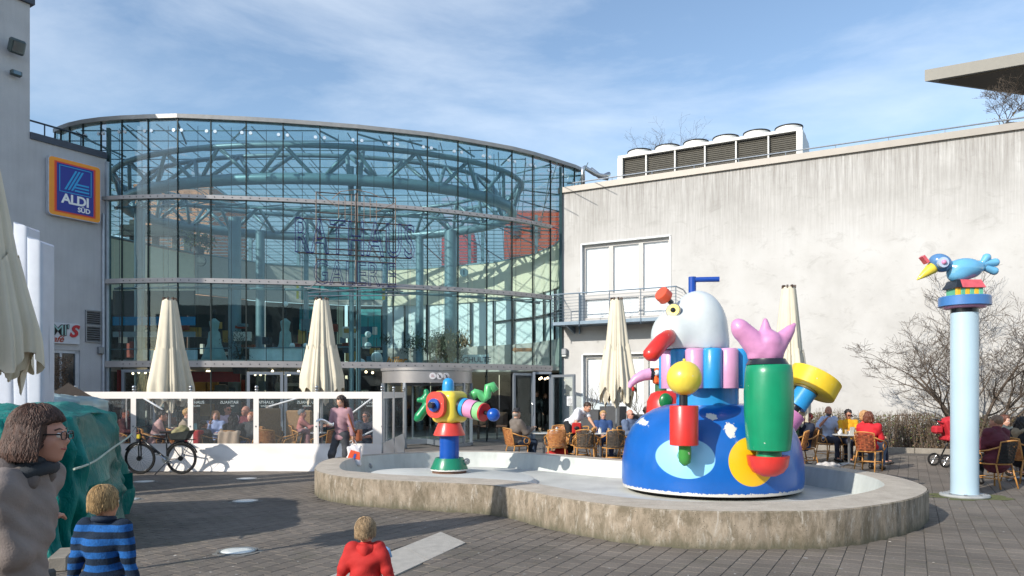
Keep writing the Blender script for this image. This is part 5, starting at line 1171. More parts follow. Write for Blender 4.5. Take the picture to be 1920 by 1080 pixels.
m = MB(); z0_, z1_ = zq(541.5), zq(526); pts = [(-.25, -.19), (.24, -.19), (.24, .2), (-.25, .2)]; pt2 = [(-.17, -.12), (.20, -.12), (.20, .12), (-.17, .12)]
m.add([(x, y, z0_) for x, y in pts] + [(x, y, z1_) for x, y in pt2], [(3, 2, 1, 0), (4, 5, 6, 7)] + [(i, (i + 1) % 4, 4 + (i + 1) % 4, 4 + i) for i in range(4)]); m.build('red_saddle', mat('paint_red_white', 'cf5a62', .35, var=.45, vscale=6, coat=.3), pil)
m = MB(); m.add([(-.252, -.195, z0_), (-.15, -.197, z0_), (-.145, -.125, z1_), (-.2, -.13, z1_), (-.262, .2, z0_), (-.2, .15, z1_)], [(0, 1, 2, 3), (4, 0, 3, 5)]); m.build('dark_saddle_side', BLK, pil)
M_BIRD = mat('paint_bird_blue', '6aaed4', .18, var=.08, coat=.8); gq = lambda x, y, dz=0: tuple(q(x, y, Zp + dz))
solid('body', [('ell', gq(1809, 504), (.285, .20, .175)), ('ell', gq(1797, 515), (.18, .16, .13)), ('cap', gq(1835, 500), gq(1843, 498), .10, .06), ('cap', gq(1783, 500), gq(1790, 505), .08, .12)], .014, .05, M_BIRD, pil)
solid('head', [('ell', gq(1763, 493), (.185, .16, .145), [list(r) for r in Matrix.Rotation(R(25), 3, 'Y')])], .012, .0, mat('paint_head_blue', '5480ae', .2, var=.1, coat=.7), pil)
for a, b_ in (((1843, 492), (1850, 483)), ((1846, 494), (1866, 492)), ((1846, 502), (1864, 508))):
    solid('tail_feather', [('cap', gq(a[0], a[1]), gq(b_[0], b_[1]), .05, .068)], .012, 0, M_BIRD, pil)
m = MB(); b0, b1 = q(1746, 504, Zp), q(1719, 525, Zp); m.tube([b0.lerp(b1, -.1), b0, b0.lerp(b1, .5), b0.lerp(b1, .9), b1], [.10, .095, .06, .02, .004], 18); m.build('yellow_beak', paint('yellow', 'e6c33a'), pil, smooth=True)
m = MB(); m.box(q(1733, 487, Zp), (.05, .12, .14), M=Matrix.Rotation(R(-38), 3, 'Y')); m.build('red_crest', mat('paint_red_white', 'cf5a62'), pil)
en = V(-.1, -1, .05).normalized(); Me = en.to_track_quat('Z', 'Y').to_matrix(); ec = q(1768.5, 492, Zp - .155); m = MB(); m.lathe([(.085, -.04), (.085, .02), (0, .022)], 24, ec, Me); e = m.build('eye_ring', mat('paint_eye_grey', 'aebfd6', .3), pil); m = MB(); m.ell(ec + en * .03, .04, 14, 10); m.build('pupil', paint('pink3', 'dc93b8'), e, smooth=True)
mo = tag(MB().add([(pb.x + (.62 + .16 * math.sin(3 * k)) * math.cos(k * .3) + .06, pb.y + (.5 + .12 * math.sin(5 * k)) * math.sin(k * .3), .0035) for k in range(21)] + [(pb.x, pb.y, .0037)], [(k, (k + 1) % 21, 21) for k in range(21)]).build('moss_patch', mat('moss', (.10, .11, .035), .95, var=.5, vscale=20, bump=.5)), kind='stuff')

# ================================================================== PARASOLS (closed)
M_CLOTH = mat('parasol_cloth', 'd3cab4', .85, var=.06, vscale=4, bump=.15, bscale=25); M_POLE = mat('parasol_pole', 'b8bcc0', .3, .8)
def parasol(x, ytop, ybot, Z, label, seed=0, wtop=.19, wbot=.5, rz=0.0, base=True, half=None):
    rnd = random.Random(seed); fa = [rnd.uniform(.35, 1.25) for _ in range(8)]; wp = lambda a: (a + .22 * math.sin(2 * a + seed) + .13 * math.sin(3 * a + 2 * seed) + .05 * math.sin(7 * a)) % (2 * PI); p = px(x, ytop, Z); zt_ = p.z; zb_ = px(x, ybot, Z).z; t = thing('closed_parasol', (p.x, p.y, 0), label, 'parasol', rz, 'closed cream parasols around the square'); H_ = zt_ - zb_
    ph = [rnd.uniform(-.25, .25) for _ in range(8)]
    def prof(u, a, tier):
        k = wp(a) / (2 * PI) * 8; i = int(k) % 8; f = k - int(k); fold = abs(math.sin(PI * f + 0)) ** .65; am = (.16 + .42 * u) * fa[i]
        r = wtop + (wbot - wtop) * (u ** .9) * (1 + .12 * math.sin(3 * a + seed)); r *= (1 - am * .55 * (1 - fold)) * (1 + .07 * math.sin(2 * PI * k * 2.5 + ph[i] * 9) * u)
        if u > .86: r *= 1 - (u - .86) * (.8 if tier else 1.8)
        return r
    m = MB(); nu, nv = 128, 36; vs_ = []
    for j in range(nv + 1):
        for i in range(nu):
            a = 2 * PI * i / nu; u = j / nv; k = a / (2 * PI) * 4; hem = 1.0 - .06 * (.5 + .5 * math.cos(2 * PI * k + seed)) - .04 * math.sin(2 * PI * 8 * i / nu)
            r = prof(u, a, 0); vs_.append((r * math.cos(a), r * math.sin(a), zt_ - .06 - H_ * u * hem))
    m.add(vs_, [(j * nu + i, (j + 1) * nu + i, (j + 1) * nu + (i + 1) % nu, j * nu + (i + 1) % nu) for j in range(nv) for i in range(nu)]); m.build('canopy', M_CLOTH, t, smooth=True)
    m = MB(); vs_ = []
    for j in range(17):
        for i in range(nu):
            a = 2 * PI * i / nu; u = .5 + .5 * j / 16; k = a / (2 * PI) * 4; hem = .90 - .05 * math.cos(2 * PI * k * 2 + seed * 2) - .03 * math.sin(2 * PI * 8 * i / nu + 1)
            w_ = max(0, math.cos(2 * PI * k / 2 + seed)) ; r = prof(u, a, 1) * (1 + .16 * (u - .5) * 2) + .012; r = r * (1 + .10 * w_ * (u - .5)); vs_.append((r * math.cos(a), r * math.sin(a), zt_ - .06 - H_ * u * hem))
    m.add(vs_, [(j * nu + i, (j + 1) * nu + i, (j + 1) * nu + (i + 1) % nu, j * nu + (i + 1) % nu) for j in range(16) for i in range(nu)]); m.build('outer_flap', M_CLOTH, t, smooth=True)
    m = MB(); m.lathe([(wtop * .95, zt_ - .1), (wtop * .9, zt_ - .03), (wtop * .6, zt_ - .01), (0, zt_)], 24); m.build('cap', M_CLOTH, t, smooth=True)
    m = MB()
    for k in range(8): a = k * PI / 4 + .2; m.box((wtop * .8 * math.cos(a), wtop * .8 * math.sin(a), zt_ - .01), (.07, .03, .07), rz=a)
    m.build('rib_ends', mat('rib_brown', '4a3a30', .5), t)
    m = MB(); m.cyl((0, 0, .05), (0, 0, zt_ - .1), .035, n=14); m.build('pole', M_POLE, t, smooth=R(40))
    m = MB(); m.box((0, 0, .05), (.8, .8, .1), bev=.02); m.build('base', mat('base_dark', '4b4b4a', .8), t)
    return t
parasol(318, 560, 762, 18.6, 'closed cream parasol above the bicycle at the left of the fence', 1, .17, .50)
parasol(603, 560, 752, 18.3, 'closed cream parasol behind the walking woman', 2, .17, .49)
parasol(1156, 560, 756, 20.0, 'closed cream parasol beside the steel balcony and dark planters', 3, .17, .50)
parasol(1479, 537, 800, 17.5, 'closed cream parasol rising behind the yellow disc of the large sculpture', 5, .16, .46)
parasol(-32, 270, 712, 6.45, 'closed cream parasol cut off by the left edge of the picture', 7, .10, .40)
# white folded market tent and green tarpaulin
t = thing('folded_market_tent', px(40, 700, 11.6), 'tall white folded market tent standing behind the green tarpaulin', 'tent'); t.location.z = 0
M_VIN = mat('white_vinyl', 'b9bfca', .5, var=.05, bump=.2, bscale=6, coat=.2)
for (x0, x1, yt, Z) in ((46, 77, 448, 11.5), (20, 50, 420, 11.9), (-30, 22, 430, 12.2)):
    a, b_ = px(x0, yt, Z), px(x1, yt, Z); w_ = b_.x - a.x
    def fn(u, v, a=a, w_=w_, Z=Z):
        ang = u * 2 * PI; rr = 1 + .06 * rnd_noise((u * 5, v * 5, Z)); x = a.x + w_ / 2 + w_ / 2 * math.copysign(abs(math.cos(ang)) ** .4, math.cos(ang)) * rr; y = Z + .2 + .18 * math.copysign(abs(math.sin(ang)) ** .4, math.sin(ang)) * rr
        return V(x, y, .02 + (a.z - .02 - (.06 * math.cos(ang))) * v)
    m = MB(); m.grid(fn, 40, 40); m.add([fn(i / 40, 1) for i in range(40)], [tuple(range(40))]); m.build('vinyl_roll', M_VIN, t, smooth=R(50), world=True)
def tarp_fn(cx, cy, hx, hy, hz, ang, seed, lump=1.0):
    Mz = Matrix.Rotation(ang, 3, 'Z')
    def fn(u, v):
        a = u * 2 * PI; e = .30; ca, sa = math.cos(a), math.sin(a); sx = math.copysign(abs(ca) ** e, ca); sy = math.copysign(abs(sa) ** e, sa)
        if v < .68:
            w = v / .68; z = w * hz * .97; fold = .075 * math.sin(a * 17 + 3 * math.sin(a * 5 + seed)) * (1 - w) ** .6 + .03 * math.sin(a * 31 + seed + w * 4) * (1 - w * .5) + .10 * rnd_noise((sx * 2.2, sy * 2.2, w * 2 + seed)) + .09 * (abs(rnd_noise((sx * 4, sy * 4 + a, w * 2.2 + seed))) * -2 + .5) + .05 * (abs(rnd_noise((sx * 9, sy * 9 + a * 2, w * 3 + seed))) * -2 + .5)
            fold += (.040 * (1 - 2 * abs(math.sin(7.5 * (w * 1.5 + .9 * (sx + .15) ** 2) + 1.0))) * math.exp(-((sx - .15) / .55) ** 2) + .045 * (1 - 2 * abs(math.sin(6 * sx + 1.5 * w + 2.2 * rnd_noise((w * 1.5, sx, 3)))))) * max(0, 1 - abs(2 * w - .9)) ** .5 * (1 if sy < 0 else .4)
            k = 1 + .07 * (1 - w) - .05 * w ** 6; x, y = sx * (hx * k + fold), sy * (hy * k + fold)
        else:
            w = (v - .68) / .32; k = (1 - w); k2 = k ** .9; x, y = sx * hx * .95 * k2, sy * hy * .95 * k2
            z = hz * (.97 + .03 * min(1, w * 4)) - .07 * abs(rnd_noise((x * 3, y * 3, seed + 2))) + .16 * lump * rnd_noise((x * 1.3, y * 1.3, seed)) * min(1, w * 3) + .05 * rnd_noise((x * 4, y * 4, seed)) + .08 * w
        return Mz @ V(x, y, 0) + V(cx, cy, max(z, .0))
    return fn
def tarp_nodes(n, l, b):
    t = N(n, 'TexCoord'); P_ = t.outputs['Object']; r = ramp(n, [(.25, (.0, .075, .066)), (.5, (.0, .165, .142)), (.8, (.004, .26, .225))]); l.new(noise(n, l, P_, 1.1, 5, .6, dist=.5), r.inputs[0])
    dust = noise(n, l, P_, 2.2, 8, .75, mapping=(1, 1, .5), dist=1.0); rd_ = ramp(n, [(.60, (0, 0, 0)), (.74, (.28, .28, .28))]); l.new(dust, rd_.inputs[0])
    l.new(mix(n, l, r.outputs[0], (.22, .30, .27), rd_.outputs[0]), b.inputs['Base Color']); b.inputs['Roughness'].default_value = .4; b.inputs['Coat Weight'].default_value = .0; b.inputs['Specular IOR Level'].default_value = .35
    w1 = noise(n, l, P_, 2.6, 5, .6, mapping=(1.6, 1.6, .7), dist=1.6); bump(n, l, b, w1, .55, .09)
M_TARP = node_mat('green_tarpaulin', tarp_nodes)
A_, B_ = gp(118, 1052), gp(243, 962); dl_ = (B_ - A_); ang_ = math.atan2(dl_.y, dl_.x); n_ = V(-math.sin(ang_), math.cos(ang_), 0); L_ = dl_.length; cxy = A_ + dl_ / 2 + n_ * 1.45
tp = thing('tarpaulin_covered_stall', (cxy.x, cxy.y, 0), 'market stall wrapped in shiny green tarpaulin at the left', 'covered stall')
m = MB(); m.grid(tarp_fn(cxy.x, cxy.y, L_ / 2 - .05, 1.4, 1.50, ang_, 3.1), 320, 120); m.build('tarpaulin', M_TARP, tp, smooth=True, world=True)
m = MB(); pts = [A_ + dl_ * u + V(0, 0, .93 + .3 * u * u) - n_ * (.10 + .02 * math.sin(9 * u)) for u in [k / 14 for k in range(13)]]; m.tube(pts, .012, 6); m.build('tie_rope', mat('rope_pale', 'b9c4b4', .9), tp, world=True)
m = MB(); h_ = B_ + V(.05, -.15, .55) - n_ * .05
m.grid(lambda u, v: B_ + V(-.12 + u * .2, -.35, .34 + v * .22 + .05 * u) - n_ * (.06 + .07 * u), 4, 4); m.build('loose_corner', M_TARP, tp, world=True)
tw = thing('white_plastic_cover', px(30, 745, 12.4), 'wrinkled pale plastic sheet over a low stall behind the green tarpaulin', 'cover'); tw.location.z = 0
m = MB(); c_ = px(20, 745, 12.2); m.grid(tarp_fn(c_.x - .5, c_.y + .8, 1.4, .7, 1.66, 0, 8.0, .6), 80, 50); m.build('sheet', mat('grey_green_sheet', '9fb5b5', .35, var=.2, bump=.4, bscale=6, coat=.3), tw, smooth=True, world=True)
pk = thing('paving_block', gp(118, 1062, 0) , 'pale stone block beside the foot of the green tarpaulin', 'stone block', R(20)); m = MB(); m.box((0, 0, .07), (.16, .5, .14), bev=.01); m.build('block', mat('kerb_concrete', '8a8378'), pk)

# ================================================================== WHITE FENCE WITH CLEAR PANELS
M_BAND = mat('fence_vinyl', 'ece5dd', .5, var=.03, vscale=3, bump=.12, bscale=7); M_FILM = glass_mat('clear_film', (.90, .91, .92), .9, haze=.03, ior=1.45)
fe = thing('windbreak_fence', px(430, 880, 16.4), 'long white vinyl windbreak with clear windows around the café terrace', 'fence'); fe.location.z = 0
FZ = 16.4; posts = [gp(140, 880, 0).x, *[(x - 960) / FPX * FZ for x in (250, 357, 480, 593, 716)]]; posts[0] = (140 - 960) / FPX * FZ; FT, FB = 1.74, .60
def fpost(x, y):
    m = MB(); m.cyl((x, y, 0), (x, y, FT + .03), .028, n=12); o = m.build('post', M_POLE, fe, smooth=R(40), world=True); m = MB(); m.lathe([(.032, FT + .02), (.045, FT + .05), (.02, FT + .07)], 12, (x, y, 0)); m.ell((x, y, FT + .10), .042, 12, 8); m.build('finial', steel, o, smooth=True, world=True)
def bay(a, b_, wl=.10, wr=.10):
    """one vinyl bay between two points"""
    d = (b_ - a); L = d.length; d = d / L; ang = math.atan2(d.y, d.x); c = a + d * L / 2
    m = MB(); m.box((c.x, c.y, FT - .075), (L, .012, .15), rz=ang); m.build('top_band', M_BAND, fe, world=True)
    for (s, w) in ((0, wl), (1, wr)):
        e = a + d * (w / 2) if s == 0 else b_ - d * (w / 2); m = MB(); m.box((e.x, e.y, (FT - .15 + FB) / 2), (w, .012, FT - .15 - FB), rz=ang); m.build('side_band', M_BAND, fe, world=True)
    p0, p1 = a + d * wl, b_ - d * wr; c2 = (p0 + p1) / 2; m = MB(); m.box((c2.x, c2.y, (FT - .15 + FB) / 2), ((p1 - p0).length, .006, FT - .15 - FB), rz=ang); m.build('clear_window', M_FILM, fe, world=True)
def skirt(a, b_, seed, flare=.10):
    d = (b_ - a); L = d.length; dn_ = d / L; q_ = Vector((dn_.y, -dn_.x))
    def fn(u, v):
        p = a + d * u; f = (1 - v) ** 1.4 * flare * (1 + .5 * rnd_noise((u * L * 1.1, seed, 0))) + .035 * rnd_noise((u * L * 2.2, v * 2, seed)) * (1 - v) + .02 * math.sin(u * L * 3 + v * 5 + seed) * math.sin(v * PI)
        return V(p.x + q_.x * f, p.y + q_.y * f, .008 + (FB - .004) * v)
    m = MB(); m.grid(fn, int(L * 14), 12); m.build('skirt', M_BAND, fe, smooth=True, world=True)
for i in range(5): bay(Vector((posts[i], FZ)), Vector((posts[i + 1], FZ)), .06, .20 if i == 4 else .055)
for x in posts: fpost(x, FZ + .03)
skirt(Vector((posts[0], FZ)), Vector((posts[5], FZ)), 1.3, .16)
sp = [Vector((posts[5], FZ)), Vector((posts[5] - .03, FZ + 1.8)), Vector((px(757, 0, 21.2).x, 21.2))]
sp = [Vector((posts[5], FZ + .02)), Vector(((738 - 960) / FPX * 18.4, 18.4)), Vector(((757 - 960) / FPX * 20.8, 20.8))]
for a, b_ in zip(sp[:-1], sp[1:]): bay(a, b_, .1, .12); skirt(a, b_, 4.2, .03); fpost(b_.x, b_.y)
sl_ = Vector(((140 - 960) / FPX * FZ, FZ)); bay(Vector((sl_.x - .4, FZ + 3)), sl_, .06, .06); skirt(Vector((sl_.x - .4, FZ + 3)), sl_, 2.2, .03)
for x in posts[1:]:
    for z in (.98,): m = MB(); m.cyl((x, FZ - .012, z), (x, FZ + .0, z), .018, n=10); m.build('rivet', steel, fe, world=True)
m = MB()
for a, b_ in (((505, 762), (585, 739)), ((640, 790), (700, 745)), ((640, 836), (705, 805)), ((255, 738), (305, 768))): m.tube([px(a[0], a[1], 17.6), px(b_[0], b_[1], 17.0)], .022, 6)
m.build('stay_bars', mat('stay_white', 'dcdee0', .4), fe, smooth=True, world=True)
# ================================================================== CAFÉ FURNITURE
M_BAMB = mat('bamboo', 'c08a4a', .5, var=.2, vscale=14); 
def weave(name, c1, c2, sc=26):
    def b_(n, l, b):
        t = N(n, 'TexCoord'); ch = N(n, 'TexChecker'); ch.inputs['Scale'].default_value = sc; ch.inputs['Color1'].default_value = (*lin(c1), 1); ch.inputs['Color2'].default_value = (*lin(c2), 1); l.new(t.outputs['UV'], ch.inputs['Vector'])
        w = N(n, 'TexWave'); w.inputs['Scale'].default_value = 9; w.bands_direction = 'Z'; l.new(t.outputs['Object'], w.inputs['Vector']); nn = noise(n, l, t.outputs['Object'], 25, 4); r = ramp(n, [(.3, (.75, .75, .75)), (.7, (1.2, 1.2, 1.2))]); l.new(nn, r.inputs[0])
        g = N(n, 'NewGeometry'); rr = ramp(n, [(0, lin(c1)), (1, lin(c2))]); l.new(g.outputs['Random Per Island'], rr.inputs[0])
        l.new(mix(n, l, rr.outputs[0], r.outputs[0], 1.0, 'MULTIPLY'), b.inputs['Base Color']); b.inputs['Roughness'].default_value = .6
    return node_mat(name, b_)
W_TAN = weave('weave_tan', 'c98d55', 'a9683a'); W_DK = weave('weave_dark', '5b5248', '3b352e'); W_RED = weave('weave_red', 'b0603c', '5f3020'); W_BLK = weave('weave_black', '2c2d2e', '1c1d1e'); W_BR = weave('weave_brown', '8a6a4a', '6d5038')
def make_chair(label, W, group='rattan armchairs on the café terrace', frame_=None):
    F_ = frame_ or M_BAMB; t = thing('rattan_armchair', (0, 0, 0), label, 'chair', 0, group)
    def arc(u, z): a = R(-52 + 104 * u); lean = (z - .44) * .22; return V(.25 * math.sin(a) * (1 + .1 * (z - .44)), .02 + .22 * math.cos(a) + lean, z)
    top = lambda u: .84 + .03 * math.sin(PI * u)
    m = MB(); nh = 13
    for r in range(nh):           # woven strands as raised bands
        z0 = .46; 
        for s in range(10):
            u0, u1 = s / 10, (s + 1) / 10; um = (u0 + u1) / 2; zt2 = top(um) - .02; za = z0 + (zt2 - z0) * r / nh; zb = z0 + (zt2 - z0) * (r + .86) / nh; off = .006 if (r + s) % 2 else -.004
            a, b_, c, d = arc(u0, za), arc(u1, za), arc(u1, zb), arc(u0, zb); nn = V(arc(um, za).x, .2, 0).normalized() * off; m.add([a + nn, b_ + nn, c + nn, d + nn, a + nn + V(0, .012, 0), b_ + nn + V(0, .012, 0), c + nn + V(0, .012, 0), d + nn + V(0, .012, 0)], [(0, 1, 2, 3), (7, 6, 5, 4), (0, 4, 5, 1), (2, 6, 7, 3)])
    m.build('backrest', W, t)
    m = MB(); m.lathe([(0, .425), (.245, .425), (.25, .45), (0, .46)], 24, (0, -.03, 0)); m.build('seat', W, t)
    m = MB(); m.tube([arc(0, .46), arc(0, .6), arc(0, .78)] + [arc(u / 8, top(u / 8)) for u in range(9)] + [arc(1, .78), arc(1, .6), arc(1, .46)], .014, 7); m.build('back_frame', F_, t, smooth=True)
    m = MB(); m.tube([V(.25 * math.sin(a), -.03 + .25 * math.cos(a), .44) for a in [2 * PI * k / 20 for k in range(20)]], .015, 6, closed=True); m.build('seat_frame', F_, t, smooth=True)
    for s in (-1, 1):
        m = MB(); m.tube([V(s * .21, -.19, 0), V(s * .215, -.2, .44)], .015, 7); m.build('leg', F_, t, smooth=True)
        m = MB(); m.tube([V(s * .22, .25, 0), V(s * .19, .14, .44)], .015, 7); m.build('leg', F_, t, smooth=True)
        m = MB(); m.tube([arc(.5 + s * .48, .76), V(s * .27, .06, .69), V(s * .30, -.10, .66), V(s * .30, -.20, .62), V(s * .275, -.235, .54), V(s * .235, -.22, .46)], .015, 7); m.tube([V(s * .28, -.13 + .07 * math.cos(a), .56 + .07 * math.sin(a)) for a in [2 * PI * k / 12 for k in range(12)]], .010, 5, closed=True); m.build('armrest', F_, t, smooth=True)
    m = MB(); m.tube([V(-.21, -.19, .2), V(.21, -.19, .2)], .010, 5); m.tube([V(-.2, .2, .22), V(.2, .2, .22)], .010, 5)
    for s in (-1, 1): m.tube([V(s * .21, -.19, .18), V(s * .21, .21, .18)], .010, 5)
    m.build('stretcher', F_, t, smooth=True)
    return t
def chair_at(src, x, y, rz, label):
    if src.get('used'): return copy_thing(src, (x, y, 0), rz, label)
    src.location = (x, y, 0); src.rotation_euler = (0, 0, rz); src['label'] = label; src['used'] = 1; return src
CH = {k: make_chair('x', w) for k, w in (('tan', W_TAN), ('dark', W_DK), ('red', W_RED), ('black', W_BLK), ('brown', W_BR))}
def X(x, Z): return (x - 960) / FPX * Z
M_TT = mat('table_top', 'c9cac8', .25, .3, var=.05)
def make_table():
    t = thing('bistro_table', (0, 0, 0), 'x', 'table', 0, 'round metal tables on the café terrace'); m = MB(); m.lathe([(0, .715), (.36, .715), (.37, .725), (.37, .735), (.36, .74), (0, .74)], 40); m.build('table_top', M_TT, t, smooth=R(40)); m = MB(); m.cyl((0, 0, .03), (0, 0, .715), .03, n=14); m.build('column', steel, t, smooth=R(40))
    m = MB(); 
    for k in range(4): a = k * PI / 2 + .5; m.tube([(0, 0, .06), (.3 * math.cos(a), .3 * math.sin(a), .015)], [.03, .018], 6)
    m.build('foot', steel, t); return t
T0 = make_table(); T0['used'] = 0
def table_at(x, Z, label, items=()):
    global T0
    p = (X(x, Z), Z, 0)
    if not T0.get('used'): T0.location = p; T0['label'] = label; T0['used'] = 1; t = T0
    else: t = copy_thing(T0, p, 0, label)
    return t
GL = glass_mat('drink_glass', (.93, .94, .93), 1, ior=1.4)
def cup(x, Z, dx, dy, label, kind='cup', z=.74):
    p = V(X(x, Z) + dx, Z + dy, z)
    if kind == 'cup':
        t = thing('coffee_cup', p, label, 'cup', 0, None); m = MB(); m.lathe([(0, .0), (.07, .004), (.075, .012), (.0, .008)], 20); m.build('saucer', mat('porcelain', 'eceae6', .25), t, smooth=True); m = MB(); m.lathe([(.02, .01), (.036, .03), (.04, .068), (.036, .068), (.03, .03), (0, .02)], 20); m.tube([(.038, 0, .055), (.058, 0, .05), (.056, 0, .03), (.036, 0, .028)], .005, 6); m.build('bowl', mat('porcelain', 'eceae6'), t, smooth=True)
    elif kind == 'sugar':
        t = thing('sugar_shaker', p, label, 'sugar shaker'); m = MB(); m.lathe([(.035, 0), (.04, .05), (.036, .11), (0, .11)], 16); m.build('jar', mat('sugar_white', 'e4e1da', .4), t, smooth=R(50)); m = MB(); m.lathe([(.037, .108), (.03, .13), (.012, .145), (0, .15)], 14); m.build('lid', steel, t, smooth=True)
    elif kind == 'glass':
        t = thing('latte_glass', p, label, 'glass'); m = MB(); m.lathe([(.03, 0), (.035, .14), (.033, .14), (.028, .006), (0, .006)], 18); m.build('glass', GL, t, smooth=R(50)); m = MB(); m.lathe([(.0, .008), (.027, .01), (.031, .11), (0, .112)], 16); m.build('drink', mat('latte', 'c9ab84', .5), t, smooth=R(50))
    else:
        t = thing('menu_card', p, label, 'menu', R(20)); m = MB(); m.box((0, 0, .09), (.13, .006, .18), M=Matrix.Rotation(R(12), 3, 'X')); m.build('card', mat('card_cream', 'dcd6c8', .7), t)
    return t
def leaf_mat(name, cols, tr=.0):
    def b_(n, l, b):
        g = N(n, 'NewGeometry'); r = ramp(n, [(i / (len(cols) - 1), c) for i, c in enumerate(cols)]); l.new(g.outputs['Random Per Island'], r.inputs[0]); l.new(r.outputs[0], b.inputs['Base Color']); b.inputs['Roughness'].default_value = .6
    return node_mat(name, b_)
# ================================================================== PEOPLE
def ik(S, T, a, b, hint):
    S, T, hint = Vector(S), Vector(T), Vector(hint); d = T - S; L = min(d.length, (a + b) * .998); L = max(L, abs(a - b) + .02); dn_ = d.normalized(); x = (a * a - b * b + L * L) / (2 * L); h_ = math.sqrt(max(a * a - x * x, 0)); hn = hint - dn_ * hint.dot(dn_); hn = hn.normalized() if hn.length > 1e-5 else V(0, 1, 0)
    return S + dn_ * x + hn * h_, S + dn_ * L
def skin_m(c): return mat('skin_' + c, c, .5, var=.06, vscale=14, bump=.08, bscale=80)
def cloth_m(c, pat=None):
    if pat == 'stripe': 
        def b_(n, l, b):
            t = N(n, 'TexCoord'); sp_ = N(n, 'SeparateXYZ'); l.new(t.outputs['Object'], sp_.inputs[0]); ds = noise(n, l, t.outputs['Object'], 6, 3); ad = N(n, 'Math', operation='MULTIPLY_ADD'); ad.inputs[1].default_value = .012; l.new(ds, ad.inputs[0]); l.new(sp_.outputs[2], ad.inputs[2])
            mu = N(n, 'Math', operation='MULTIPLY'); mu.inputs[1].default_value = 1 / .077; l.new(ad.outputs[0], mu.inputs[0]); fr = N(n, 'Math', operation='FRACT'); l.new(mu.outputs[0], fr.inputs[0]); r = ramp(n, [(.0, lin('0a2238')), (.46, lin('0a2238')), (.50, lin('155a9e')), (.96, lin('155a9e')), (1, lin('0a2238'))]); l.new(fr.outputs[0], r.inputs[0])
            f = noise(n, l, t.outputs['Object'], 90, 4, .7); r2 = ramp(n, [(.3, (.7, .7, .7)), (.7, (1.25, 1.25, 1.25))]); l.new(f, r2.inputs[0]); l.new(mix(n, l, r.outputs[0], r2.outputs[0], 1.0, 'MULTIPLY'), b.inputs['Base Color']); b.inputs['Roughness'].default_value = .95; bump(n, l, b, f, .8, .01)
        return node_mat('fleece_striped', b_)
    return mat('cloth_' + c, c, .82, var=.13, vscale=9, bump=.2, bscale=130)
def hair_m(c):
    def b_(n, l, b):
        t = N(n, 'TexCoord'); f = noise(n, l, t.outputs['Object'], 30, 6, .7, mapping=(3.2, 3.2, .5), dist=.8); cc = lin(c); r = ramp(n, [(.3, tuple(k * .55 for k in cc)), (.5, cc), (.72, tuple(min(1, k * 1.5) for k in cc))]); l.new(f, r.inputs[0]); l.new(r.outputs[0], b.inputs['Base Color']); b.inputs['Roughness'].default_value = .5; bump(n, l, b, f, .7, .012)
    return node_mat('hair_' + c, b_)
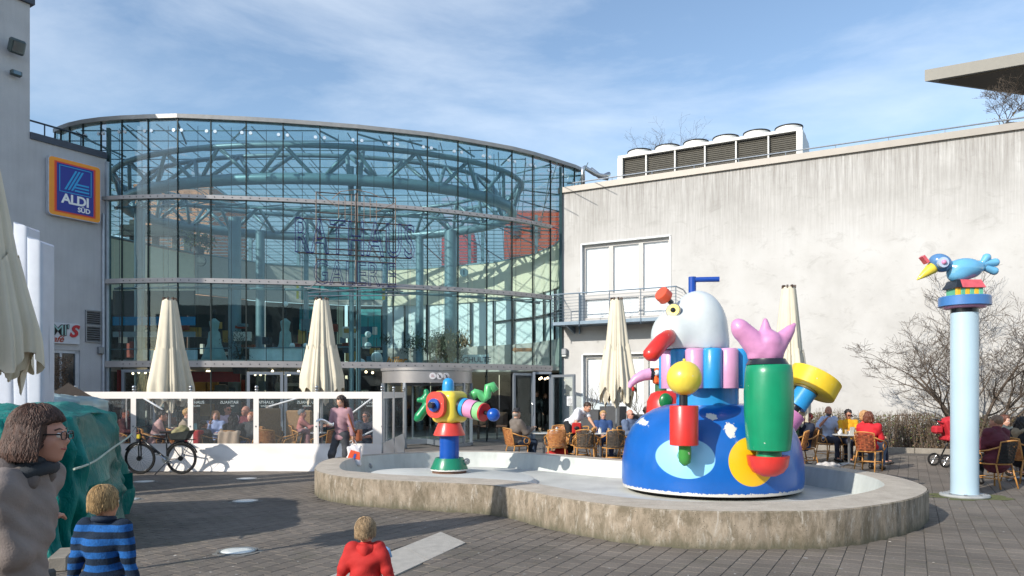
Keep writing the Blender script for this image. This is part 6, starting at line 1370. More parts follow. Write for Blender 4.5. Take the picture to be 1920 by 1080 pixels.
def person(label, x, Z, rz, pose='sit', h=1.72, skin='c99a80', hair=('short', '3a2a20'), top=('5a6a80', 1.0, 'shirt'), legs='2b3040', shoes='1d1b1a', hands=None, lean=0.0, turn=0.0, nod=0.0, glasses=None, beard=None, hat=None, vox=.016, zoff=0.0, hs=1.0, feet=None, fat=1.0, roll=0.0, px_world=True, hood=None, X_=None, elb=None, bulk=1.0):
    s = h / 1.75; loc = V(X(x, Z) if X_ is None else X_, Z, zoff); t = thing('person', loc, label, 'person', R(rz)); sk, ct, cl = skin_m(skin), cloth_m(top[0], 'stripe' if top[0] == 'stripe' else None), cloth_m(legs)
    hz = {'sit': .50, 'stand': .93, 'walk': .92, 'bend': .90}[pose]; Ml = Matrix.Rotation(R(lean), 3, 'X'); P0 = V(0, 0, hz)
    def tor(v): return P0 + Ml @ Vector(v)
    side = (-1, 1); f = fat
    hips = [V(sd_ * .095, 0, hz) for sd_ in side]; sh = [tor((sd_ * .185 * (.93 + .07 * f), 0, .50)) for sd_ in side]
    neckb = tor((0, .01, .53)); hd = tor((0, -.01 - .03 * (lean > 5), .50 + (.70 - .50) * (1 + (hs - 1) * .55)))
    Mh = Matrix.Rotation(R(turn), 3, 'Z') @ Matrix.Rotation(R(lean * .35 + nod), 3, 'X') @ Matrix.Rotation(R(roll), 3, 'Y')
    def H(x_, y_, z_): return hd + Mh @ V(x_ * hs, y_ * hs, z_ * hs)
    if hands is None: hands = [(-.14, -.34, .70), (.14, -.34, .70)] if pose == 'sit' else [(-.25, -.04, .82), (.25, -.04, .82)]
    arms = []
    for k, sd_ in enumerate(side):
        e, w = ik(sh[k], hands[k], .29, .25, (sd_ * .35, .75, -.8) if elb is None else (sd_ * elb[0], elb[1], elb[2])); arms.append((sh[k], e, w))
    if feet is None: feet = {'sit': [(-.13, -.42, .09), (.13, -.46, .09)], 'stand': [(-.11, 0, .08), (.11, -.03, .08)], 'walk': [(-.09, -.30, .09), (.09, .33, .14)], 'bend': [(-.13, .02, .08), (.13, .1, .08)]}[pose]
    lg = []
    for k, sd_ in enumerate(side):
        kn, an = ik(hips[k], feet[k], .44, .43, (sd_ * .12, -1, .55 if pose == 'sit' else .05)); lg.append((hips[k], kn, an))
    # --- body, one continuous surface
    def limbs(ra): 
        L = []
        for a, e, w in arms: L += [('cap', a, e, ra * .052 * f, ra * .040 * f), ('cap', e, w, ra * .040 * f, ra * .027)]
        return L
    B = [('ell', P0 + V(0, 0, .02), (.155 * f, .11 * f, .12)), ('cap', tor((0, 0, .1)), tor((0, 0, .3)), .115 * f, .12 * f), ('ell', tor((0, .0, .37)), (.165 * f, .108 * f, .17)), ('cap', tor((-.14, 0, .49)), tor((.14, 0, .49)), .055, .055), ('cap', neckb, hd + Mh @ V(0, .015, -.05), .056, .052 * hs)] + limbs(1)
    for a, k_, n_ in lg: B += [('cap', a, k_, .078 * f, .052 * f), ('cap', k_, n_, .052, .036), ('cap', n_, n_ + V(0, -.12, -.03), .035, .028)]
    Mhl = [list(r) for r in Mh]
    B += [('ell', H(0, .012, .03), (.076 * hs, .097 * hs, .098 * hs), Mhl), ('ell', H(0, -.022, -.03), (.058 * hs, .070 * hs, .085 * hs), Mhl), ('cap', H(0, -.062, -.085), H(0, -.055, -.075), .028 * hs, .03 * hs), ('cap', H(0, -.088, .012), H(0, -.108, -.022), .008 * hs, .0135 * hs), ('cap', H(-.03, -.078, .028), H(.03, -.078, .028), .016 * hs, .016 * hs),
          ('cap', H(-.036, -.062, -.02), H(-.04, -.05, -.03), .024 * hs, .02 * hs), ('cap', H(.036, -.062, -.02), H(.04, -.05, -.03), .024 * hs, .02 * hs), ('cap', H(-.016, -.088, -.052), H(.016, -.088, -.052), .010 * hs, .010 * hs),
          ('ell', H(-.078, .012, -.005), (.010 * hs, .018 * hs, .03 * hs), Mhl), ('ell', H(.078, .012, -.005), (.010 * hs, .018 * hs, .03 * hs), Mhl)]
    fing = MB()
    for k, sd_ in enumerate(side):
        a, e, w = arms[k]; d = (w - e).normalized(); u = d.cross(V(0, 0, 1)); u = u.normalized() if u.length > .1 else V(1, 0, 0); nrm_ = u.cross(d).normalized()
        if pose in ('stand', 'walk') and d.z < -.7: u = V(0, -1, 0) - d * d.dot(V(0, -1, 0)); u.normalize(); nrm_ = V(-sd_, 0, 0)
        pc = w + d * .05; B += [('ell', pc, (.036, .045, .018), [list(r) for r in Matrix((u, d, nrm_)).transposed()])]
        for q_ in range(4):
            b0 = w + d * .085 + u * (-.027 + q_ * .018); ln = (.062, .072, .068, .052)[q_]; b1 = b0 + d * ln * .55 - nrm_ * .012; b2 = b1 + d * ln * .35 - nrm_ * .03; fing.tube([b0 - d * .02, b0, b1, b2], [.0085, .0085, .008, .0065], 7)
        th0 = w + d * .02 + u * (-.03 if True else .03); fing.tube([th0, th0 + d * .035 - u * .03, th0 + d * .07 - u * .035 - nrm_ * .01], [.012, .0105, .008], 7)
    S_ = lambda prims: [tuple([p[0]] + [tuple(c * s for c in p[1])] + ([tuple(c * s for c in p[2]), p[3] * s, p[4] * s] if p[0] == 'cap' else [tuple(c * s for c in p[2])] + list(p[3:]))) for p in prims]
    hv = vox if hs * s > .5 else vox * .8
    pos, fc = surface(S_(B), hv, .022 * s); fing.v = [(v[0] * s, v[1] * s, v[2] * s) for v in fing.v]; body = fast_obj('body', pos, fc, sk, t, fing)
    # --- face
    for sd_ in side:
        m = MB(); m.ell(H(sd_ * .031, -.084, .008) * s, .0135 * s * hs, 12, 8); eo = m.build('eye', mat('eye_white', 'dcd8d2', .25), t, smooth=True)
        m = MB(); m.ell(H(sd_ * .031, -.095, .008) * s, .0065 * s * hs, 10, 6); m.build('iris', mat('eye_iris', '2f221b', .2), eo, smooth=True)
    m = MB(); m.tube([H(-.024, -.094, -.053) * s, H(0, -.1005, -.055) * s, H(.024, -.094, -.053) * s], [.003 * s * hs, .0065 * s * hs, .003 * s * hs], 6); m.build('mouth', mat('lips', 'a55a50', .5), t, smooth=True)
    if hair[0] != 'bald':
        m = MB()
        for sd_ in side: m.tube([H(sd_ * .015, -.094, .032) * s, H(sd_ * .033, -.094, .037) * s, H(sd_ * .05, -.080, .03) * s], .0035 * s * hs, 5)
        m.build('eyebrows', hair_m(hair[1]), t)
    # --- clothes
    tr_ = [('ell', P0 + V(0, 0, .03), (.172 * f, .125 * f, .11))]
    for a, k_, n_ in lg: tr_ += [('cap', a, k_, .092 * f, .068 * f), ('cap', k_, n_ + (k_ - n_).normalized() * .04, .068, .052)]
    so_ = 11.0
    def fold(amp, fr, sd2):
        r3 = random.Random(int(sd2 * 100)); ws = [(r3.uniform(-1, 1) * fr * k2, r3.uniform(-1, 1) * fr * k2, r3.uniform(.5, 1.3) * fr * k2, r3.uniform(0, 6), 1 / k2) for k2 in (.5, .8, 1.1, 1.6, 2.2)]
        return lambda X_1, Y_, Z_: sum(amp * .55 * g3 * (1 - 2 * np.abs(np.sin((a3 * X_1 + b3 * Y_ + c3 * Z_) * .5 + d3 + .9 * np.sin(X_1 * 11 + Z_ * 9 + d3)))) for a3, b3, c3, d3, g3 in ws)
    pos, fc = surface(S_(tr_), hv, .03 * s, disp=fold(.006 * s, 26, h)); fast_obj('trousers', pos, fc, cl, t)
    ln_, sl_ = top[2], top[1]; g_ = {'shirt': 1.0, 'jacket': 1.14, 'coat': 1.24}[ln_] * bulk
    tp_ = [('cap', tor((0, 0, .06)), tor((0, 0, .3)), .125 * f * g_, .128 * f * g_), ('ell', tor((0, .0, .37)), (.178 * f * g_, .122 * f * g_, .175)), ('cap', tor((-.15, 0, .485)), tor((.15, 0, .485)), .066 * g_, .066 * g_), ('ell', P0 + V(0, 0, .04 if pose != 'walk' else -.03), (.172 * f * g_, .13 * f * g_, .11)), ('cap', neckb + V(0, .0, -.04), neckb + (hd - neckb) * .18, .08 * g_ ** .5, .062 * (g_ if ln_ != 'shirt' else 1))]
    if ln_ == 'coat': tp_ += [('cap', P0 + V(0, 0, .1), P0 + V(0, 0, -.34 if pose != 'sit' else -.02), .15 * f, .19 * f)]
    for a, e, w in arms:
        ew = e + (w - e) * max(0, (sl_ - .5) * 2) * .97 if sl_ > .5 else a + (e - a) * (sl_ * 2)
        if sl_ > .5: tp_ += [('cap', a, e, .070 * g_ * f, .056 * g_ * f), ('cap', e, ew, .056 * g_, .042 * g_)]
        else: tp_ += [('cap', a, ew, .072 * g_, .064 * g_)]
    hem = (hz - .11 + (.0 if ln_ == 'shirt' else -.03)) * s
    pos, fc = surface(S_(tp_), hv * .9, .035 * s, disp=fold((.006 if vox <= .011 else .008) * s * g_, 38 if vox <= .011 else 24, h * 3), cut=None if (ln_ == 'coat' or pose in ('sit', 'bend')) else (lambda F, X_1, Y_, Z_: np.maximum(F, np.where(np.abs(X_1) < .2 * s, hem - Z_, -1) + 0 * F))); fast_obj({'shirt': 'shirt', 'jacket': 'jacket', 'coat': 'coat'}[ln_], pos, fc, ct, t)
    if hood:
        hp_ = [('cap', tor((-.09, .06, .53)), tor((0, .115, .50)), .055, .07), ('cap', tor((.09, .06, .53)), tor((0, .115, .50)), .055, .07), ('cap', tor((-.09, .06, .53)), tor((-.07, -.06, .52)), .05, .035), ('cap', tor((.09, .06, .53)), tor((.07, -.06, .52)), .05, .035), ('cap', tor((0, .11, .52)), tor((0, .13, .42)), .075, .05)]
        pos, fc = surface(S_(hp_), hv * .8, .04 * s, disp=fold(.007 * s, 30, 2)); fast_obj('hood', pos, fc, cloth_m(hood) if hood != 'same' else ct, t)
    for k, (a, k_, n_) in enumerate(lg):
        m = MB(); d = V(0, -1, 0); c = n_; pos, fc = surface(S_([('cap', c + V(0, .03, -.03), c + V(0, -.10, -.045), .048, .038), ('cap', c + V(0, -.10, -.045), c + V(0, -.16, -.05), .040, .030), ('cap', c, c + V(0, .01, .03), .045, .045)]), hv * .8, .02 * s); fast_obj('shoe', pos, fc, mat('shoe_' + shoes, shoes, .5), t)
    # --- hair
    st_, hc_ = hair[0], hair[1]
    if st_ != 'bald' or beard:
        pass
    if st_ in ('short', 'long', 'bob', 'fringe', 'bun', 'child', 'tuft'):
        hp_ = [('ell', (0, .018, .040), (.086, .105, .098))]
        if st_ == 'long': hp_ += [('cap', (-.065, .03, .02), (-.075, .03, -.20), .040, .035), ('cap', (.065, .03, .02), (.075, .03, -.20), .040, .035), ('cap', (0, .085, .02), (0, .105, -.22), .06, .055), ('cap', (-.06, .07, 0), (-.05, .09, -.22), .045, .04), ('cap', (.06, .07, 0), (.05, .09, -.22), .045, .04)]
        if st_ == 'bob': hp_ += [('cap', (-.07, .02, .02), (-.074, .02, -.06), .040, .038), ('cap', (.07, .02, .02), (.074, .02, -.06), .040, .038), ('cap', (0, .085, .02), (0, .09, -.06), .058, .052), ('cap', (-.055, .07, 0), (-.056, .075, -.065), .046, .042), ('cap', (.055, .07, 0), (.056, .075, -.065), .046, .042), ('ell', (0, .03, .06), (.088, .10, .085))]
        if st_ == 'bun': hp_ += [('ell', (0, .10, .06), (.04, .04, .04))]
        if st_ == 'child': hp_ = [('ell', (0, .020, .042), (.089, .105, .098)), ('ell', (0, .085, -.02), (.06, .035, .05))]
        if st_ == 'tuft': hp_ = [('ell', (0, .03, .045), (.084, .10, .09)), ('cap', (0, .0, .12), (0, -.05, .13), .035, .03)]
        lowz = {'short': -.055, 'tuft': -.04, 'child': -.072, 'bun': -.05}.get(st_, -9)
        yc = {'short': -.045, 'tuft': -.02, 'child': -.045}.get(st_, -.052); zc_ = {'fringe': .04, 'long': .075, 'bob': .078}.get(st_, .072)
        def cutf(F, X1, Y1, Z_1):
            reg = np.maximum(Y1 - (yc + (.0 if st_ != 'short' else .0)) * 1.0, Z_1 - zc_) + 0 * F      # face region (removed)
            side_ = np.maximum(np.maximum(Y1 - .0, Z_1 - .03), -Z_1 - 9) if st_ in ('short', 'tuft', 'child') else reg
            F = np.maximum(F, -reg); 
            if st_ in ('short', 'tuft', 'child'): F = np.maximum(F, -(side_ + 0 * F))
            return np.maximum(F, lowz - Z_1 + 0 * F) if lowz > -5 else F
        am = .0035 if vox <= .011 else .006 if st_ in ('short', 'child', 'tuft') else .009
        hvx = min(hv * .5, .008) if hv < .012 else .009
        rr_ = random.Random(int(x * 7 + Z * 31)); wv = [(rr_.uniform(40, 150) * rr_.choice((-1, 1)), rr_.uniform(40, 150), rr_.uniform(10, 70) * rr_.choice((-1, 1)), rr_.uniform(0, 6)) for _ in range(7)]
        dsp = lambda X1, Y1, Z1_: sum(am * .42 * np.sin(a_ * X1 + b_ * Y1 + c_ * Z1_ + d_) for a_, b_, c_, d_ in wv)
        pos, fc = surface(hp_, hvx, .03, cut=cutf, disp=dsp)
        if len(pos):
            Mn = np.array([list(r) for r in Mh]); pos = (pos * hs) @ Mn.T + np.array(hd); pos = pos * s; fast_obj('hair', pos, fc, hair_m(hc_), t)
    if vox <= .011 and st_ in ('bob', 'child'):
        rs = random.Random(5); m = MB(); lowz2 = -.105 if st_ == 'bob' else -.09
        for _ in range(4600 if st_ == 'bob' else 2400):
            az = rs.uniform(0, 2 * PI); el_ = math.asin(rs.uniform(-.35, 1)); rr3 = (.092, .112, .104) if st_ == 'bob' else (.091, .108, .101)
            p = V(rr3[0] * math.cos(el_) * math.sin(az), .018 + rr3[1] * math.cos(el_) * math.cos(az), .042 + rr3[2] * math.sin(el_))
            if p.y < -.035 and p.z < (.085 if st_ == 'bob' else .075): continue
            if st_ == 'child' and p.y < .0 and p.z < .03: continue
            pts = [p]; ph = rs.uniform(0, 6); 
            for q2 in range(7 if st_ == 'bob' else 4):
                o = V(p.x, p.y - .018, 0); o = o.normalized() if o.length > 1e-4 else V(1, 0, 0); steep = min(1, max(0, (.12 - p.z) / .07)); d = V(0, 0, -1) * (.25 + .75 * steep) + o * (1 - steep) * 1.0 + V(rs.uniform(-.3, .3), rs.uniform(-.3, .3), rs.uniform(-.2, .25)) + (o.cross(V(0, 0, 1)) * .45 * math.sin(ph + q2 * 1.6) if st_ == 'bob' else V(0, 0, 0))
                p = p + d.normalized() * (.024 if st_ == 'bob' else .016)
                fl_ = (.030 * max(0, min(1, (.05 - p.z) / .12)) if st_ == 'bob' else 0) + .003 + .006 * rs.random()
                kk = ((p.x / (rr3[0] + fl_)) ** 2 + ((p.y - .018) / (rr3[1] + fl_)) ** 2 + (max(p.z - .042, 0) / (rr3[2] + fl_)) ** 2) ** .5
                p = V(p.x / kk, .018 + (p.y - .018) / kk, p.z if p.z < .042 else .042 + (p.z - .042) / kk)
                if p.y < -.04 and p.z < .07: p.y = -.04
                if p.z < lowz2: break
                pts.append(p)
            if len(pts) < 3: continue
            wr = .0027 * rs.uniform(.6, 1.2); P3 = [(hd + Mh @ (q2 * hs)) * s for q2 in pts]; m.tube(P3, [wr * s] * (len(P3) - 1) + [wr * s * .3], 3, caps=False)
        tag(m.build('hair_strands', leaf_mat('strands_' + hc_, [tuple(k2 * v2 for k2 in lin(hc_)) for v2 in (.45, .8, 1.1, 1.7)]), t, smooth=True), kind='stuff')
    if st_ == 'ring':
        def cut2(F, X1, Y1, Z_1): return np.maximum(np.maximum(F, Z_1 - .03), np.maximum(-.06 - Z_1, -.0 - Y1) + 0 * F)
        pos, fc = surface([('ell', (0, .016, .02), (.083, .103, .09))], .008, .0, cut=cut2); Mn = np.array([list(r) for r in Mh]); pos = ((pos * hs) @ Mn.T + np.array(hd)) * s; fast_obj('hair', pos, fc, hair_m(hc_), t)
    if beard:
        pos, fc = surface([('ell', (0, -.03, -.065), (.062, .072, .055))], .008, 0, cut=lambda F, X1, Y1, Z1_: np.maximum(F, np.maximum(-.045 - (-Z1_) * 0 - 99, Z1_ + .035))); Mn = np.array([list(r) for r in Mh]); pos = ((pos * hs) @ Mn.T + np.array(hd)) * s; fast_obj('beard', pos, fc, hair_m(beard), t)
    if hat:
        m = MB(); Mh4 = Mh; m.lathe([(.0, .165), (.07, .16), (.082, .14), (.088, .075)], 24, M=Mh4, c=hd); m.lathe([(.088, .078), (.125, .068), (.13, .074), (.088, .085)], 24, M=Mh4, c=hd); m.v = [(v[0] * s, v[1] * s, v[2] * s) for v in m.v]; m.build('hat', cloth_m(hat), t, smooth=R(50))
    if glasses:
        m = MB(); gm_ = mat('glasses_dark', '0f1113', .15, coat=.6); r_ = .024 * hs * s
        for sd_ in side:
            c = H(sd_ * .032, -.110, .006) * s; u = Mh @ V(1, 0, 0); w = Mh @ V(0, 0, 1)
            pts = [c + u * r_ * 1.05 * math.copysign(abs(math.cos(a)) ** .6, math.cos(a)) + w * r_ * .72 * math.copysign(abs(math.sin(a)) ** .6, math.sin(a)) for a in [2 * PI * k / 16 for k in range(16)]]
            if glasses == 'sun': m.add(pts, [tuple(range(16))]); m.add([p + Mh @ V(0, .004 * s, 0) for p in pts], [tuple(range(16))[::-1]])
            m.tube(pts, .0028 * s, 5, closed=True); m.tube([H(sd_ * .058, -.105, .012) * s, H(sd_ * .078, .0, .012) * s], .0035 * s, 5)
        m.tube([H(-.01, -.112, .012) * s, H(.01, -.112, .012) * s], .003 * s, 5); m.build('glasses', gm_, t)
    t['arms'] = 1; del t['arms']
    return t
# ================================================================== FOREGROUND PEOPLE
w_ = person('woman in a taupe jacket with brown bob and dark glasses at the left edge', 0, 3.0, 97, 'stand', 1.655, 'c08a74', ('bob', '4a3329'), ('857a74', 1.0, 'coat'), '2b2c30', hands=[(.12, -.09, 1.22), (.10, .08, .88)], elb=(.5, -.02, -1), lean=8, nod=-3, glasses='clear', vox=.011, hood='6d635e', X_=-2.03, fat=.88, bulk=.88, hs=.96)
m = MB(); s_ = 1.655 / 1.75; nb3 = V(0, -.085, 1.435) * s_
m.tube([nb3 + V(.092 * math.cos(a), .088 * math.sin(a), .02 - .03 * math.sin(a)) * s_ for a in [2 * PI * k / 24 for k in range(24)]], .030 * s_, 10, closed=True); m.tube([nb3 + V(.075 * math.cos(a), .07 * math.sin(a), .055 - .03 * math.sin(a)) * s_ for a in [2 * PI * k / 24 for k in range(24)]], .022 * s_, 10, closed=True); m.build('scarf', cloth_m('30353a'), w_, smooth=True)
b_ = person('small boy in a black and blue striped fleece seen from behind', 196, 4.5, 176, 'stand', 1.09, 'c99072', ('child', 'a5885e'), ('stripe', 1.0, 'jacket'), '30343c', vox=.009, hs=1.30, turn=-12, hands=[(-.34, .02, .80), (.34, .02, .80)], fat=1.12)
m = MB(); s_ = 1.09 / 1.75; m.tube([V(.085 * math.cos(a), .085 * math.sin(a) + .01, 1.52 + .012 * math.sin(a)) * s_ for a in [2 * PI * k / 20 for k in range(20)]], .03 * s_, 8, closed=True); m.build('collar', cloth_m('0a2238'), b_, smooth=True)
c_ = person('toddler in a red hooded jacket seen from behind in the foreground', 686, 5.0, 178, 'stand', .80, 'cf9d84', ('child', 'a58c6c'), ('b3231f', 1.0, 'coat'), '2c2f3a', vox=.009, hs=1.56, turn=-6, hands=[(-.46, .06, .84), (.48, .02, .80)], hood='same', fat=1.4)
t = thing('blue_toy_cover', px(732, 1034, 5.0), 'pale blue edge of a scarf on the right shoulder of the toddler in red', 'scarf'); m = MB(); m.tube([V(-.06, -.0, .04), V(-.02, 0, .01), (0, 0, -.04)], [.012, .02, .014], 8); m.build('cloth', cloth_m('8fb4d8'), t, smooth=True)

# walking woman
wk = person('dark haired woman in a mauve blouse walking with a shopping bag and papers', 640, 15.0, -25, 'walk', 1.66, 'c89a80', ('long', '2c1e18'), ('a07c83', .93, 'shirt'), '3d3f44', hands=[(-.16, -.28, 1.14), (.27, .04, .86)], nod=24, vox=.014, feet=[(-.10, -.16, .09), (.09, .22, .10)])
bg = thing('shopping_bag', wk.location + V(.27, -.05, .28), 'white shopping bag with orange and blue print carried by the walking woman', 'bag')
solid('bag', [('box', (0, 0, .18), (.14, .06, .20), None, .04)], .014, 0, mat('bag_white', 'd8d6d8', .5, bump=.3), bg, disp=lambda X1, Y1, Z1: .012 * np.sin(X1 * 40 + Z1 * 30))
m = MB(); m.add([(-.12, -.075, .14), (.13, -.075, .10), (.13, -.075, .25), (-.05, -.075, .30)], [(0, 1, 2, 3)]); m.add([(-.12, -.078, .12), (-.05, -.078, .12), (.03, -.078, .24), (-.02, -.078, .24)], [(0, 1, 2, 3)]); o = m.build('orange_print', mat('print_orange', 'd9532c', .5), bg)
m = MB(); m.add([(-.03, -.081, .10), (.03, -.081, .10), (.06, -.081, .22), (.02, -.081, .22)], [(0, 1, 2, 3)]); m.build('blue_print', mat('print_blue', '2a4fa0', .5), bg)
m = MB(); m.tube([(-.05, 0, .37), (-.02, 0, .48), (.02, 0, .48), (.05, 0, .37)], .012, 6); m.build('handles', mat('bag_white', 'd8d6d8'), bg)
pp_ = thing('papers', wk.location + V(-.27, -.22, 1.13), 'crumpled white papers held in front of the walking woman', 'papers'); m = MB(); m.grid(lambda u, v: V(-.16 + .32 * u, -.1 + .2 * v, .05 * math.sin(4 * u + 2 * v) + .03 * math.sin(9 * v)), 8, 6); m.build('sheet', mat('paper_white', 'e9e9e6'), pp_, smooth=True)
hb_ = thing('shoulder_bag', wk.location + V(.22, .02, 1.0), 'brown leather bag strap over the shoulder of the walking woman', 'bag'); m = MB(); m.tube([(-.10, -.13, .42), (-.02, -.17, .2), (.06, -.12, -.05), (.08, .02, -.12)], .018, 6); m.build('strap', mat('leather_brown', '8a4a2a', .5), hb_, smooth=True); solid('pouch', [('box', (.12, .04, -.14), (.05, .13, .12), None, .03)], .014, 0, mat('leather_brown', '8a4a2a'), hb_)

# ================================================================== TERRACE, right of the entrance
def seated(key, x, Z, rz, chlabel, plabel=None, dz=0, **k):
    a = R(rz); chair_at(CH[key], X(x, Z) - .06 * math.sin(a) * -1 * 0, Z, a, chlabel)
    if plabel: return person(plabel, x, Z, rz, 'sit', **k)
seated('tan', 968, 18.2, 118, 'tan woven armchair under the man in the dark hat', 'elderly man in a dark hat and brown checked jacket seated with his back turned', skin='c79b82', hair=('ring', '9a938a'), top=('6f665e', 1.0, 'jacket'), legs='26364a', hat='2b2d31', hands=[(-.12, -.38, .86), (.1, -.42, .84)], turn=12, h=1.74)
chair_at(CH['tan'], X(1044, 17.6), 17.6, R(176), 'tan woven armchair with its back to the fountain left of the dark ones')
chair_at(CH['dark'], X(1098, 17.5), 17.5, R(172), 'left of the two dark grey woven armchairs with backs to the fountain')
chair_at(CH['dark'], X(1150, 17.4), 17.4, R(186), 'right of the two dark grey woven armchairs with backs to the fountain')
chair_at(CH['tan'], X(1048, 19.4), 19.4, R(-10), 'tan woven armchair on the far side of the table the waiter clears')
chair_at(CH['dark'], X(1080, 18.8), 18.8, R(-60), 'dark woven armchair turned sideways between the two tables'); chair_at(CH['brown'], X(1092, 18.3), 18.3, R(-95), 'brown woven armchair just in front of the waiter')
table_at(1020, 18.4, 'round table between the man with the hat and the waiter'); table_at(1125, 18.3, 'round table in front of the woman with blonde hair')
seated('brown', 1131, 19.3, 4, 'brown woven armchair of the woman with blonde hair and glasses', 'blonde woman with glasses in a blue cardigan facing the fountain', skin='cc9c88', hair=('short', 'b58f5c'), top=('2d4a7a', 1.0, 'shirt'), legs='2a3550', glasses='clear', h=1.66)
seated('dark', 1181, 18.7, 38, 'dark woven armchair of the bald man with sunglasses', 'bald man with sunglasses in a grey blue shirt seated beside the blue dome', skin='c58d78', hair=('ring', '8c8680'), top=('5d6c86', 1.0, 'shirt'), legs='22304a', glasses='sun', fat=1.2, hands=[(-.10, -.30, .74), (.06, -.36, .78)])
seated('brown', 1212, 20.6, 60, 'brown armchair mostly hidden behind the blue dome', 'person with sunglasses just showing over the edge of the blue dome', skin='c58d78', hair=('ring', '6a5a50'), top=('3a2c30', 1.0, 'shirt'), h=1.78, glasses='sun')
person('young waiter in a white polo shirt bending over a table', 1068, 19.6, 52, 'bend', 1.76, 'c8957a', ('short', '3a281c'), ('dcdde0', .30, 'shirt'), '1c1d20', hands=[(-.22, -.52, .76), (.02, -.78, .80)], lean=48, nod=8, turn=0)
m = thing('waiter_pouch', V(X(1081, 19.1), 19.05, .82), 'red pouch hanging from the bending waiter', 'pouch'); mm = MB(); mm.box((0, 0, 0), (.24, .1, .28), bev=.03); mm.build('bag', mat('pouch_red', 'b3241f', .5), m); mm = MB(); mm.ell((0, -.05, .0), (.07, .02, .05), 12, 8); mm.build('emblem', M_BK, m)
jk = thing('red_jacket', V(X(1044, 17.7), 17.8, .2), 'red jacket lying under the tan chair with its back to the fountain', 'jacket'); solid('cloth', [('ell', (0, 0, .05), (.28, .16, .09)), ('ell', (.1, 0, .12), (.15, .12, .12))], .02, .06, cloth_m('b3231f'), jk, disp=lambda X1, Y1, Z1: .015 * np.sin(X1 * 30) * np.sin(Z1 * 35))
cup(1030, 18.4, .05, -.1, 'white cup on the table beside the man with the hat'); cup(1020, 18.4, -.1, .05, 'clear glass on the table beside the man with the hat', 'glass'); cup(1125, 18.3, -.02, -.15, 'white sugar shaker on the table of the blonde woman', 'sugar'); cup(1125, 18.3, .22, .05, 'left latte glass on the table of the blonde woman', 'glass'); cup(1125, 18.3, .32, -.02, 'right latte glass on the table of the blonde woman', 'glass'); cup(1125, 18.3, -.22, 0, 'white cup at the left on the table of the blonde woman')
cup(1044, 18.4, .0, -.05, 'sugar shaker with blue lid near the waiter', 'sugar')
person('man in black walking out through the open entrance', 1007, 32.8, -6, 'walk', 1.80, 'c09078', ('short', '2a2018'), ('0f1d22', 1.0, 'jacket'), '101318', vox=.02, feet=[(-.1, -.12, .09), (.1, .1, .1)]); person('woman with light brown hair in the open entrance behind the man in black', 1023, 34, 10, 'stand', 1.70, 'c09078', ('long', '6b4a34'), ('20242a', 1.0, 'jacket'), '15171b', vox=.02)
# planters
def twig_plant(m, base, h_, n_, spread, r0, rnd, depth=3):
    def br(p, d, L, r, k):
        pts = [p]; 
        for _ in range(4):
            d = (d + V(rnd.uniform(-.25, .25), rnd.uniform(-.25, .25), rnd.uniform(-.05, .2))).normalized(); p = p + d * L / 4; pts.append(p)
            if k > 0 and rnd.random() < .85: br(p, (d + V(rnd.uniform(-.9, .9), rnd.uniform(-.9, .9), rnd.uniform(-.2, .5))).normalized(), L * rnd.uniform(.45, .7), r * .55, k - 1)
        m.tube(pts, [r, r * .85, r * .7, r * .5, r * .3], 4, caps=False)
    for _ in range(n_): br(base, V(rnd.uniform(-1, 1) * spread, rnd.uniform(-1, 1) * spread, 1).normalized(), h_ * rnd.uniform(.6, 1), r0, depth)
M_PLNT = mat('slate_planter', '4a4b4d', .8, var=.15, vscale=5, bump=.3, bscale=30); M_TWIG = mat('twig_brown', (.11, .08, .055), .85, var=.3, vscale=20)
rnd = random.Random(21)
for (x, Z, w_, h_, lab) in ((1112, 24.2, .62, 1.18, 'left dark slate planter with a small bare shrub by the white window'), (1150, 23.6, .66, 1.30, 'right and taller dark slate planter behind the blonde woman'), (1197, 24.4, .6, 1.02, 'dark planter partly hidden behind the bald man with sunglasses')):
    t = thing('planter', (X(x, Z), Z, 0), lab, 'planter', WA); 
    m = MB(); m.add([(-w_ / 2 * .9, -w_ / 2 * .9, 0), (w_ / 2 * .9, -w_ / 2 * .9, 0), (w_ / 2 * .9, w_ / 2 * .9, 0), (-w_ / 2 * .9, w_ / 2 * .9, 0), (-w_ / 2, -w_ / 2, h_), (w_ / 2, -w_ / 2, h_), (w_ / 2, w_ / 2, h_), (-w_ / 2, w_ / 2, h_)], [(3, 2, 1, 0), (4, 5, 6, 7), (0, 1, 5, 4), (1, 2, 6, 5), (2, 3, 7, 6), (3, 0, 4, 7)]); m.build('pot', M_PLNT, t)
    if x in (1112, 1197):
        t2 = thing('bare_shrub', (X(x, Z), Z, h_), {1112: 'small bare shrub in the left slate planter', 1197: 'thin bare shrub in the planter behind the bald man'}[x], 'shrub'); m = MB(); twig_plant(m, V(0, 0, -.02), .62, 7, .6, .009, rnd, 2); m.build('branches', M_TWIG, t2)
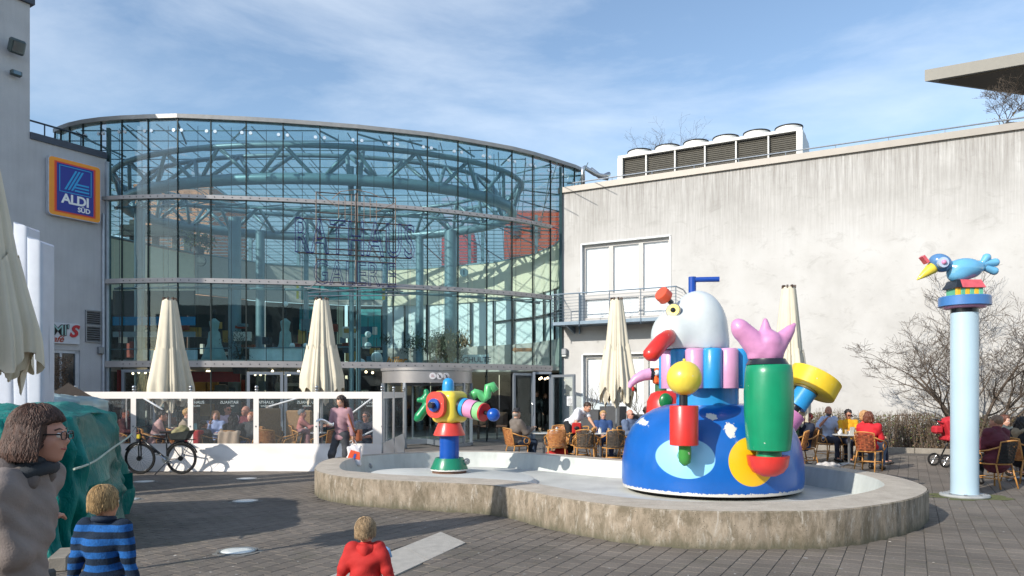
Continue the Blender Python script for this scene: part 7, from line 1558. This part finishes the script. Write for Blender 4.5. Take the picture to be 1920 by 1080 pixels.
# ================================================================== TERRACE, right of the sculpture
table_at(1592, 17.6, 'round metal table of the group right of the large sculpture')
seated('brown', 1553, 19.0, 20, 'brown armchair of the bearded man in pale blue', 'bearded man in a pale blue shirt at the table right of the sculpture', skin='b47c60', hair=('ring', '2c2a2a'), top=('b4c2dc', .42, 'shirt'), beard='57504c', h=1.82, hands=[(-.28, -.2, 1.0), (.15, -.36, .78)], turn=-30)
seated('brown', 1590, 18.7, 0, 'brown armchair of the man in the yellow sweater', 'man in a yellow sweater with sunglasses looking down at his phone', skin='b9836a', hair=('short', '2a2320'), top=('e0a51c', .9, 'shirt'), glasses='sun', nod=18, hands=[(-.12, -.36, .80), (.12, -.36, .80)])
seated('red', 1629, 16.4, 133, 'reddish woven armchair of the person in the bright red jacket', 'person with red brown hair in a bright red jacket seen from behind', skin='c48a70', hair=('bob', '6a3a26'), top=('c41f2a', 1.0, 'jacket'), legs='5d6d84', h=1.70, turn=5, hands=[(-.16, -.36, .76), (.14, -.36, .74)])
seated('brown', 1622, 18.2, 55, 'armchair behind the person in the bright red jacket', 'person with light curly hair and sunglasses in a red top behind the red jacket', skin='cf9a82', hair=('bob', 'b48a5c'), top=('d4352f', 1.0, 'shirt'), glasses='sun', h=1.68)
seated('tan', 1507, 17.2, -78, 'tan armchair nearest the large sculpture with a person in navy', 'person in a navy sweater with crossed legs partly hidden by the pink drum', skin='b9836a', hair=('short', '7a1f1c'), top=('1a2336', 1.0, 'jacket'), legs='2a4a73', h=1.66, hands=[(-.05, -.26, .74), (.08, -.28, .76)], lean=-10)
seated('tan', 1488, 16.9, -115, 'tan armchair of the person in green beside the sculpture', 'person in a dark green jumper cut off by the large sculpture', skin='b9836a', hair=('short', '3a2c22'), top=('21452c', 1.0, 'shirt'), legs='28344a', h=1.6, hands=[(-.2, -.35, .55), (.1, -.38, .60)])
for x, dx, dy, k, lab in ((1592, -.2, .0, 'sugar', 'sugar shaker on the table right of the sculpture'), (1592, .0, -.15, 'menu', 'cream menu card on the table right of the sculpture'), (1592, -.28, -.12, 'cup', 'white cup at the left edge of the table right of the sculpture'), (1592, .12, -.1, 'glass', 'tall glass on the table right of the sculpture'), (1592, .05, .12, 'cup', 'white cup in front of the man in yellow'), (1592, -.05, .05, 'glass', 'half empty glass in front of the bearded man')): cup(x, 17.6, dx, dy, lab, k)
dg = thing('striped_bag', V(X(1552, 16.4), 16.4, 0), 'grey and white bag lying on the ground under the table right of the sculpture', 'bag'); solid('bag', [('ell', (0, 0, .1), (.28, .12, .1))], .016, 0, mat('bag_grey', 'b9b4ae', .8, var=.4, vscale=14), dg, disp=lambda X1, Y1, Z1: .01 * np.sin(X1 * 40))
# far right
seated('black', 1868, 13.5, 200, 'dark mesh armchair behind the pale blue pillar', 'man in a maroon jacket seen from behind at the right edge', skin='c08a72', hair=('short', '8a6f58'), top=('5e2632', 1.0, 'coat'), legs='22262e', h=1.72, vox=.013, fat=1.15, turn=10)
seated('tan', 1884, 15.8, -8, 'armchair of the young woman with long brown hair', 'young woman with long brown hair in a grey jacket at the far right table', skin='cf9f88', hair=('long', '5d3524'), top=('4a5252', 1.0, 'jacket'), h=1.64, nod=12, turn=35, hands=[(-.1, -.36, .84), (.1, -.34, .84)])
seated('tan', 1915, 14.3, 100, 'tan armchair cut off by the right edge', 'person in a black jacket with fur trimmed hood at the right edge', skin='cf9f88', hair=('long', '1c1613'), top=('15181d', 1.0, 'coat'), h=1.66, hood='8f7f66')
table_at(1905, 14.6, 'round table at the right edge of the picture'); cup(1893, 14.6, .05, -.1, 'white cup on the table at the right edge')

# ================================================================== TERRACE BEHIND THE FENCE
table_at(318, 18.0, 'round table between the man in pink and the man in beige'); table_at(430, 18.0, 'round table of the group behind the third window of the fence'); table_at(585, 18.4, 'round table behind the fourth post of the fence')
seated('tan', 288, 18.0, 115, 'armchair of the man in the pink shirt', 'man in a pink shirt with dark hair leaning over his table behind the fence', skin='c08a72', hair=('short', '191512'), top=('b99590', 1.0, 'shirt'), legs='3a3030', lean=14, turn=-8, hands=[(-.1, -.42, .84), (.12, -.40, .84)])
seated('tan', 341, 17.8, 120, 'armchair of the man with the blond quiff', 'man with a blond quiff in a beige jumper seen from the side behind the fence', skin='c48d74', hair=('tuft', 'b98f55'), top=('9a8a78', 1.0, 'shirt'), lean=8, turn=-12, h=1.78)
seated('red', 382, 17.3, 150, 'armchair with a red jacket over its back', 'small dark haired child in a black jacket behind the fence', skin='b98468', hair=('short', '14110f'), top=('1b2026', 1.0, 'jacket'), h=1.40, hs=1.1)
seated('tan', 404, 18.9, 10, 'armchair of the blonde woman drinking', 'blonde woman in a light blue top facing the square behind the fence', skin='d29c84', hair=('bob', 'a5764a'), top=('8f9fc4', 1.0, 'shirt'), h=1.66, hands=[(-.08, -.30, .98), (.12, -.36, .76)])
seated('tan', 427, 19.4, 30, 'armchair of the dark haired man with sunglasses', 'dark haired man with sunglasses in a pink and white shirt behind the fence', skin='b87f66', hair=('short', '181310'), top=('c9b4c0', .9, 'shirt'), glasses='sun', h=1.86, turn=15)
seated('tan', 438, 17.0, 178, 'armchair with a beige coat over its back', 'woman with very long dark hair seen from behind through the fence', skin='b87f66', hair=('long', '1d1412'), top=('1e1a1d', 1.0, 'jacket'), h=1.66)
seated('tan', 461, 19.2, -40, 'armchair of the bald man in maroon', 'bald man in a maroon shirt behind the fence', skin='b9806a', hair=('bald', '000000'), top=('5a1f2a', 1.0, 'shirt'), h=1.82, glasses='clear')
seated('tan', 471, 18.3, -25, 'armchair of the red haired woman', 'red haired woman in a dark jacket smiling behind the fence', skin='d8a088', hair=('bun', 'a8643a'), top=('2f3234', 1.0, 'jacket'), legs='3a4a78', h=1.64)
seated('brown', 505, 21.0, 170, 'wide brown armchair of the grey haired person', 'grey haired person in beige sitting with their back to the fence', skin='b9907a', hair=('short', '8d8880'), top=('8a7a5c', 1.0, 'shirt'), h=1.80)
seated('brown', 566, 19.6, 100, 'brown armchair of the person in the salmon shirt', 'person in a salmon shirt with an arm stretched over the table behind the fence', skin='c48a78', hair=('short', '6e7274'), top=('b0706c', 1.0, 'shirt'), h=1.7, hands=[(-.12, -.48, .90), (.14, -.3, .86)])
seated('tan', 686, 17.6, -15, 'armchair of the woman in navy at the right end of the fence', 'woman in a navy top facing the square at the right end of the fence', skin='b9806a', hair=('bun', '2a1f1c'), top=('232a38', .45, 'shirt'), h=1.68, hands=[(-.1, -.34, .72), (.12, -.34, .72)])
seated('tan', 662, 18.6, 165, 'armchair behind the walking woman', 'brown haired person in a patterned blue top half hidden by the walking woman', skin='b9806a', hair=('bob', '3f2a20'), top=('27405e', 1.0, 'shirt'), h=1.68)
seated('tan', 234, 19.5, 90, 'armchair at the left end of the terrace behind the tarpaulin', 'person at the left end of the terrace partly hidden by the tarpaulin', skin='b9705a', hair=('short', '241c18'), top=('5a2a2c', 1.0, 'shirt'))
chair_at(CH['black'], X(545, 17.6), 17.6, R(-60), 'empty armchair with dark seat behind the fourth window of the fence'); chair_at(CH['tan'], X(505, 17.4), 17.4, R(178), 'empty tan armchair behind the fourth window of the fence'); chair_at(CH['tan'], X(612, 17.6), 17.6, R(-120), 'tan armchair just left of the walking woman')
def drape(label, x, Z, rz, c):
    t = thing('draped_jacket', V(X(x, Z), Z, 0), label, 'jacket', R(rz)); solid('cloth', [('box', (0, .27, .66), (.24, .035, .20), None, .03), ('box', (0, .20, .82), (.22, .07, .04), None, .03)], .018, .04, cloth_m(c), t, disp=lambda X1, Y1, Z1: .012 * np.sin(X1 * 34 + Z1 * 6))
drape('red jacket hung over the chair of the small child', 380, 17.25, 150, 'b01c22'); drape('beige coat hung over the chair of the woman with very long hair', 438, 16.95, 178, 'c2aa92'); drape('dusty pink garment over the empty dark chair', 552, 17.5, -60, '9a6f70')
sb_ = thing('wicker_sofa', V(X(498, 20.2), 20.2, 0), 'tall brown wicker sofa back behind the fourth window of the fence', 'sofa'); m = MB(); m.box((0, .3, .65), (.62, .12, 1.3), bev=.04); m.build('backrest', mat('wicker_brown', '8f7250', .8, var=.25, vscale=30, bump=.4), sb_); m = MB(); m.box((0, -.02, .25), (.62, .5, .42), bev=.04); m.build('seat', mat('wicker_brown', '8f7250'), sb_)
sb2_ = copy_thing(sb_, V(X(555, 20.0), 20.0, 0), 0, 'lower brown wicker sofa back behind the empty dark chair'); sb2_.scale = (1.15, 1, .96)
for x, dx, dy, k, lab in ((318, .0, -.1, 'glass', 'milk glass on the table of the man in pink'), (318, .15, .0, 'cup', 'white cup on the table of the man in pink'), (430, -.15, -.1, 'glass', 'tall glass in front of the blonde woman behind the fence'), (430, .12, -.05, 'glass', 'tall glass in front of the red haired woman'), (430, -.02, .1, 'cup', 'white cup in the middle of the group table behind the fence'), (585, -.14, -.05, 'sugar', 'white sugar shaker behind the fourth post of the fence'), (585, .1, .0, 'cup', 'white cup on the table behind the fourth post of the fence')): cup(x, 18.0 if x < 500 else 18.4, dx, dy, lab, k)

rnl = random.Random(2); m = MB()
for _ in range(90):
    zz_ = rnl.uniform(6.8, 15); c = V(rnl.uniform(-.6, .62) * zz_, zz_, .006)
    if inside(Vector((c.x, c.y)), OUT): continue
    a_, r_ = rnl.uniform(0, 6), rnl.uniform(.008, .022); m.add([c + V(r_ * math.cos(a_), r_ * math.sin(a_), 0), c + V(-r_ * .4 * math.sin(a_), r_ * .4 * math.cos(a_), .006), c - V(r_ * math.cos(a_), r_ * math.sin(a_), 0), c + V(r_ * .4 * math.sin(a_), -r_ * .4 * math.cos(a_), 0)], [(0, 1, 2, 3)])
tag(m.build('litter', leaf_mat('litter_mix', [(.12, .08, .04), (.5, .48, .44), (.2, .14, .07)])), 'small dry leaves and paper scraps scattered over the paving', kind='stuff')
# ================================================================== BICYCLE
bk = thing('bicycle', gp(300, 886, 0), 'black city bicycle with a wicker bag on its rear rack leaning before the white fence', 'bicycle'); Zb = 15.8; bk.location = (X(300, Zb), Zb, 0)
M_BF2 = mat('bike_frame', '16191d', .3, .3, coat=.4); M_TY = mat('tyre', '141414', .85); M_CHR = mat('chrome', 'c0c3c6', .2, .9)
q = lambda x, y, dz=0: px(x, y, Zb + dz) - bk.location
def wheel(cx_, cz_, r, yoff=0):
    w = MB(); w.tube([V(cx_ + r * math.cos(a), yoff, cz_ + r * math.sin(a)) for a in [2 * PI * k / 48 for k in range(48)]], .021, 8, closed=True); o = w.build('wheel', M_TY, bk, smooth=True); m = MB(); m.tube([V(cx_ + (r - .03) * math.cos(a), yoff, cz_ + (r - .03) * math.sin(a)) for a in [2 * PI * k / 48 for k in range(48)]], .011, 6, closed=True); m.build('rim', M_BF2, o, smooth=True)
    m = MB()
    for k in range(28): a = 2 * PI * k / 28; m.tube([V(cx_, yoff + (.03 if k % 2 else -.03), cz_), V(cx_ + (r - .03) * math.cos(a), yoff, cz_ + (r - .03) * math.sin(a))], .0018, 3, caps=False)
    m.build('spokes', M_CHR, o); m = MB(); m.cyl((cx_, yoff - .05, cz_), (cx_, yoff + .05, cz_), .03, n=12); m.cyl((cx_, yoff - .045, cz_), (cx_, yoff - .04, cz_), .055, n=20); m.build('hub', M_BF2, o)
fw, rw = q(262.5, 858), q(340, 860.5); rW = .318; fw.z = rW + .012; rw.z = rW + .012; wheel(fw.x, fw.z, rW - .01); wheel(rw.x, rw.z, rW - .01)
hdx, bbx, stx = q(263, 815), q(313, 862), q(317, 826); sd0 = q(312, 813); bbv = V(bbx.x, 0, .30)
m = MB(); m.tube([V(hdx.x, 0, hdx.z - .06), bbv], .026, 8); m.tube([V(hdx.x, 0, hdx.z), V(stx.x + .0, 0, stx.z)], .016, 8); m.tube([bbv, V(sd0.x, 0, sd0.z)], .016, 8); m.tube([bbv, V(rw.x, .0, rw.z)], .011, 6); m.tube([V(stx.x, 0, stx.z - .02), V(rw.x, 0, rw.z)], .010, 6); m.tube([V(hdx.x + .01, 0, hdx.z + .02), V(hdx.x - .01, 0, hdx.z - .14)], .024, 8); m.build('frame', M_BF2, bk, smooth=True)
m = MB()
for s in (-1, 1): m.tube([V(hdx.x - .0, s * .0, hdx.z - .12), V(hdx.x - .01, s * .05, hdx.z - .18), V(fw.x, s * .05, fw.z)], .015, 7)
m.build('fork', M_BF2, bk, smooth=True)
m = MB(); hb2 = V(hdx.x - .03, 0, hdx.z + .16); m.tube([V(hdx.x, 0, hdx.z), hb2], .014, 7); m.tube([hb2 + V(.10, -.27, .0), hb2 + V(.0, -.15, .0), hb2, hb2 + V(0, .15, 0), hb2 + V(.10, .27, 0)], .012, 7); m.build('handlebar', M_BF2, bk, smooth=True); m = MB(); m.tube([hb2 + V(-.02, -.1, 0), hb2 + V(-.14, -.05, -.15), V(fw.x + .05, 0, fw.z + .2)], .004, 4); m.build('cable', M_BF2, bk)
m = MB(); m.box(V(sd0.x, 0, sd0.z + .03), (.27, .13, .05), bev=.02); m.build('saddle', mat('saddle_black', '121212', .5), bk)
m = MB()
for w_c in (fw, rw): m.tube([V(w_c.x + (rW + .03) * math.cos(a), 0, w_c.z + (rW + .03) * math.sin(a)) for a in [R(20 + 130 * k / 12) for k in range(13)]], .018, 5)
m.build('mudguards', M_BF2, bk)
m = MB(); rz_ = rW * 2 + .09; m.tube([V(rw.x - .22, 0, rz_), V(rw.x + .28, 0, rz_)], .010, 5)
for s in (-1, 1): m.tube([V(rw.x - .22, s * .07, rz_), V(rw.x + .28, s * .07, rz_)], .007, 5); m.tube([V(rw.x + .2, s * .07, rz_), V(rw.x, s * .07, rw.z)], .006, 5)
m.build('rack', M_BF2, bk); m = MB(); m.tube([bbv + V(.05, -.06, -.02), bbv + V(-.14, -.25, -.29)], .010, 6); m.build('kickstand', M_BF2, bk)
m = MB(); m.cyl(bbv + V(0, -.05, 0), bbv + V(0, -.035, 0), .085, n=24); m.tube([bbv + V(0, -.06, 0), bbv + V(-.12, -.07, .11)], .012, 6); m.box(bbv + V(-.13, -.12, .12), (.09, .09, .025)); m.tube([bbv + V(0, .06, 0), bbv + V(.12, .07, -.11)], .012, 6); m.build('crank', M_CHR, bk)
m = MB(); m.box(V(hdx.x - .02, -.03, hdx.z - .04), (.07, .05, .09), bev=.01); m.build('bottle', mat('yellow_part', 'c9b42a', .5), bk)
bgk = thing('bicycle_bag', bk.location + V(rw.x - .02, 0, rz_ + .01), 'olive and cream woven basket bag on the bicycle rack', 'basket'); m = MB(); m.add([(-.16, -.12, 0), (.16, -.12, 0), (.16, .12, 0), (-.16, .12, 0), (-.2, -.15, .12), (.25, -.15, .19), (.25, .15, .19), (-.2, .15, .12)], [(3, 2, 1, 0), (0, 1, 5, 4), (1, 2, 6, 5), (2, 3, 7, 6), (3, 0, 4, 7)]); m.build('basket', mat('basket_dark', '2c3230', .8, var=.3, vscale=30, bump=.5), bgk)
solid('bundle', [('ell', (0, 0, .14), (.19, .13, .11)), ('ell', (.05, 0, .22), (.13, .11, .08))], .016, .04, mat('bag_camo', '7f7a58', .8, var=.5, vscale=14), bgk, disp=lambda X1, Y1, Z1: .014 * np.sin(X1 * 34) * np.sin(Z1 * 40))
# ================================================================== PUSHCHAIR
pc = thing('pushchair', (X(1775, 17.4), 17.4, 0), 'red and black pushchair half hidden by the pale blue pillar', 'pushchair'); M_RD = cloth_m('b3202c')
m = MB(); m.tube([(.25, 0, .25), (-.02, 0, .75), (-.25, 0, 1.08)], .016, 6); m.tube([(-.15, 0, .2), (.05, 0, .62), (.3, 0, .85)], .016, 6); m.tube([(-.25, -.2, 1.08), (-.27, 0, 1.1), (-.25, .2, 1.08)], .02, 6); m.tube([(-.15, -.24, .2), (-.15, .24, .2)], .014, 6); m.tube([(-.15, -.2, .2), (.3, -.2, .35)], .013, 6); m.build('frame', M_BF2, pc, smooth=True)
solid('seat', [('box', (.10, 0, .62), (.20, .19, .05), [list(r) for r in Matrix.Rotation(R(15), 3, 'Y')], .03), ('box', (-.02, 0, .85), (.05, .19, .24), [list(r) for r in Matrix.Rotation(R(-20), 3, 'Y')], .03)], .018, .03, M_RD, pc)
solid('canopy', [('ell', (.1, 0, 1.0), (.26, .22, .17))], .018, 0, M_RD, pc, cut=lambda F, X1, Y1, Z1: np.maximum(F, .93 - Z1 + X1 * .25 + 0 * F))
m = MB(); m.box((-.22, 0, .86), (.2, .22, .18), bev=.04); m.build('hanging_bag', M_RD, pc)
for x, y, r in ((-.16, -.24, .15), (-.16, .24, .15), (.34, -.2, .11), (.34, .2, .11)):
    m = MB(); m.tube([V(x + (r - .02) * math.cos(a), y, r + (r - .02) * math.sin(a)) for a in [2 * PI * k / 24 for k in range(24)]], .024, 8, closed=True); o = m.build('wheel', M_TY, pc, smooth=True); m = MB(); m.cyl((x, y - .02, r), (x, y + .02, r), .03, n=10)
    for k in range(6): m.tube([(x, y, r), (x + (r - .03) * math.cos(k * PI / 3), y, r + (r - .03) * math.sin(k * PI / 3))], .008, 4)
    m.build('hub', M_CHR, o)

# ================================================================== PLANTS
def wallp(t_, out, z=0): return WO + Matrix.Rotation(WA, 3, 'Z') @ V(t_, -out, z)
rnd = random.Random(77)
hg = thing('clipped_hedge', wallp(14, .9), 'low scruffy hedge of brown twigs and green leaves along the foot of the white wall', 'hedge', WA)
m = MB(); st2 = MB()
def hh(x): return 1.0 + .10 * rnd_noise((x * .8, 3, 0)) + .06 * rnd_noise((x * 3, 1, 0))
for _ in range(2300):
    x = rnd.uniform(-7.8, 10); y = rnd.uniform(-.6, .55); p = V(x, y, .08); h_ = hh(x) * rnd.uniform(.7, 1.16); d = V(rnd.uniform(-.5, .5), rnd.uniform(-.5, .5), 0); st2.tube([p, p + d * .3 + V(0, 0, h_ * .5), p + d * .55 + V(rnd.uniform(-.1, .1), 0, h_)], [.009, .006, .003], 3, caps=False)
    for _k in range(3):
        b0 = p + d * .4 + V(0, 0, h_ * rnd.uniform(.4, .9)); st2.tube([b0, b0 + V(rnd.uniform(-.18, .18), rnd.uniform(-.18, .18), rnd.uniform(.0, .2))], [.005, .003], 3, caps=False)
st2.build('twigs', M_TWIG, hg); g2 = MB()
for _ in range(26000):
    x = rnd.uniform(-7.8, 10); hx = hh(x); z = hx * (rnd.random() ** .7); y = rnd.uniform(-.62, .6) * (1 - .25 * (z / hx) ** 4)
    if z > hx * .9 and rnd.random() < .4: continue
    c = V(x, y, .08 + z); a, b_ = V(rnd.uniform(-1, 1), rnd.uniform(-1, 1), rnd.uniform(-1, 1)).normalized() * .032, V(rnd.uniform(-1, 1), rnd.uniform(-1, 1), rnd.uniform(-1, 1)).normalized() * .019; (m if rnd.random() < .30 + .35 * rnd_noise((x * .7, 5, z)) else g2).add([c - a, c + b_, c + a, c - b_], [(0, 1, 2, 3)])
tag(m.build('green_leaves', leaf_mat('leaves_green', [(.05, .075, .02), (.10, .13, .035), (.16, .17, .06)]), hg), kind='stuff'); tag(g2.build('brown_leaves', leaf_mat('leaves_brown', [(.07, .045, .025), (.14, .09, .05), (.22, .15, .08), (.11, .06, .035)]), hg), kind='stuff')
# bare shrub tree behind the pillar
def tree(name, loc, label, cat, stems, h_, seed, r0=.035, depth=4, mat_=None, tilt=.55, k3=0):
    rn = random.Random(seed); t = thing(name, loc, label, cat); trunk = MB(); crown = MB()
    def br(p, d, L, r, k, tgt):
        pts, rs = [p], [r]; n_ = 5
        for i in range(n_):
            d = (d + V(rn.uniform(-.28, .28), rn.uniform(-.28, .28), rn.uniform(-.10, .16))).normalized(); p = p + d * L / n_; rr = max(r * (1 - .58 * (i + 1) / n_), .0038); pts.append(p); rs.append(rr)
            if k > 0 and i >= (1 if k < depth else 1):
                for _ in range(2 if rn.random() < .30 else 1):
                    dd = (d * .55 + V(rn.uniform(-1, 1), rn.uniform(-1, 1), rn.uniform(-.35, .6)) * .8).normalized(); br(p, dd, L * rn.uniform(.42, .68), rr * .62, k - 1, crown)
        tgt.tube(pts, rs, 6 if r > .012 else 3, caps=False)
    for s in stems: br(V(rn.uniform(-.12, .12), rn.uniform(-.08, .08), 0), Vector(s).normalized(), h_ * rn.uniform(.85, 1.0), r0, depth, trunk)
    trunk.build('trunk', mat_ or mat('bark', (.10, .075, .055), .85, var=.25, vscale=12), t, smooth=True); crown.build('branches', mat_ or mat('bark', (.17, .13, .10), .85), t, smooth=True); return t
tree('bare_shrub_tree', px(1822, 820, 21.2) * V(1, 1, 1).length / math.sqrt(3), 'wide bare shrub tree in front of the white wall behind the pale blue pillar', 'tree', [(-.7, -.1, 1.1), (-.35, .1, 1.4), (.1, .1, 1.4), (.5, 0, 1.2), (.95, .1, 1.0), (1.2, -.1, .75)], 2.75, 11, .06, 4).location.z = .1
tree('bare_tree', px(1252, 330, 40), 'bare tree top showing above the rooftop cooling unit', 'tree', [(-.6, 0, 1), (0, 0, 1), (.7, 0, 1), (.3, .2, 1), (-.2, 0, 1), (.1, 0, 1.5)], 2.5, 5, .05, 3).location.z = 11.9
ts = tree('roof_shrub', px(1882, 236, 24.0), 'small bare rooftop shrub with a few yellow leaves under the grey canopy', 'shrub', [(-.6, 0, 1), (0, 0, 1), (.5, 0, 1), (.25, .2, 1), (-.3, 0, 1), (-.9, 0, .8)], .95, 8, .014, 3); m = MB(); rn = random.Random(4)
for _ in range(110): c = V(rn.gauss(.05, .28), rn.gauss(0, .15), abs(rn.gauss(.15, .18))); a, b_ = V(rn.uniform(-1, 1), 0, rn.uniform(-1, 1)) * .02, V(rn.uniform(-1, 1), 0, rn.uniform(-1, 1)) * .02; m.add([c - a, c + b_, c + a, c - b_], [(0, 1, 2, 3)])
tag(m.build('yellow_leaves', leaf_mat('leaves_yellow', [(.4, .28, .05), (.2, .14, .05)]), ts), kind='stuff'); m = MB(); m.box((.25, 0, -.05), (.5, .3, .25)); m.build('pot', M_PLNT, ts)
# indoor trees
def leafy(name, x, y, Z, z0, w_, h_, label, cols, n_, seed, ls=.05, hang=False):
    rn = random.Random(seed); t = thing(name, (X(x, Z), Z, z0), label, 'tree'); m = MB(); m.cyl((0, 0, 0), (0, 0, h_ * .45), .04, .03, 7); m.tube([(0, 0, h_ * .35), (w_ * .3, 0, h_ * .7)], .02, 5); m.tube([(0, 0, h_ * .35), (-w_ * .3, 0, h_ * .65)], .02, 5); m.build('trunk', mat('bark', (.17, .13, .10)), t); m = MB()
    cl = [(rn.gauss(0, w_ * .33), rn.gauss(0, .3), h_ * (.62 + rn.uniform(-.28, .3)), rn.uniform(.15, .33)) for _ in range(16)]
    for _ in range(n_):
        cx_, cy_, cz_, cr = rn.choice(cl); c = V(cx_ + rn.gauss(0, cr * .5), cy_ + rn.gauss(0, cr * .5), cz_ + rn.gauss(0, cr * .5)); a = V(rn.uniform(-1, 1), rn.uniform(-1, 1), rn.uniform(-1, .3) - (1.5 if hang else 0)).normalized() * ls; b_ = V(rn.uniform(-1, 1), rn.uniform(-1, 1), 0).normalized() * ls * .4; m.add([c - a, c + b_, c + a, c - b_], [(0, 1, 2, 3)])
    tag(m.build('crown', leaf_mat(name + '_leaf', cols), t), kind='stuff'); m = MB(); m.lathe([(.22, -.0), (.28, .3), (0, .3)], 16); m.build('pot', M_PLNT, t); return t
leafy('indoor_ficus', 806, 0, 27.0, 2.6, 1.3, 1.45, 'dark green indoor tree behind the glass above the revolving door', [(.015, .035, .02), (.03, .06, .03), (.05, .09, .05)], 2600, 2)
leafy('indoor_weeping_plant', 842, 0, 26.8, 2.5, .9, 1.35, 'dry drooping plant beside the green indoor tree', [(.10, .10, .05), (.18, .17, .10), (.07, .08, .04)], 2200, 3, .06, True)
leafy('indoor_palm', 372, 0, 33.2, 7.9, .8, .9, 'small palm on the gallery parapet at the left of the hall', [(.10, .12, .03), (.2, .2, .07)], 500, 6, .12)
leafy('indoor_creeper', 450, 0, 26.2, 2.4, .5, 1.5, 'thin dark climbing plant beside the thick left column', [(.015, .025, .015), (.03, .04, .02)], 900, 7, .04)
# clipped brown shrub by the café window
cs = thing('brown_column_shrub', LO + Matrix.Rotation(LA, 3, 'Z') @ V(lt(90), -.6, 0), 'narrow brown leaved shrub in front of the café window at the left', 'shrub'); m = MB(); rn = random.Random(13)
for _ in range(5200): z = .3 + rn.random() * 2.5; a = rn.uniform(0, 2 * PI); r = .32 * math.sqrt(rn.random()) * (1 + .2 * math.sin(z * 5)); c = V(r * math.cos(a), r * math.sin(a), z); aa, b_ = V(rn.uniform(-1, 1), rn.uniform(-1, 1), rn.uniform(-1, 1)).normalized() * .028, V(rn.uniform(-1, 1), rn.uniform(-1, 1), 0).normalized() * .014; m.add([c - aa, c + b_, c + aa, c - b_], [(0, 1, 2, 3)])
tag(m.build('foliage', leaf_mat('leaves_beech', [(.12, .07, .04), (.22, .14, .09), (.05, .05, .03)]), cs), kind='stuff'); m = MB(); m.cyl((0, 0, 0), (0, 0, 2.6), .04, .015, 7); m.build('trunk', M_TWIG, cs)
nb_ = thing('nesting_roof', px(140, 740, 15), 'small dark gabled roof of a wooden stall behind the tarpaulin', 'stall roof'); nb_.location.z = 0; m = MB(); q3 = lambda x, y, Z: px(x, y, Z) - nb_.location
m.add([q3(95, 738, 15), q3(128, 718, 15), q3(176, 745, 15), q3(95, 738, 16), q3(128, 718, 16), q3(176, 745, 16)], [(0, 1, 4, 3), (1, 2, 5, 4), (0, 2, 1), (3, 4, 5)]); m.build('roof', mat('stall_roof', '3b3430', .9, bump=.4), nb_); m = MB(); c3 = q3(133, 745, 15.5); m.box((c3.x, c3.y, .8), (.6, .8, 1.55)); m.build('body', mat('stall_wood', '5a4030', .9), nb_)
print('tris', sum(len(o.data.polygons) for o in col.objects if o.type == 'MESH') * 2, 'objects', len(col.objects))
